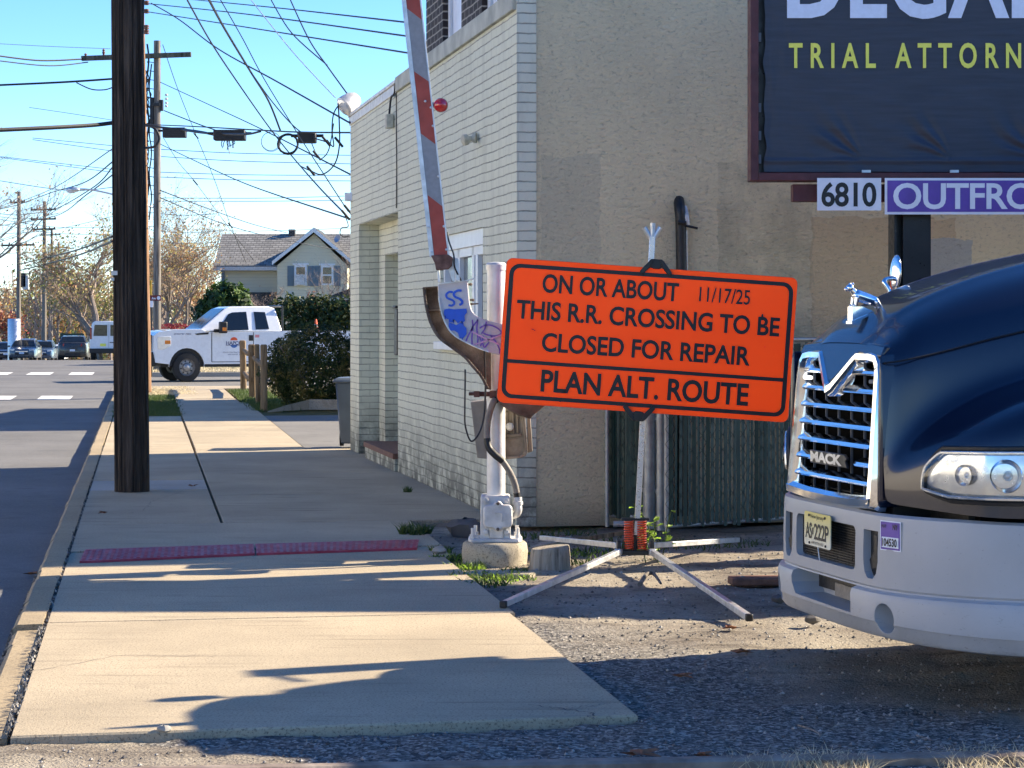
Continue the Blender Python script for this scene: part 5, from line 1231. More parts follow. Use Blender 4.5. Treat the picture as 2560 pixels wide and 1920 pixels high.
mb.tube(spline([P(368+4*math.sin(k*1.3), 110+k*32, ZC) for k in range(15)], 3), .03, 5); mb.tube(spline([P(376+3*math.cos(k*1.7), 160+k*30, ZC) for k in range(14)], 3), .022, 5)
mb.mm(tuple(P(376, 310, ZC)-V((0, .1, 0))), tuple(P(385, 245, ZC)+V((0, .1, 0)))); mb.mm(tuple(P(400, 277, ZC)-V((0, .1, 0))), tuple(P(408, 250, ZC)+V((0, .1, 0)))); mb.mm(tuple(P(384, 266, ZC)-V((0, .2, 0))), tuple(P(402, 259, ZC)-V((0, .1, 0))))
mb.build('cable_riser', M['cable'], polc, smooth=50)
mb = MB()
for v in (240, 250, 260, 268): mb.lathe([(.03, 0), (.05, .02), (.05, .05), (.03, .07)], P(416, v, ZC-.2), n=8)
mb.build('switch', M['castpaint'], polc)
# street lamp on an arm
lz = ZC-1.0; rt = thing('street_lamp', 'grey cobra head street lamp on a long arm reaching left over the road', 'street lamp', P(393, 490, ZC))
mb = MB(); mb.tube(spline([P(389, 520, ZC), P(320, 497, lz), P(270, 483, lz), P(225, 474, lz), P(196, 473, lz)], 4), .03, 8); mb.build('arm', M['galv'], rt, smooth=60)
c = P(182, 474, lz); mb = MB(); mb.ball(c, (.24, .12, .085), 16); mb.build('lamp_head', M['galv'], rt, smooth=60)
mb = MB(); mb.ball(c+V((-.05, 0, -.05)), (.15, .10, .07), 14); mb.build('lens', M['lampglass'], rt, smooth=60)
# far poles
def farpole(label, u, vt, Z, r, arms, col_='polegrey'):
    p = P(u, 905, Z); p.z = zdrop(Z)-.1; t = P(u+1.5, vt, Z); rt = thing('utility_pole', label, 'utility pole', p)
    mb = MB(); mb.tube([p, t], [r, r*.75], 8); mb.build('shaft', M[col_], rt, smooth=60)
    for v, w_ in arms:
        mb = MB(); c = P(u, v, Z); sqbar(mb, c-V((w_/2, .2, 0)), c+V((w_/2, -.2, .05)), .13); co = mb.build('crossarm', M['arm'], rt)
        mb = MB()
        for k in (-.46, -.25, .25, .46): mb.lathe([(.04, 0), (.07, .08), (.04, .16)], c+V((w_*k, -.2, .06)), n=6)
        mb.build('insulator', M['rust2'], co)
farpole('far utility pole with a metal sleeve at its foot at the left edge', 46, 479, 150, .17, ((507, 1.0), (614, 2.3)))
farpole('far utility pole with three short crossarms left of the foreground pole', 110, 503, 165, .18, ((525, 1.9), (549, 1.9), (574, 1.8)))
farpole('distant shorter pole right behind the three armed pole', 128, 575, 225, .17, ((588, 2.0),))
farpole('most distant thin pole between the street and the trees', 145, 605, 260, .15, ((620, 2.2),))
c0 = P(35, 858, 148); mb = MB(); mb.lathe([(.42, 0), (.42, 3.1), (.38, 3.15)], (c0.x, 148, c0.z-1.5), n=16)
tag(mb.build('metal_sleeve', M['galv'], loc=(c0.x, 148, c0.z-1.5), smooth=40), 'bright ribbed metal sleeve beside the leftmost far pole', 'sleeve')
# street name sign and yellow warning sign by the brown pole
sx_ = P(378, 900, 66); rt = thing('street_sign', 'maroon street name plate reading Ave on a thin post', 'street sign', (sx_.x, 66, 0))
mb = MB(); mb.tube([(sx_.x, 66, -.1), (sx_.x, 66, P(0, 738, 66).z)], .035, 6); mb.build('post', M['blackmetal'], rt)
mb = MB(); a = P(372, 752, 66); b_ = P(403, 738, 66); mb.mm((a.x-.3, 65.95, a.z), (b_.x, 65.97, b_.z)); pl_ = mb.build('plate', mat('maroon_sign_sheet', (.14, .012, .02), .5, 0, .1, 5), rt)
mb = MB(); o = P(379, 748.6, 65.945); mb.text('Ave', o, (1,0,0), (0,0,1), .12, .075, .03); c = P(396.5, 745, 65.94); mb.add([c+V((.055*math.cos(t), 0, .055*math.sin(t))) for t in [2*math.pi*k/14 for k in range(14)]], [list(range(14))]); mb.build('lettering', M['whitesign'], pl_)
mb = MB(); a = P(374, 768, 65.9); b_ = P(382, 752, 65.9); mb.mm((a.x, 65.94, a.z), (b_.x, 65.96, b_.z)); mb.build('small_plate', M['whitesign'], rt)
a = P(369, 738, 67); b_ = P(379, 700, 67); rt = thing('warning_sign', 'tall yellow warning sign partly hidden by the brown pole', 'sign', ((a.x+b_.x)/2, 67, 0))
mb = MB(); mb.mm((a.x-.35, 67, a.z), (b_.x, 67.02, b_.z)); yp = mb.build('plate', mat('yellow_sign_sheet', (.72, .40, .015), .5, 0, .1, 5), rt)
mb = MB(); mb.text('E', P(372, 711, 66.98), (1,0,0), (0,0,1), .05, .08, .03); mb.build('lettering', M['ink'], yp)
mb = MB(); mb.tube([(a.x+.02, 67.06, -.1), (a.x+.02, 67.06, b_.z)], .03, 6); mb.build('post', M['galv'], rt)

# ------------------------------------------------------------ overhead wires
def wire(label, pts, r, m='cable', name='overhead_wire', cat='wire', conv=q1, n=5):
    Q_ = [P(*conv(x, y), z) for x, y, z in pts]; Q_ = spline(Q_, 8); mb = MB(); mb.tube(Q_, r*.85, n)
    return tag(mb.build(name, M[m], loc=Q_[0], smooth=60), label, cat, 'overhead wires and cables')
wire('topmost thin wire running right from the pole tops towards the gate arm', [(1160,-5,48), (1700,48,36), (2540,142,22.3)], .012)
wire('second thin wire running right from the top insulator of the brown pole', [(905,22,48.3), (1500,85,36), (2545,228,22.3)], .012)
wire('third thin wire running right from the lower insulator of the brown pole', [(905,72,48.3), (1500,165,36), (2550,332,22.3)], .012)
wire('medium cable sloping down right from the upper left to the splice coil', [(1140,-20,30), (1300,265,34), (1480,535,37), (1660,790,40), (1790,955,38), (1960,1150,33), (2130,1325,27.3)], .015)
wire('thickest black cable descending from the top to the strand of boxes', [(1275,-20,28), (1380,175,32), (1540,440,36), (1650,620,39), (1722,800,40)], .021)
wire('branch cable leaving the thickest cable towards the corner of the building', [(1540,440,36), (1680,635,34), (1840,805,32), (2000,870,30)], .012)
wire('thin wire descending past the thickest cable to the wall anchor', [(1350,-10,30), (1490,235,31), (1620,480,31), (1835,830,29), (2140,1300,27.4)], .009)
wire('pale thin service wire sloping down to the parapet flood light', [(1535,-10,30), (1800,320,29), (2060,600,27.2)], .008, 'galv')
wire('sagging thin wire joining the last service cable near the parapet', [(1660,-10,32), (1790,200,31), (2010,400,29)], .011)
wire('last service cable at upper right ending on the parapet corner', [(1780,-10,32), (1900,245,30), (2020,420,28.5), (2180,640,27)], .012)
wire('service cable from brown pole top crossing down to the parapet wall', [(930,20,48), (1100,120,44), (1340,300,39), (1700,500,33), (2150,755,27)], .015)
wire('thin cable from the grey pole middle sloping right above the boxes', [(985,505,69), (1300,650,56), (1600,790,44), (2160,1075,27.2)], .014)
wire('lower thin cable from the grey pole switch sloping right to the strand', [(1010,680,69), (1200,755,60), (1340,805,52)], .02)
wire('thick black messenger bundle arriving from the left to the foreground pole', [(-20,800,46), (300,785,47), (560,770,48), (690,755,48.4)], .055)
wire('upper strand of the bundle leaving the pole to the building on the right', [(880,765,48.4), (1150,775,43), (1600,800,35), (1850,812,31), (2160,815,27.2)], .014)
wire('lower thick strand carrying the black splice boxes', [(880,770,48.4), (1010,785,46), (1200,805,42), (1330,830,39)], .03)
wire('middle strand looping between the black splice boxes', [(1130,800,43), (1230,815,41), (1330,822,39), (1510,825,36), (1600,808,35)], .022)
wire('long guy wire falling from the grey pole top to the house roof', [(1000,275,70), (1090,540,74), (1205,830,80), (1320,1110,86), (1415,1380,92), (1510,1610,98)], .014)
wire('second guy wire crossing the first lower down', [(1000,840,70), (1100,1000,74), (1200,1120,78), (1400,1390,86), (1560,1600,92)], .012)
for i, (y0, y1, x0) in enumerate(((918, 955, 990), (962, 1008, 990), (1058, 1078, 985), (1088, 1112, 985))):
    wire(('first', 'second', 'third', 'fourth')[i]+' faint level wire from the top in the sky above the house', [(x0, y0, 95), (1500, (y0+y1)/2+6, 95), (2200, y1, 95)], .018, 'cablegrey')
wire('upper wire of the close pair just above the house ridge', [(1000,1216,110), (1600,1218,110), (2180,1203,110)], .018, 'cablegrey')
wire('lower wire of the close pair just above the house ridge', [(1000,1236,110), (1600,1237,110), (2180,1229,110)], .018, 'cablegrey')
wire('long sagging drop sloping from the grey pole to the lower wall corner', [(985,885,69), (1150,965,62), (1500,1125,48), (2150,1345,27.2)], .015)
wire('house service drop from the grey pole ending at the gable', [(985,1170,69), (1300,1290,90), (1560,1380,110), (1760,1430,128)], .024)
wire('second house drop passing over the gable roof', [(985,1215,69), (1400,1385,95), (1750,1475,118), (2130,1545,128)], .022)
wire('flat wire at the ridge height running behind the house', [(900,1390,120), (1500,1420,125), (2200,1400,130)], .02, 'cablegrey')
wire('sagging wire reaching the left end of the crossarm from the left', [(-20,342,66), (250,372,68), (520,362,69.8)], .03)
wire('lower sagging wire reaching the left end of the crossarm', [(-20,372,66), (300,404,68), (540,382,69.8)], .022)
wire('black cable with a clamp arriving from the left under the crossarm', [(-20,524,60), (390,505,60), (690,485,60)], .034)
wire('slack cable branching down from the clamp to the poles', [(470,508,60), (560,548,60), (640,552,60), (690,538,60)], .02)
wire('faint highest wire at the left edge of the sky', [(-20,268,90), (300,285,90), (680,300,90)], .014, 'galv')
wire('faint wire in the left sky under the thick bundle', [(180,660,100), (450,700,100), (690,738,100)], .014, 'cablegrey')
wire('upper wire of the pair in the left sky behind the tree tips', [(200,848,110), (690,895,110)], .018, 'cablegrey')
wire('lower wire of the pair in the left sky behind the tree tips', [(200,858,110), (690,928,110)], .018, 'cablegrey')
wire('upper wire sloping right in the left sky above the street lamp', [(0,962,120), (640,1035,120), (700,1040,120)], .02, 'cablegrey')
wire('lower wire sloping right in the left sky above the street lamp', [(0,968,120), (640,1052,120), (700,1058,120)], .02, 'cablegrey')
wire('wire running behind the street lamp head from the left edge', [(-20,1108,130), (420,1170,130), (700,1150,130)], .025, 'cablegrey')
wire('wire rising from the street lamp side up to the foreground pole', [(-20,1290,150), (310,1165,120), (690,915,70)], .022, 'cablegrey')
wire('bundle sagging from the foreground pole down to the far poles', [(690,995,70), (520,1120,95), (310,1185,120), (120,1255,150), (-20,1290,160)], .03)
wire('second sagging bundle from the foreground pole down to the far poles', [(690,1030,70), (560,1160,90), (320,1290,140), (100,1320,155), (-20,1310,165)], .03)
wire('third sagging bundle running down left below the street lamp', [(690,1075,70), (540,1190,90), (330,1330,150), (-20,1390,175)], .03)
wire('upper thick cable sloping down left behind the foreground pole', [(690,1452,70), (440,1545,100), (110,1625,150)], .045)
wire('lower thick cable sloping down left behind the foreground pole', [(690,1482,70), (440,1580,100), (110,1665,150)], .045)
for i, (x0, y0, x1, y1) in enumerate(((-20,1330,360,1310), (-20,1345,690,1395), (-20,1480,260,1330), (-20,1440,690,1330), (-20,1375,690,1440), (-20,1560,690,1470))):
    wire(('highest', 'second highest', 'third highest', 'fourth', 'fifth', 'lowest')[i]+' wire of the tangle between the far poles at the left edge', [(x0, y0, 165), ((x0+x1)/2, (y0+y1)/2+25, 165), (x1, y1, 165)], .022, 'cablegrey')
for i, y in enumerate((1300, 1408, 1475, 1500)):
    wire(('top', 'second', 'third', 'bottom')[i]+' thin wire crossing in front of the bare trees right of the poles', [(880, y, 140), (1100, y+22, 140), (1330, y+14, 140)], .02, 'cablegrey')
wire('crossing wire cable loop over the road at the far signals', [(-20,2100,200), (400,2125,200), (690,2118,200)], .03, 'galv')
# splice boxes and coils on the strand
def boxy(label, x0, y0, x1, y1, Z, d, m='black', fringe=False):
    a = P(*q1(x0, y1), Z); b_ = P(*q1(x1, y0), Z); rt = MB(); rt.mm((a.x, Z-d, a.z), (b_.x, Z+d, b_.z))
    o = thing('splice_box', label, 'splice box', ((a.x+b_.x)/2, Z, a.z))
    rt.build('housing', M[m], o, bevel=.02)
    mb = MB(); h = b_.z-a.z
    for k in range(5): z = a.z+h*(k+.5)/5; mb.mm((a.x+.02, Z-d-.008, z-.01), (b_.x-.02, Z-d+.0, z+.01))
    for s in (0, 1): 
        c = V((a.x if s == 0 else b_.x, Z, (a.z+b_.z)/2+h*.2)); mb.tube([c, c+V(((-1, 1)[s]*.1, 0, 0))], .025, 6)
    mb.build('rib', M['black'], o)
    if fringe:
        mb = MB(); rg = random.Random(2)
        for k in range(9): x = a.x+(b_.x-a.x)*(.3+.35*rg.random()); mb.tube(spline([V((x, Z-d, a.z)), V((x+rg.uniform(-.03, .03), Z-d, a.z-.06)), V((x+rg.uniform(-.1, .1), Z-d, a.z-rg.uniform(.1, .24)))]), .008, 4)
        mb.build('fringe', M['cablegrey'], o)
boxy('rectangular black splice box nearest the foreground pole', 1003, 785, 1145, 846, 44, .12)
boxy('long ragged splice case with hanging fringe on the strand', 1315, 800, 1510, 864, 38.5, .13, 'black', True)
boxy('tilted black splice box nearest the brick building', 1832, 815, 1945, 880, 31, .09)
def coil(label, cx, cy, r, Z, k, rad, m='cable'):
    mb = MB(); rg = random.Random(int(cx)); c = P(*q1(cx, cy), Z); R_ = r/2.458/F*Z; pts = []
    for i in range(k*24+1):
        t = 2*math.pi*i/24; rr_ = R_*(1+.05*math.sin(t*.37)+.02*rg.uniform(-1, 1)); pts.append(c+V((rr_*math.cos(t), .03*math.sin(t*.5), rr_*math.sin(t))))
    mb.tube(pts, rad, 5); tag(mb.build('cable_coil', M[m], loc=c, smooth=60), label, 'cable coil')
coil('thick black coil of spare cable hanging from the strand', 1770, 885, 60, 35, 5, .012)
coil('loose thin cable loops left of the thick black coil', 1665, 870, 58, 36, 2, .005)
wire('black cable loop bulging beside the foreground pole', [(890,765,48.3), (950,790,48), (978,850,48), (950,900,48), (890,910,48.2)], .035)
wire('drip loop hanging from the parapet flood light to the left', [(2085,640,27), (2050,700,27), (2040,800,27), (2050,900,27.1), (2010,860,27.3)], .010)
wire('long drip loop falling from the parapet and curving back left', [(2078,635,27), (2085,760,27), (2085,900,27), (2055,1010,27.1), (1980,1072,27.5), (1910,1050,28), (1845,1020,29)], .011)
wire('short loop with connector between the strand box and the parapet drop', [(1915,880,30.5), (1945,950,29.5), (1970,978,28.5), (2020,920,27.6), (2050,760,27.1)], .009)
wire('small cable tail looping at the wall edge beside the house roof', [(2120,1325,27.3), (2140,1390,27.2), (2100,1400,27.3), (2090,1435,27.3), (2110,1455,27.25), (2150,1450,27.2)], .008)
for x, y, Z in ((1948, 955, 29), (1910, 1050, 28), (2005, 868, 27.4), (2082, 873, 27.1), (2125, 1322, 27.3), (2140, 1290, 27.35), (1205, 835, 80), (1415, 1385, 92), (1200, 1120, 78)):
    mb = MB(); c = P(*q1(x, y), Z); k = 1+(Z/27-1)*.35; mb.tube([c+V((-.05*k, 0, .06*k)), c+V((.05*k, 0, -.06*k))], .016*k, 8); tag(mb.build('cable_connector', M['black'], loc=c, smooth=60), 'small dark connector clamped on an overhead cable', 'connector', 'small connectors on the overhead cables')
pr_ = P(873, 493, 27.1); mb = MB(); mb.mm((pr_.x-.05, 27.0, pr_.z-.05), (pr_.x+.08, 27.12, pr_.z+.05)); tag(mb.build('wall_bracket', M['whitesign'], loc=pr_, bevel=.01), 'small white box on the left edge of the brick building', 'box')

# ------------------------------------------------------------ foliage
def leaves(mb, c, rad, n, size, seed, nm, shell=.35, clump=2.2, low=0.0):
    rg = random.Random(seed); c = V(c); rad = V(rad)
    for _ in range(n):
        while True:
            p = V((rg.uniform(-1, 1), rg.uniform(-1, 1), rg.uniform(-1, 1)))
            if p.length <= 1: break
        f = p.length; p = p.normalized()*(f**shell) if f > 0 else p
        w_ = 1+.28*noise.noise(p*clump+V((seed, 0, 0)))+.16*noise.noise(p*clump*2.7+V((0, seed, 0)))
        q_ = c+V((p.x*rad.x, p.y*rad.y, p.z*rad.z))*w_
        if q_.z < low: continue
        s_ = size*rg.uniform(.5, 1.2); nv = (p+V((rg.uniform(-1, 1), rg.uniform(-1, 1), rg.uniform(-.6, 1.2)))).normalized(); a = nv.orthogonal().normalized(); b_ = nv.cross(a); t = rg.uniform(0, 6.28); a, b_ = a*math.cos(t)+b_*math.sin(t), b_*math.cos(t)-a*math.sin(t)
        k = noise.noise(q_*(1.6/max(rad.x, .2))*2.2+V((seed*3, 0, 0)))+rg.uniform(-.35, .35)
        mi = min(nm-1, max(0, int((k+.55)/1.1*nm)))
        mb.add([q_+a*s_, q_+b_*s_*.45, q_-a*s_, q_-b_*s_*.45], [(0,1,2,3)], mi)
    return mb
def shrub(name, label, cat, c, rad, n, size, mats, seed, group=None, **k):
    c = V(c); base = V((c.x, c.y, c.z-rad[2])); rt = thing(name, label, cat, base, 0, group)
    mb = MB(); leaves(mb, c, rad, n, size, seed, len(mats), **k); mb.build('foliage', [M[m] for m in mats], rt)
    mb = MB(); rg = random.Random(seed)
    for i in range(9):
        e = c+V((rg.uniform(-.7, .7)*rad[0], rg.uniform(-.7, .7)*rad[1], rg.uniform(-.2, .7)*rad[2])); mb.tube(spline([base+V((rg.uniform(-.1, .1), rg.uniform(-.1, .1), 0)), base.lerp(e, .5)+V((0, 0, .1*rad[2])), e], 3), [.02*rad[2]+.008]*1 if 0 else .012*max(1, rad[2]), 5)
    mb.build('stem', M['bark'], rt); return rt
shrub('yew_bush', 'large round dark evergreen bush beside the driveway', 'bush', P(*q2(1915, 1190), 40)+V((.0, .3, .02)), (.92, .85, .78), 21000, .036, ['dk1', 'yew1', 'yew1', 'yew2', 'yew3'], 3, shell=.28, low=.0)
shrub('rhododendron', 'bright green broad leaved bush behind the white pickup', 'bush', P(*q2(1400, 815), 86), (.98, .9, 1.0), 2200, .16, ['dk1', 'dk2', 'dk2', 'dk3'], 5, low=.0)
shrub('rhododendron', 'darker low green bush left of the broad leaved bush', 'bush', P(*q2(1300, 860), 87), (.75, .8, .75), 1200, .15, ['dk1', 'dk1', 'dk2'], 15, low=.0)
hd = thing('hedge', 'long clipped dark hedge in front of the yellow house', 'hedge', (P(780, 800, 100).x, 100, 0)); mb = MB(); rg = random.Random(4)
for k in range(7): leaves(mb, P(*q2(1750+75*k, 890), 100)+V((0, 0, -.1)), (.95, .9, 1.25), 1100, .13, 20+k, 3, low=0)
mb.build('foliage', [M['dk1'], M['yew1'], M['yew2']], hd)
for i, x in enumerate((1905, 1927)): shrub('dwarf_conifer', ('left', 'right')[i]+' one of two small rusty brown conifers at the house wall', 'shrub', P(*q2(x, 795), 118), (.22, .22, .75), 300, .09, ['rdk', 'dead'], 40+i, 'two brown conifers by the house')
shrub('red_bush', 'low bright red bush behind the pickup bonnet', 'bush', P(*q2(1075, 935), 92), (.8, .8, .2), 500, .08, ['rd', 'rdk', 'rdk'], 9, low=-.2)
# bare and autumn trees
def tree(label, base, h, spread, seed, leafn, lmats, lsz, trunk=.16, depth=5, lean=(0, 0), m='bark', leafy_low=.2):
    rg = random.Random(seed); base = V(base); rt = thing('tree', label, 'tree', base, 0, 'autumn trees in the background'); tb_ = MB(); lb = MB(); tips = []
    def grow(p, d, ln, r, k):
        pts = [p]; q_ = p; dd = d
        for i in range(3):
            dd = (dd+V((rg.uniform(-.22, .22), rg.uniform(-.22, .22), rg.uniform(-.06, .16)))).normalized(); q_ = q_+dd*ln/3; pts.append(q_)
        tb_.tube(pts, [r, r*.86, r*.74, r*.6], 6 if k > 2 else 3, False, 0 if k > 2 else 1)
        if k <= 2: tips.extend(pts[1:])
        if k == 0: return
        nb = rg.choice([3, 4]) if k < depth else 5
        for j in range(nb):
            f = 3 if j == 0 else rg.choice([1, 2, 2, 3]); o = pts[f]
            az = rg.uniform(0, 6.28); tl = rg.uniform(.35, .95)*spread
            side = V((math.cos(az), math.sin(az), 0)); nd_ = (dd*math.cos(tl)+side*math.sin(tl)).normalized()
            grow(o, nd_, ln*rg.uniform(.58, .82), r*.55, k-1)
    grow(base, V((lean[0], lean[1], 1)).normalized(), h*.33, trunk, depth)
    tb_.build('trunk', [M[m], M['twig']], rt)
    if leafn:
        for _ in range(leafn):
            q_ = rg.choice(tips)+V((rg.gauss(0, .3), rg.gauss(0, .3), rg.gauss(0, .3)))
            s_ = lsz*rg.uniform(.5, 1.2); nv = V((rg.uniform(-1, 1), rg.uniform(-1, 1), rg.uniform(-1, 1))).normalized(); a = nv.orthogonal().normalized(); b_ = nv.cross(a)
            lb.add([q_+a*s_, q_+b_*s_*.6, q_-a*s_, q_-b_*s_*.6], [(0,1,2,3)], rg.randrange(len(lmats)))
        lb.build('crown', [M[x] for x in lmats], rt)
    return rt
def tb0(u, Z): p = P(u, 900, Z); return V((p.x, Z, -.1+zdrop(Z)))
tree('big bare spreading tree with yellow leaves behind the foreground pole', tb0(250, 120), 11.0, .95, 3, 3500, ['or3', 'or2', 'gn', 'or1'], .09, .17, 6)
tree('bare russet tree between the grey pole and the yellow house', tb0(470, 150), 11.5, .9, 8, 4000, ['or1', 'or2', 'or3'], .08, .17, 6)
tree('bare tree filling the gap left of the yellow house', tb0(430, 125), 8.5, 1.0, 21, 2600, ['or2', 'or1', 'or3'], .08, .15, 6)
tree('thin bare tree with few brown leaves cut by the left edge', tb0(-60, 105), 12.5, 1.0, 14, 500, ['or1', 'or2', 'dead'], .08, .13, 6)
tree('lower orange tree at the left edge near the far poles', tb0(10, 210), 10, .9, 31, 1700, ['or1', 'or2', 'dead', 'or3'], .16, .22, 5)
tree('dark red leaved tree at the left edge above the parked cars', tb0(20, 190), 5.0, 1.0, 36, 1300, ['rdk', 'dead', 'dead'], .14, .16, 5)
tree('yellow brown tree behind the three armed pole', tb0(150, 230), 12, .9, 44, 2400, ['or3', 'or2', 'or1', 'gn'], .18, .24, 5)
tree('golden tree left of the foreground pole over the dark car', tb0(215, 170), 9, 1.0, 52, 2600, ['or3', 'gn', 'or2'], .14, .22, 5)
tree('orange tree behind the shed roof', tb0(530, 175), 9.5, .9, 63, 2200, ['or1', 'or2', 'dead', 'or3'], .15, .22, 5)
tree('brown tree filling the background behind the grey pole', tb0(400, 215), 13, .9, 71, 5000, ['or1', 'or2', 'or3'], .14, .26, 5)
tree('gnarled bare ornamental tree with silver bark in front of the yellow house', tb0(655, 108), 4.6, 1.25, 77, 60, ['or1', 'or2'], .05, .11, 6, (.25, 0))
tree('small bare tree at the wall edge in front of the house gable', tb0(905, 112), 7.0, 1.0, 83, 60, ['dead', 'or1'], .05, .12, 6)
# the far wood
mb = MB(); rg = random.Random(6)
for k in range(60):
    u = -560+rg.uniform(0, 1160); Z = rg.uniform(255, 330); h = rg.uniform(2.5, 6.5); leaves(mb, V(((u-U0)/F*Z, Z, zdrop(Z)+h)), (4.2, 3, h), 420, .42, 100+k, 6, shell=.5, low=-6)
tag(mb.build('far_wood', [M[x] for x in ('or2', 'or1', 'or3', 'dead', 'gn', 'dk2')]), 'orange and brown autumn wood along the horizon', 'wood', kind='stuff')
mb = MB(); rg = random.Random(16)
for k in range(110):
    u = -560+rg.uniform(0, 1160); Z = rg.uniform(210, 320); x = (u-U0)/F*Z; b0_ = V((x, Z, zdrop(Z)))
    for j in range(12):
        a = b0_+V((rg.uniform(-1, 1), 0, rg.uniform(1, 5))); mb.tube([a, a+V((rg.uniform(-2.5, 2.5), rg.uniform(-1, 1), rg.uniform(1, 5)))], .04, 3, False)
    mb.tube([b0_, b0_+V((rg.uniform(-.6, .6), 0, rg.uniform(6, 10)))], [.16, .05], 4)
tag(mb.build('far_trunks', M['twig']), 'thin bare trunks and branches of the far wood', 'wood', kind='stuff')
# grass and weeds
def blades(n, pts, h, m, seed, name, label, wd=.005, spread=.06, stuff=True, cat='grass', zf=None):
    rg = random.Random(seed); mb = MB()
    for _ in range(n):
        c, r = pts[rg.randrange(len(pts))]; a = rg.uniform(0, 6.28); rr_ = r*math.sqrt(rg.random()); p = V(c)+V((rr_*math.cos(a), rr_*math.sin(a), 0))
        hh = h*rg.uniform(.4, 1.1); b_ = V((rg.uniform(-1, 1), rg.uniform(-1, 1), 0)).normalized(); l = V((rg.gauss(0, spread), rg.gauss(0, spread), 0))*hh/.08
        w_ = wd*rg.uniform(.6, 1.3)
        mb.add([p-b_*w_, p+b_*w_, p+l*.4+V((0, 0, hh*.6))+b_*w_*.7, p+l*.4+V((0, 0, hh*.6))-b_*w_*.7, p+l+V((0, 0, hh))], [(0,1,2,3), (3,2,4)])
    o = mb.build(name, M[m] if isinstance(m, str) else m)
    return tag(o, label, cat, kind='stuff' if stuff else None)
def strip(n, s0, s1, t0, t1, h, m, seed, name, label, wd, z=-.02):
    rg = random.Random(seed); pts = [(SW(rg.uniform(s0, s1), rg.uniform(t0, t1), z), .12) for _ in range(n//4)]
    return blades(n, pts, h, m, seed, name, label, wd, .03)
strip(9000, 28.45, 39, .0, 1.12, .05, 'grass', 3, 'verge_grass', 'short green grass of the verge beside the kerb', .007)
strip(5000, 39, 45, .0, 1.6, .045, 'drygrass', 4, 'dry_verge', 'dry yellow grass at the street corner', .008)
strip(6000, 30.2, 42, 2.45, 3.2, .07, 'grass', 5, 'lawn_grass', 'green grass under the round bush and wooden posts', .008)
strip(7000, 59.5, 66, 0, 9, .07, 'drygrass', 7, 'far_grass', 'pale grass strip across the side street', .015, -.01)
wp_ = [(G(1165, 1410), .14), (G(1120, 1390), .12), (G(1180, 1435), .16), (G(1260, 1440), .2), (G(1100, 1372), .08), (G(1330, 1372), .15), (G(1480, 1375), .25), (G(1600, 1362), .2), (G(1640, 1350), .2), (G(1440, 1400), .12), (G(1430, 1325), .2), (G(1340, 1335), .18), (G(1210, 1452), .14), (G(1290, 1425), .1), (G(1530, 1345), .3), (G(1720, 1360), .25), (G(1840, 1352), .25)]
wp_ = [(V((p.x, p.y, -.03)), r) for p, r in wp_]
blades(1500, wp_, .055, 'grass', 11, 'ground_weeds', 'low green weeds around the gate foundation and sign base', .006, .06)
blades(350, [(p, r) for p, r in wp_[:7]], .04, 'green_leaf', 12, 'bright_weeds', 'bright yellow green weeds lit by the sun by the foundation', .009, .06)
mb = MB(); rg = random.Random(5); c = G(*rf(2085, 470))
pts = [(V((c.x+rg.gauss(0, .07), c.y+rg.gauss(0, .05), 0)), .03) for _ in range(10)]
tag(blades(260, pts, .09, 'grass', 14, 'grass_tuft', '', .005, .05, False, 'weed'), 'small green weed tuft at the right end of the concrete slab joint', 'weed')
c = G(*rf(2048, 262)); tag(blades(60, [(V((c.x, c.y, 0)), .04)], .06, 'grass', 15, 'grass_tuft', '', .006, .05, False), 'tiny lone weed growing from the apron near the brick wall', 'weed')
for i, (u, v, n, sp, lb_) in enumerate(((2070, 1900, 340, .18, 'dry straw grass tuft at the bottom edge right of centre'), (2480, 1893, 300, .22, 'dry straw grass tuft at the bottom right corner'), (1880, 1893, 90, .12, 'thin sparse dry grass wisp left of the straw tuft'))):
    c = G(u, v); tag(blades(n, [(V((c.x, c.y, -.03)), sp)], .06 if i < 2 else .06, 'drygrass', 30+i, 'dry_grass_tuft', '', .0018, .07, False), lb_, 'dry grass')
# leafy weed behind the sign mast
wd_ = G(1625, 1350); rt = thing('leafy_weed', 'bright yellow green leafy weed behind the sign stand mast', 'weed', (wd_.x, 14.8, -.03)); mb = MB(); rg = random.Random(9)
st_ = MB()
for k in range(7):
    x0 = V((wd_.x+rg.uniform(-.12, .1), 14.8+rg.uniform(-.1, .1), -.03)); x1 = x0+V((rg.uniform(-.16, .12), rg.uniform(-.08, .08), rg.uniform(.16, .40))); st_.tube(spline([x0, x0.lerp(x1, .5)+V((0, 0, .04)), x1], 3), .004, 5)
    for j in range(9):
        p = x0.lerp(x1, rg.uniform(.35, 1.05)); a = rg.uniform(0, 6.28); o = V((math.cos(a), math.sin(a), rg.uniform(-.2, .6))).normalized(); s_ = rg.uniform(.035, .07); w_ = o.cross(V((0, 0, 1))).normalized()
        mb.add([p, p+o*s_*.4+w_*s_*.3, p+o*s_*.8+w_*s_*.22+V((0,0,.006)), p+o*s_*1.15-V((0,0,.008)), p+o*s_*.8-w_*s_*.22+V((0,0,.006)), p+o*s_*.4-w_*s_*.3], [(0,1,2,3,4,5)])
mb.build('leaf_cluster', M['green_leaf'], rt); st_.build('stem', M['grass'], rt)
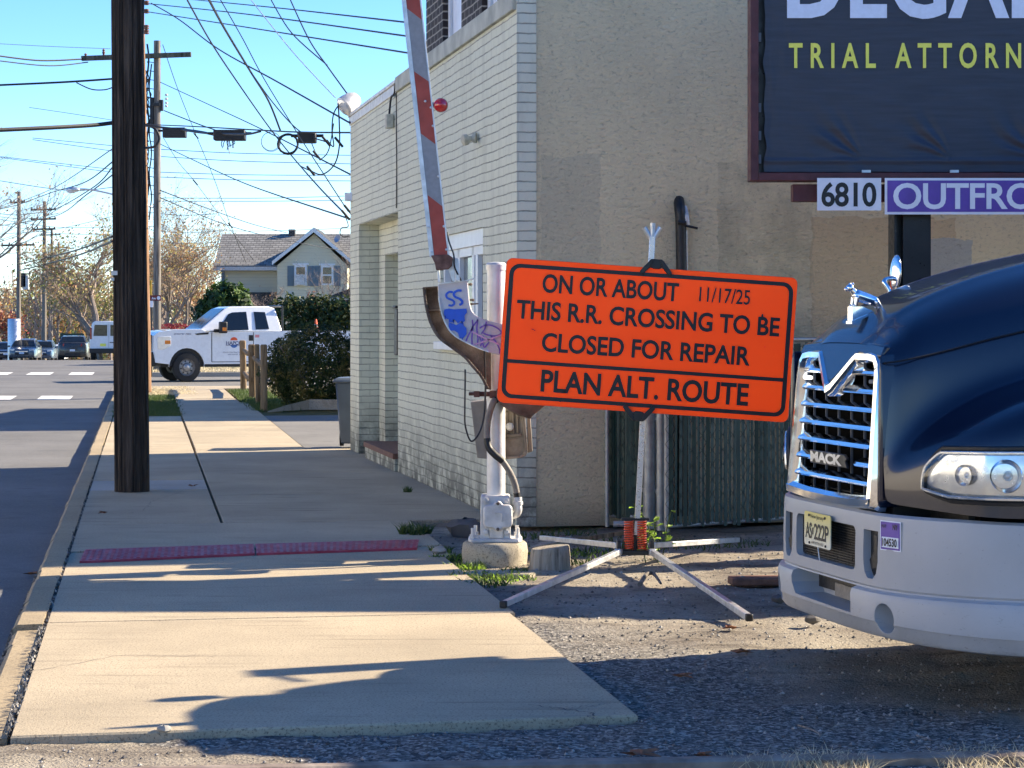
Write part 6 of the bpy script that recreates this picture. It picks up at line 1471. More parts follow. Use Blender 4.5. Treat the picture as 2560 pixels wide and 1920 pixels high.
# twigs, fallen leaves, stones
def twig(label, pts, r, m='postwood', conv=None):
    Q_ = [G(*p, .0)+V((0, 0, z)) for p, z in pts]; mb = MB(); mb.tube(spline(Q_, 4), [r*(1-.5*i/(len(spline(Q_, 4))-1)) for i in range(len(spline(Q_, 4)))], 6)
    return mb
k9 = lambda x, y: (1000+x/1.418, 1400+y/1.418)
mb = twig('', [(k9(1412, 585), .0), (k9(1460, 610), .01), (k9(1490, 632), .01), (k9(1465, 655), 0)], .004); mb2 = twig('', [(k9(1490, 634), .01), (k9(1540, 615), .03), (k9(1590, 600), .01)], .003); mb.add(mb2.v, mb2.f); mb3 = twig('', [(k9(1470, 612), .01), (k9(1475, 585), .05)], .002); mb.add(mb3.v, mb3.f)
tag(mb.build('twig', M['polegrey'], loc=G(*k9(1490, 632))), 'forked grey twig lying in the truck shadow', 'twig')
mb = twig('', [(rl(1105, 1275), .0), (rl(1150, 1235), .025), (rl(1190, 1220), .02), (rl(1215, 1240), .02), (rl(1250, 1268), 0)], .016)
tag(mb.build('stick', M['polegrey'], loc=G(*rl(1190, 1225)), smooth=60), 'bent grey stick on the dirt in front of the sign base', 'stick')
mb = twig('', [(k9(1830, 620), 0), (k9(1890, 650), .01)], .002); tag(mb.build('twig', M['polegrey'], loc=G(*k9(1860, 635))), 'single thin twig right of the forked twig', 'twig')
for i, ((u, v), lb_) in enumerate((((2150, 1520), 'fallen brown leaf on sunlit dirt under the bumper'), (rl(1725, 1565), 'small orange leaf right of the long sign leg'), (k9(1215, 320), 'curled brown leaf on gravel left of the bumper'), (k9(1005, 405), 'pale leaf at the shadow edge on the gravel'), (k9(855, 680), 'large dark reddish leaf at the bottom centre'), (k9(1080, 686), 'flat grey leaf right of the reddish leaf at the bottom'), (rf(180, 588), 'dry leaf on the road beside the kerb'), (rf(515, 372), 'brown leaf on the shaded slab left of the crack'), (rf(970, 236), 'brown leaf beside the foreground pole on the pale strip'))):
    p = G(u, v); rg = random.Random(i+50); mb = MB(); r = rg.uniform(.03, .045) if i not in (4, 6) else .065; a0 = rg.uniform(0, 6.28); z0_ = -.015 if i < 6 else .005
    if i == 6: z0_ = -.12
    pts = [p+V((r*(1+.45*math.cos(5*t))*math.cos(t+a0), r*(1+.45*math.cos(5*t))*.7*math.sin(t+a0), z0_+.02*abs(math.sin(t)))) for t in [2*math.pi*k/20 for k in range(20)]]
    mb.add([p+V((0, 0, z0_+.006))]+pts, [(0, 1+k, 1+(k+1) % 20) for k in range(20)]); tag(mb.build('fallen_leaf', M['leafred'], loc=p), lb_, 'leaf')
p = G(*rl(1960, 1248)); mb = MB(); mb.box((p.x, p.y, .0), (.42, .16, .05), .12); tag(mb.build('brick_slab', M['tread'], loc=p, bevel=.012), 'reddish flat slab half buried left of the truck bumper', 'slab')
p = G(*r6(790, 1555)); mb = MB(); mb.prism([(p.x-.28, p.y-.06, -.06), (p.x+.22, p.y-.09, -.06), (p.x+.3, p.y+.1, -.06), (p.x-.1, p.y+.16, -.06)], (0, 0, .055)); tag(mb.build('stone_slab', M['found'], loc=p, bevel=.012), 'flat stone slab in front of the gate foundation', 'slab')
for i, (q_, r, lb_) in enumerate(((rl(1818, 1248), .03, 'pale rounded stone left of the reddish slab'), (rl(2065, 1385), .035, 'dark stone just left of the bumper'), (r2(405, 1190), .035, 'dark stone under the bumper edge'), (rf(825, 1460), .022, 'pale flat stone at the near edge of the sidewalk'), (r6(540, 1225), .11, 'dark clod behind the left of the gate foundation'), (r6(325, 1390), .04, 'small light stone between tactile pad and foundation'))):
    p = G(*q_); rg = random.Random(i); mb = MB(); mb.ball(p+V((0, 0, r*.25)), (r*1.3, r, r*.7), 10)
    mb.v = [x+V((rg.uniform(-.15, .15), rg.uniform(-.15, .15), rg.uniform(-.12, .12)))*r for x in mb.v]
    tag(mb.build('stone', M['stoned'] if 'dark' in lb_ else M['stone'], loc=p, smooth=30), lb_, 'stone')
mb = MB(); mb.prism([G(*r6(1050, 1400)), G(*r6(1180, 1345)), G(*r6(1300, 1330)), G(*r6(1420, 1290)), G(*r6(1425, 1302)), G(*r6(1300, 1350)), G(*r6(1190, 1370))], (0, 0, .03)); tag(mb.build('broken_edging', M['found'], loc=G(*r6(1200, 1350))), 'broken concrete edging right of the gate foundation', 'edging')
p0, p1 = G(*rl(620, 985)), G(*rl(1000, 945)); mb = MB(); sqbar(mb, V((p0.x, p0.y, .01)), V((p1.x, p1.y, .03)), .03); tag(mb.build('timber', M['postwood'], loc=p0), 'thin timber lying on the soil behind the sign base', 'timber')

# ------------------------------------------------------------ wooden rail fence, bin, hidden garage
rf_ = thing('rail_fence', 'short split rail fence of weathered wooden posts by the round bush', 'fence', G(*q2(1555, 1400)))
pq = []
for (x, y, t_, w_) in ((1497, 1310, 1015, 36), (1552, 1365, 1040, 40), (1587, 1392, 1040, 30), (1622, 1440, 1042, 40)):
    b_ = G(*q2(x, y)); b_.z = -.05; zt = P(*q2(x, t_), b_.y).z; r = w_/2/2.458/F*b_.y; mb = MB()
    ring = rrect(r, r, r*.35, 3); rg = random.Random(x); ln = V((rg.uniform(-.03, .03), 0, 0))
    mb.loft([[b_+V((a, c, 0)) for a, c in ring], [V((b_.x+a, b_.y+c, zt*.6))+ln*.6 for a, c in ring], [V((b_.x+a, b_.y+c, zt))+ln for a, c in ring], [V((b_.x+a*.7, b_.y+c*.7, zt+.02))+ln for a, c in ring]])
    mb.build('post', M['postwood'], rf_, smooth=35); pq.append(b_)
mb = MB()
for z in (.9, .38): mb.tube([pq[0]+V((0, .1, z+.05)), pq[0].lerp(pq[1], .5)+V((0, 0, z+.02)), pq[1]+V((0, -.1, z+.05))], [.05, .06, .05], 7)
mb.tube([pq[1]+V((.03, 0, .88)), pq[3]+V((-.02, 0, .84))], .05, 7); mb.build('rail', M['postwood'], rf_, smooth=60)
rt = thing('trash_bin', 'grey wheeled trash bin beside the far end of the brick building', 'trash bin', (-2.05, 27.75, 0)); c = V((-1.96, 27.75, 0))
mb = MB(); mb.loft([[c+V((x*w_, y*w_*1.1, z)) for x, y in ((-1, -1), (1, -1), (1, 1), (-1, 1))] for w_, z in ((.18, .05), (.20, .2), (.245, .80), (.25, .82))]); mb.build('body', M['plastic'], rt, bevel=.02)
mb = MB(); mb.loft([[c+V((x*w_, y*w_*1.1, z)) for x, y in ((-1, -1), (1, -1), (1, 1), (-1, 1))] for w_, z in ((.275, .815), (.28, .84), (.24, .875), (.1, .885))]); mb.build('lid', M['plastic'], rt, bevel=.012)
for s in (-1, 1):
    mb = MB(); mb.lathe([(.02, -.025), (.10, -.025), (.10, .025), (.02, .025)], c+V((s*.2, .2, .1)), (1, 0, 0), 18); mb.build('wheel', M['black'], rt, smooth=40)
gar = thing('garage', 'plain garage standing behind the brick building beyond the driveway', 'garage', (0, 41, 0))
mb = MB(); mb.mm((-2.25, 38, -.1), (4.5, 45.5, 3.9)); mb.build('wall', M['siding'], gar)
mb = MB(); mb.prism([(-2.4, 37.8, 3.9), (4.7, 37.8, 3.9), (1.15, 37.8, 5.3)], (0, 7.9, 0)); mb.build('roof', M['asph2'], gar)

# ------------------------------------------------------------ yellow house and neighbours
HZ = 130.0; hb = P(700, 800, HZ)
hs = thing('yellow_house', 'cream coloured two storey house with grey roof and blue shutters', 'house', (hb.x, HZ, zdrop(HZ)))
def shingle():
    m, t, b = newmat('grey_roof_shingle'); v = coords(t); br = nd(t, 'ShaderNodeTexBrick'); mp = nd(t, 'ShaderNodeMapping'); sx = nd(t, 'ShaderNodeSeparateXYZ'); cb = nd(t, 'ShaderNodeCombineXYZ')
    t.links.new(v, sx.inputs[0]); t.links.new(sx.outputs[0], cb.inputs[0]); t.links.new(sx.outputs[2], cb.inputs[1]); t.links.new(cb.outputs[0], br.inputs['Vector'])
    br.inputs['Scale'].default_value = 1; br.inputs['Brick Width'].default_value = .34; br.inputs['Row Height'].default_value = .13; br.inputs['Mortar Size'].default_value = .018
    br.inputs['Color1'].default_value = (.21, .205, .19, 1); br.inputs['Color2'].default_value = (.32, .31, .285, 1); br.inputs['Mortar'].default_value = (.10, .10, .095, 1)
    t.links.new(br.outputs[0], b.inputs['Base Color']); b.inputs['Roughness'].default_value = .95; b.inputs['Specular IOR Level'].default_value = .15; return m
M['shingle'] = shingle(); M['shingledk'] = mat('dark_shingle', (.05, .052, .055), .9, 0, .3, 3)
def sidingmat():
    m, t, b = newmat('cream_lap_siding'); v = coords(t); sx = nd(t, 'ShaderNodeSeparateXYZ'); t.links.new(v, sx.inputs[0])
    fr = math_(t, 'FRACT', math_(t, 'DIVIDE', sx.outputs[2], .2)); t.links.new(ramp(t, fr, [(.02, (.46, .43, .32)), (.12, (.66, .62, .47))]), b.inputs['Base Color'])
    bump(t, b, fr, .5, .03); b.inputs['Roughness'].default_value = .6; return m
M['lap'] = sidingmat()
def H(x, y, dz=0.0): p = P(*q2(x, y), HZ); p.y += dz; return p
zb_ = zdrop(HZ)-.2; ridge = P(0, 578, HZ).z; eave = P(0, 671, HZ).z
xl = H(1312, 0).x; xr_ = H(2700, 0).x
mb = MB(); a = H(1368, 590); mb.mm((a.x, HZ+.6, zb_), (xr_, HZ+7.5, eave+.15)); mb.build('main_wall', M['lap'], hs)
mb = MB(); rY = HZ+3.9
mb.loft([[V((xl, HZ, eave)), V((xl, HZ, eave+.18)), V((xl, rY, ridge)), V((xl, HZ+7.8, eave+.18)), V((xl, HZ+7.8, eave)), V((xl, rY, ridge-.2))], [V((xr_, HZ, eave)), V((xr_, HZ, eave+.18)), V((xr_, rY, ridge)), V((xr_, HZ+7.8, eave+.18)), V((xr_, HZ+7.8, eave)), V((xr_, rY, ridge-.2))]])
mb.build('roof', M['shingle'], hs)
mb = MB(); mb.mm((xl-.02, HZ-.08, eave-.12), (xr_, HZ+.02, eave+.10)); mb.build('gutter', M['castpaint'], hs)
# front gable wing
ap = H(1952, 358, -2.2); gl, gr = H(1728, 560, -2.2), H(2150, 560, -2.2); zw = gl.z; gY = HZ-2.2; el = H(1700, 548, -2.2); er = H(2190, 548, -2.2)
mb = MB(); mb.prism([V((gl.x, gY, zb_)), V((gr.x, gY, zb_)), V((gr.x, gY, zw+.05)), V((ap.x, gY, ap.z-.05)), V((gl.x, gY, zw+.05))], (0, 3.2, 0)); mb.build('gable_wall', M['lap'], hs)
mb = MB()
for e in (el, er): mb.prism([V((e.x, gY-.35, e.z)), V((ap.x, gY-.35, ap.z+.12)), V((ap.x, gY-.35, ap.z+.30)), V((e.x+(e.x-ap.x)*.04, gY-.35, e.z+.10))], (0, 5.5, 0))
mb.build('gable_roof', M['shingledk'], hs)
mb = MB()
for e in (el, er): mb.prism([V((e.x, gY-.42, e.z-.06)), V((ap.x, gY-.42, ap.z+.02)), V((ap.x, gY-.42, ap.z+.28)), V((e.x, gY-.42, e.z+.16))], (0, .06, 0))
mb.build('barge_board', M['white'], hs)
mb = MB(); a, b_ = H(1735, 345, 3.6), H(1775, 312, 3.6); mb.mm((a.x, rY-.3, a.z-.4), (b_.x, rY+.3, b_.z)); ch = mb.build('chimney', M['dbrick'], hs)
mb = MB(); mb.mm((a.x+.2, rY-.15, b_.z), (b_.x-.2, rY+.15, b_.z+.25)); mb.build('flue', M['galv'], ch)
def hwin(x0, y0, x1, y1, ac=False):
    a = H(x0, y1, -2.25); b_ = H(x1, y0, -2.25); mb = MB(); w_ = .11
    mb.mm((a.x, gY-.07, a.z), (a.x+w_, gY, b_.z)); mb.mm((b_.x-w_, gY-.07, a.z), (b_.x, gY, b_.z)); mb.mm((a.x+w_, gY-.07, a.z), (b_.x-w_, gY, a.z+.10)); mb.mm((a.x+w_, gY-.07, b_.z-.12), (b_.x-w_, gY, b_.z)); mb.mm((a.x-.1, gY-.1, b_.z), (b_.x+.1, gY, b_.z+.1)); mb.mm((a.x+w_, gY-.05, (a.z+b_.z)/2-.03), (b_.x-w_, gY-.01, (a.z+b_.z)/2+.05))
    o = mb.build('window', M['white'], hs); mb = MB(); mb.mm((a.x+w_, gY-.03, a.z+.10), (b_.x-w_, gY-.005, b_.z-.12)); mb.build('pane', M['glass'], o)
    if ac: mb = MB(); mb.mm((a.x+w_, gY-.4, a.z+.05), (b_.x-w_, gY-.03, a.z+.65)); mb.build('air_conditioner', M['castpaint'], o)
hwin(1832, 553, 1908, 678, True); hwin(1992, 555, 2068, 675)
for x0, x1 in ((1790, 1828), (1915, 1950), (1952, 1986), (2073, 2110)):
    mb = MB(); a = H(x0, 680, -2.25); b_ = H(x1, 558, -2.25); mb.mm((a.x, gY-.06, a.z), (b_.x, gY, b_.z))
    for k in range(9): z = a.z+(b_.z-a.z)*(k+.5)/9; mb.mm((a.x+.08, gY-.085, z-.05), (b_.x-.08, gY-.06, z+.02))
    mb.build('shutter', M['shutter'], hs)
mb = MB(); a = H(1352, 690); b_ = H(1376, 578); mb.mm((H(1352, 0).x, HZ+.5, a.z), (H(1372, 0).x, HZ+.6, b_.z)); mb.build('shutter', M['shutter'], hs)
mb = MB(); c = H(1806, 765, -2.4); mb.ball(c, (.16, .16, .22), 10); mb.mm((c.x-.14, gY-.1, c.z+.2), (c.x+.14, gY, c.z+.5)); mb.build('wall_lamp', M['castpaint'], hs)
c = H(2060, 378, 2.0); mb = MB(); mb.lathe([(.26, .06), (.16, .02), (.02, 0)], c, (-.6, -.6, .3), 18, cap=False); mb.tube([c, c+V((.1, .2, -.35))], .03, 5); tag(mb.build('satellite_dish', M['galv'], loc=c, smooth=60), 'small pale satellite dish on the yellow house roof', 'satellite dish')
mb = MB(); a = H(1535, 780); b_ = H(1690, 715); mb.mm((a.x, HZ-.5, zb_), (b_.x, HZ+.6, b_.z)); mb.build('dark_porch', M['shingledk'], hs)
nb_ = thing('navy_house', 'small navy blue porch with pale roof edge at the brick wall edge', 'porch', P(*q2(2120, 830), 112))
def N(x, y): return P(*q2(x, y), 112)
a, b_ = N(2030, 900), N(2330, 760); mb = MB(); mb.mm((a.x, 112, -.3), (b_.x, 116, b_.z)); mb.build('wall', M['navy'], nb_)
mb = MB(); mb.loft([[N(1985, 770)+V((0, -.4, 0)), N(2380, 745)+V((0, -.4, 0)), N(2380, 745)+V((0, 4, 0)), N(1985, 770)+V((0, 4, 0))], [N(1992, 752)+V((0, -.4, 0)), N(2380, 728)+V((0, -.4, 0)), N(2380, 728)+V((0, 4, 0)), N(1992, 752)+V((0, 4, 0))]]); mb.build('roof_edge', M['castpaint'], nb_)
mb = MB(); mb.prism([N(2000, 748), N(2380, 726), N(2380, 640), N(2150, 690)], (0, 3.5, 0)); mb.build('roof', M['shingledk'], nb_)
for x0, x1, y0 in ((2115, 2170, 780), (2040, 2062, 790)):
    mb = MB(); a, b_ = N(x0, 860), N(x1, y0); mb.mm((a.x, 111.92, a.z), (b_.x, 112, b_.z)); o = mb.build('window', M['white'], nb_); mb = MB(); mb.mm((a.x+.2, 111.9, a.z), (b_.x-.15, 111.92, b_.z-.25)); mb.build('pane', M['glass'], o)
sh = thing('shed', 'low shed with a grey hipped roof between the trees and the pickup', 'shed', P(*q2(1250, 900), 125))
def K(x, y): return P(*q2(x, y), 125)
mb = MB(); a, b_ = K(1190, 960), K(1420, 835); mb.mm((a.x, 125, a.z-1), (b_.x, 130, b_.z)); mb.build('wall', M['siding'], sh)
mb = MB(); mb.loft([[K(1170, 838), K(1440, 838), K(1440, 838)+V((0, 6, 0)), K(1170, 838)+V((0, 6, 0))], [K(1270, 780)+V((0, 2.8, 0)), K(1400, 770)+V((0, 2.8, 0)), K(1400, 770)+V((0, 3, 0)), K(1270, 780)+V((0, 3, 0))]]); mb.build('roof', M['shingledk'], sh)
# ------------------------------------------------------------ white pickup on the side street
PG = R(21); pz = P(0, 953, 62).z
PK0 = P(366, 955, 62); pk = thing('pickup_truck', 'white contractor pickup truck with HAPCO lettering waiting in the side street', 'pickup', (PK0.x, 61.7, -.13), PG)
pk.matrix_basis = pk.matrix_basis @ Matrix.Diagonal((.935, 1, 1, 1)); PM = pk.matrix_basis
def pp_(mb, name, m, **k): return mb.build(name, m, pk, local=True, **k)
KX = 218*.955
def X(px): return (px-925)/KX
def Zp(py): return (1262-py)/218
Wd = 1.0
def arch(cx, r, n=12): return [(cx+r*math.cos(math.pi*k/n), .42+r*math.sin(math.pi*k/n)) for k in range(n+1)]
wc = 1.05; wr = 4.55; ra = .53
low = [(.10, .55)]+[(x, z) for x, z in [(wc-ra, .5)]]+arch(wc, ra)[::-1]+[(wc+ra, .5), (wr-ra, .5)]+arch(wr, ra)[::-1]+[(wr+ra, .5), (6.1, .62), (6.12, 1.42), (3.95, 1.42), (3.95, 1.40), (1.62, 1.40), (1.5, 1.47), (.75, 1.47), (.2, 1.40), (.06, 1.30), (.04, .8)]
mb = MB(); mb.prism([(x, -Wd, z) for x, z in low], (0, 2*Wd, 0)); pp_(mb, 'body', M['whitebody'], bevel=.04)
# cab greenhouse
mb = MB(); bs_ = [(1.43, 1.44), (3.98, 1.44)]; 
def ring(w0, pts): return [V((x, w0, z)) for x, z in pts]
prof_ = [(1.40, 1.42), (1.46, 1.48), (2.27, 2.06), (2.45, 2.11), (3.6, 2.12), (3.80, 2.06), (3.96, 1.46), (3.96, 1.40)]
def tum(z): return .97-.24*max(0, (z-1.42)/.7)
mb.loft([[V((x, -tum(z), z)) for x, z in prof_], [V((x, tum(z), z)) for x, z in prof_]]); pp_(mb, 'cab', M['whitebody'], bevel=.03)
def sidepoly(px, m, name, o=.006, side=-1, parent=None):
    pts = [(X(a), Zp(b)) for a, b in px]; mb = MB()
    q0 = [V((x, side*(tum(z)+o if z > 1.40 else Wd+o), z)) for x, z in pts]; mb.loft([q0, [p-V((0, side*.02, 0)) for p in q0]])
    return mb.build(name, m, parent or pk, local=True)
for sd in (-1, 1):
    sidepoly([(1348, 952), (1372, 905), (1415, 848), (1440, 838), (1530, 834), (1536, 945)], M['glass'], 'door_window', .012, sd)
    sidepoly([(1578, 834), (1650, 836), (1668, 940), (1583, 943)], M['glass'], 'rear_window', .012, sd)
    mb = MB()
    for a, b_, z0, z1 in ((1297, 1302, 1140, 960), (1563, 1567, 1140, 960)): mb.mm((X(a), sd*Wd-.003, Zp(z0)), (X(b_), sd*(Wd+.003), Zp(z1)))
    mb.mm((X(1300), sd*Wd-.003, Zp(1142)), (X(1566), sd*(Wd+.003), Zp(1138)))
    pp_(mb, 'door_gap', M['black'])
    mb = MB(); mb.mm((X(1535), sd*Wd-.01, Zp(1012)), (X(1562), sd*(Wd+.02), Zp(977))); pp_(mb, 'door_handle', M['black'], bevel=.008)
    mb = MB(); mb.mm((X(1337), sd*1.08, Zp(965)), (X(1385), sd*1.28, Zp(895))); mb.mm((X(1310), sd*.97, Zp(960)), (X(1345), sd*1.1, Zp(940))); mi_ = pp_(mb, 'side_mirror', M['black'], bevel=.03)
    mb = MB(); mb.mm((X(1352), sd*1.275, Zp(952)), (X(1378), sd*1.29, Zp(930))); mb.build('turn_lamp', M['amber'], mi_, local=True)
    mb = MB(); mb.prism([(X(a), sd*Wd, Zp(b)) for a, b in ((1190, 968), (1280, 958), (1278, 972), (1205, 976))], (0, sd*.008, 0)); pp_(mb, 'fender_vent', M['black'])
    mb = MB(); mb.prism([(X(a), sd*Wd, Zp(b)) for a, b in ((960, 985), (1043, 985), (1040, 1040), (1000, 1062), (962, 1062))], (0, sd*.012, 0)); hl_ = pp_(mb, 'headlight', M['lampglass'], bevel=.01)
    mb = MB(); mb.mm((X(1005), sd*Wd, Zp(1030)), (X(1040), sd*(Wd+.016), Zp(1008))); mb.build('turn_lamp', M['amber'], hl_, local=True)
mb = MB(); mb.prism([(1.50, -.86, 1.49), (1.50, .86, 1.49), (2.24, .74, 2.03), (2.24, -.74, 2.03)], (-.015, 0, .02)); pp_(mb, 'windshield', M['glass'])
mb = MB(); mb.mm((-.02, -.72, .86), (.06, .72, 1.32)); gr_ = pp_(mb, 'grille', M['blackmetal'], bevel=.01)
mb = MB(); mb.mm((-.14, -1.0, .46), (.12, 1.0, .84)); mb.mm((-.16, -.98, .52), (-.1, .98, .60)); pp_(mb, 'front_bumper', M['black'], bevel=.03)
mb = MB(); mb.mm((6.1, -.98, .5), (6.28, .98, .72)); pp_(mb, 'rear_bumper', M['chrome'], bevel=.02)
mb = MB(); mb.mm((.3, -.8, .42), (6.0, .8, .62)); mb.mm((1.6, -.99, .42), (3.95, -.9, .50)); pp_(mb, 'chassis', M['black'])
for cx in (wc, wr):
    for sd in (-1, 1):
        mb = MB(); mb.lathe([(.24, -.14), (.39, -.13), (.415, -.09), (.415, .09), (.39, .13), (.24, .14)], (cx, sd*.87, .415), (0, 1, 0), 32, cap=False); wh = pp_(mb, 'wheel', M['tyre'], smooth=40)
        mb = MB(); mb.lathe([(.245, .125), (.235, .09), (.20, .05), (.13, .06), (.10, .12), (.06, .14), (.002, .145)], (cx, sd*.87, .415), (0, sd, 0), 28, cap=False); mb.build('rim', M['rim'], wh, local=True, smooth=30)
        mb = MB()
        for k in range(8): a = 2*math.pi*k/8+.2; mb.lathe([(.024, 0), (.024, .004)], (cx+.17*math.cos(a), sd*(.87+.062), .415+.17*math.sin(a)), (0, sd, 0), 8)
        mb.build('rim_hole', M['black'], wh, local=True)
    mb = MB(); mb.mm((cx-.5, -.9, .45), (cx+.5, .9, .95)); pp_(mb, 'wheel_well', M['black'])
ob_ = -Wd-.004
M['navyletter'] = mat('navy_lettering', (.05, .06, .16), .5, 0, 0)
mb = MB(); mb.text('HAPCO', (X(1390), ob_, Zp(1036)), (1,0,0), (0,0,1), .50, .10, .02, .95); mb.mm((X(1388), ob_, Zp(1040)), (X(1492), ob_+.001, Zp(1036))); pp_(mb, 'logo_lettering', M['navyletter'])
mb = MB(); mb.text('FENCE CONTRACTORS', (X(1370), ob_, Zp(1086)), (1,0,0), (0,0,1), .60, .034, .0); pp_(mb, 'trade_lettering', M['navyletter'])
mb = MB(); mb.text('RED BANK, NJ', (X(1402), ob_, Zp(1100)), (1,0,0), (0,0,1), .40, .036, .0); pp_(mb, 'town_lettering', M['navyletter'])
mb = MB(); mb.text('(732)747-7882', (X(1062), ob_, Zp(976)), (1,0,0), (0,0,1), .52, .05, .02); pp_(mb, 'phone_lettering', M['navyletter'])
for nm, m_, s0 in (('logo_sun', M['coneor'], 1), ('logo_water', mat('logo_blue', (.06, .16, .42), .5, 0, 0), -1)):
    mb = MB(); cx, cz = X(1440), Zp(1022)+.03*s0+(-.03 if s0 < 0 else .03); mb.add([V((cx+.11*math.cos(math.pi*k/14), ob_, cz+s0*.09*math.sin(math.pi*k/14))) for k in range(15)], [list(range(15))]); pp_(mb, nm, m_)
mb = MB(); mb.add([V((X(a), ob_, Zp(b))) for a, b in ((1575, 992), (1602, 992), (1602, 975), (1575, 975))], [(0,1,2,3)]); pp_(mb, 'fender_decal', mat('pink_decal', (.75, .28, .28), .5, 0, 0))
mb = MB(); mb.tube([PM@V((4.02, -.8, 1.4)), PM@V((4.02, -.8, 2.12)), PM@V((4.02, .8, 2.12)), PM@V((4.02, .8, 1.4))], .035, 6); mb.build('rack', M['blackmetal'], pk)
# traffic cone riding in the bed
cp_ = P(*q2(1942, 935), 61.5); rt = thing('traffic_cone', 'orange and white traffic cone in the pickup bed', 'traffic cone', cp_-V((0, 0, .1)))
mb = MB(); mb.lathe([(.085, -.1), (.062, .03)], cp_, n=18); mb.build('cone_base', M['coneor'], rt, smooth=40)
mb = MB(); mb.lathe([(.062, .03), (.045, .11)], cp_, n=18); mb.build('white_band', M['white'], rt, smooth=40)
mb = MB(); mb.lathe([(.045, .11), (.02, .25), (.005, .255)], cp_, n=18); mb.build('cone_tip', M['coneor'], rt, smooth=40)

# ------------------------------------------------------------ cars beyond the crest
def car(label, u, Z, yaw, paint, L_=4.6, W=1.85, Ht=1.45, kind='sedan', rear=False, z=None):
    # local x runs from the end that faces the camera backwards
    p = P(u, 900, Z); zb = (zdrop(Z)-.13) if z is None else z; rt = thing('parked_car' if 0 else 'car', label, 'car', (p.x, Z, zb), R(90)+yaw)
    b = lambda mb, n_, m, **k: mb.build(n_, m, rt, local=True, **k)
    hood = .62*Ht if kind == 'sedan' else .68*Ht; w = W/2
    secs_ = [(0, .38, hood*.72, w*.80), (.06, .24, hood*.86, w*.90), (.35, .2, hood*.95, w*.98), (1.2, .18, hood*1.0, w), (3.2, .18, hood*1.08, w), (L_-.4, .22, hood*1.08, w*.98), (L_-.05, .3, hood*1.0, w*.9), (L_, .4, hood*.85, w*.84)]
    if rear: secs_ = [(0, .42, hood*.98, w*.84), (.05, .32, hood*1.06, w*.92), (.3, .24, hood*1.1, w*.98), (1.3, .2, hood*1.08, w), (3.2, .18, hood*1.02, w), (L_-.5, .22, hood*.92, w*.97), (L_, .4, hood*.75, w*.8)]
    mb = MB(); mb.loft([[(x, -w_, z0), (x, w_, z0), (x, w_*1.0, z0+(z1-z0)*.55), (x, w_*.95, z1-.05), (x, w_*.8, z1), (x, -w_*.8, z1), (x, -w_*.95, z1-.05), (x, -w_, z0+(z1-z0)*.55)] for x, z0, z1, w_ in secs_]); b(mb, 'body', M[paint], bevel=.03)
    if rear: g = [(.18, hood*1.05), (.75, Ht*.97), (1.4, Ht), (2.3, Ht*.985), (3.25, hood*1.0)]
    else: g = [(1.05, hood*.98), (1.85, Ht*.96), (2.4, Ht), (3.1, Ht*.98), (3.9, hood*1.05)]
    tw = lambda z: w*(.93-.24*(z-hood)/(Ht-hood))
    mb = MB(); mb.loft([[V((x, -tw(z), z)) for x, z in g]+[V((g[-1][0], -w*.9, hood*.9)), V((g[0][0], -w*.9, hood*.9))], [V((x, tw(z), z)) for x, z in g]+[V((g[-1][0], w*.9, hood*.9)), V((g[0][0], w*.9, hood*.9))]]); b(mb, 'cabin', M[paint], bevel=.04)
    (xa, za), (xb, zb2) = g[0], g[1]; f0, f1 = .14, .90
    pa = V((xa+(xb-xa)*f0, 0, za+(zb2-za)*f0)); pb_ = V((xa+(xb-xa)*f1, 0, za+(zb2-za)*f1)); n_ = V((-(pb_.z-pa.z), 0, pb_.x-pa.x)).normalized()*.012
    mb = MB(); wa, wb_ = tw(pa.z)*.92, tw(pb_.z)*.90; q0 = [pa+V((0, -wa, 0))+n_, pa+V((0, wa, 0))+n_, pb_+V((0, wb_, 0))+n_, pb_+V((0, -wb_, 0))+n_]; mb.loft([q0, [x-n_*2 for x in q0]]); b(mb, 'rear_screen' if rear else 'windshield', M['glass'])
    for sd in (-1, 1):
        mb = MB(); pts = [(g[0][0]+(g[1][0]-g[0][0])*.35, hood*1.08), (g[1][0]+.1, Ht*.93), (g[-2][0], Ht*.93), (g[-1][0]-.35, hood*1.1)]; q0 = [V((x, sd*(tw(z)+.01), z)) for x, z in pts]; mb.loft([q0, [x-V((0, sd*.02, 0)) for x in q0]]); b(mb, 'side_window', M['glass'])
        mb = MB(); zl = hood*.80 if not rear else hood*.92; mb.box((.10, sd*w*.70, zl), (.16, w*.36, hood*.15), -sd*.25); b(mb, 'taillight' if rear else 'headlight', M['taillight'] if rear else M['lampglass'], bevel=.02)
        if not rear: mb = MB(); mb.box((1.35, sd*(w+.08), hood*1.06), (.12, .2, .13)); b(mb, 'side_mirror', M[paint], bevel=.02)
        for cx in (.82, L_-.9):
            mb = MB(); mb.lathe([(.18, -.1), (.31, -.1), (.33, -.07), (.33, .07), (.31, .1), (.18, .1)], (cx, sd*(w-.12), .33), (0, 1, 0), 20, cap=False); wh = b(mb, 'wheel', M['tyre'], smooth=40); mb = MB(); mb.lathe([(.2, .085), (.05, .09), (.002, .09)], (cx, sd*(w-.12), .33), (0, sd, 0), 16); mb.build('rim', M['rim'], wh, local=True)
    mb = MB(); mb.mm((-.02, -w*.5, .42 if not rear else .3), (.05, w*.5, .42+hood*.16 if not rear else .5)); b(mb, 'lower_grille' if not rear else 'rear_diffuser', M['black'], bevel=.01)
    mb = MB(); zq = .47 if not rear else .62; mb.mm((-.035, -.16, zq), (-.0, .16, zq+.13)); b(mb, 'number_plate', M['whitesign'])
    if not rear: mb = MB(); mb.mm((-.01, -w*.45, hood*.66), (.06, w*.45, hood*.74)); b(mb, 'grille', M['chrome'], bevel=.01)
    return rt
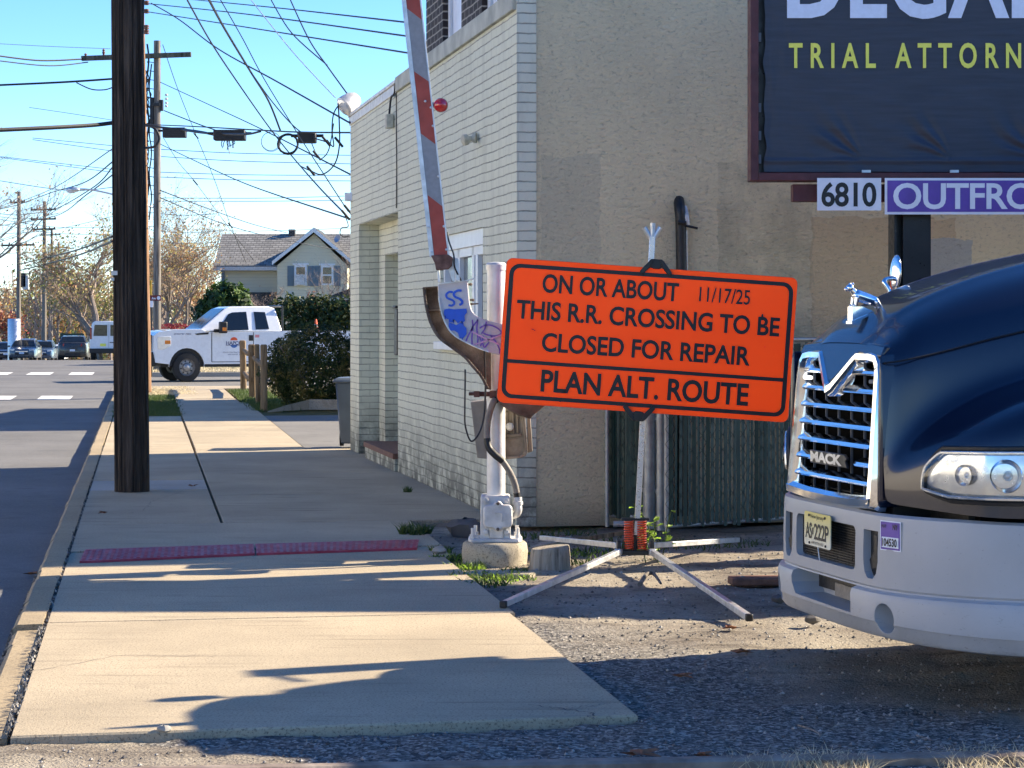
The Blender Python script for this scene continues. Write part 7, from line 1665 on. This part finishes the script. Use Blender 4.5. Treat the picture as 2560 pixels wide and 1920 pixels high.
car('grey sedan with headlights facing the camera on the far road', 54, 146, R(6), 'greybody', 4.6, 1.82, 1.47)
car('dark blue hatchback facing the camera right of the grey sedan', 101, 160, R(6), 'bluebody', 4.3, 1.78, 1.5)
car('dark car cut by the left edge behind the grey sedan', 14, 163, R(6), 'blackbody', 4.5, 1.8, 1.42)
car('dark grey sport utility car seen from behind with a full width tail', 181, 141, R(8), 'blackbody', 4.75, 1.95, 1.62, 'suv', True)
car('pale silver car half hidden left of the dark sport utility car', 133, 185, R(6), 'whitebody', 4.5, 1.8, 1.4)
# white van seen from behind
p = P(272, 897, 116); vn = thing('van', 'white passenger van seen from behind left of the foreground pole', 'van', (p.x, 116, zdrop(116)-.15), R(97))
vb = lambda mb, n_, m, **k: mb.build(n_, m, vn, local=True, **k)
mb = MB(); mb.loft([[(x, -w_, .45), (x, w_, .45), (x, w_, 1.3), (x, w_*.86, 2.0), (x, w_*.74, 2.1), (x, -w_*.74, 2.1), (x, -w_*.86, 2.0), (x, -w_, 1.3)] for x, w_ in ((0, .97), (.06, 1.0), (3.9, 1.0), (4.4, .98))]); mb.loft([[(4.4, -.97, .45), (4.4, .97, .45), (4.4, .95, 1.25), (4.4, -.95, 1.25)], [(5.5, -.9, .45), (5.5, .9, .45), (5.5, .86, 1.05), (5.5, -.86, 1.05)]]); vb(mb, 'body', M['whitebody'], bevel=.04)
for sd in (-1, 1):
    mb = MB(); mb.prism([(-.012, sd*.08, 1.32), (-.012, sd*.80, 1.32), (-.012, sd*.74, 1.90), (-.012, sd*.08, 1.90)], (.02, 0, 0)); vb(mb, 'rear_window', M['glass'], bevel=.01)
    mb = MB(); mb.mm((-.015, sd*.88, 1.15), (.06, sd*.99, 1.75)); vb(mb, 'taillight', M['taillight'], bevel=.01)
    for cx in (.95, 4.6):
        mb = MB(); mb.lathe([(.2, -.12), (.34, -.12), (.37, -.08), (.37, .08), (.34, .12), (.2, .12)], (cx, sd*.86, .37), (0, 1, 0), 20, cap=False); vb(mb, 'wheel', M['tyre'], smooth=40)
    mb = MB(); mb.mm((3.6, sd*1.02, 1.15), (3.75, sd*1.28, 1.45)); vb(mb, 'side_mirror', M['black'], bevel=.03)
mb = MB(); mb.mm((-.12, -1.0, .40), (.1, 1.0, .66)); vb(mb, 'rear_bumper', M['black'], bevel=.03)
mb = MB(); mb.mm((-.014, -.005, .7), (.01, .005, 1.95)); mb.mm((-.02, -.3, .95), (0, -.05, 1.0)); vb(mb, 'door_gap', M['cablegrey'])
mb = MB(); mb.mm((-.02, .15, .78), (0, .45, .92)); vb(mb, 'number_plate', M['yellow'])
# far traffic light boxes
for i, (x, y) in enumerate(((145, 640), (160, 655))):
    c = P(*q2(x, y), 170); mb = MB(); mb.mm((c.x-.2, 169.9, c.z-.55), (c.x+.2, 170.2, c.z+.55))
    tag(mb.build('traffic_signal', M['castpaint'] if i else M['black'], loc=c, bevel=.03), ('dark back of a traffic signal by the leftmost far pole', 'pale side of a traffic signal by the leftmost far pole')[i], 'traffic light')
c = P(*q2(443, 985), 200); rt = thing('road_sign', 'small green road sign above the dark sport utility car', 'road sign', c); mb = MB(); mb.mm((c.x-1.1, 200, c.z-.25), (c.x+1.1, 200.05, c.z+.25)); mb.build('plate', M['slat'], rt); mb = MB(); mb.tube([c+V((-.9, .05, -2)), c+V((-.9, .05, 0))], .05, 5); mb.build('post', M['galv'], rt)
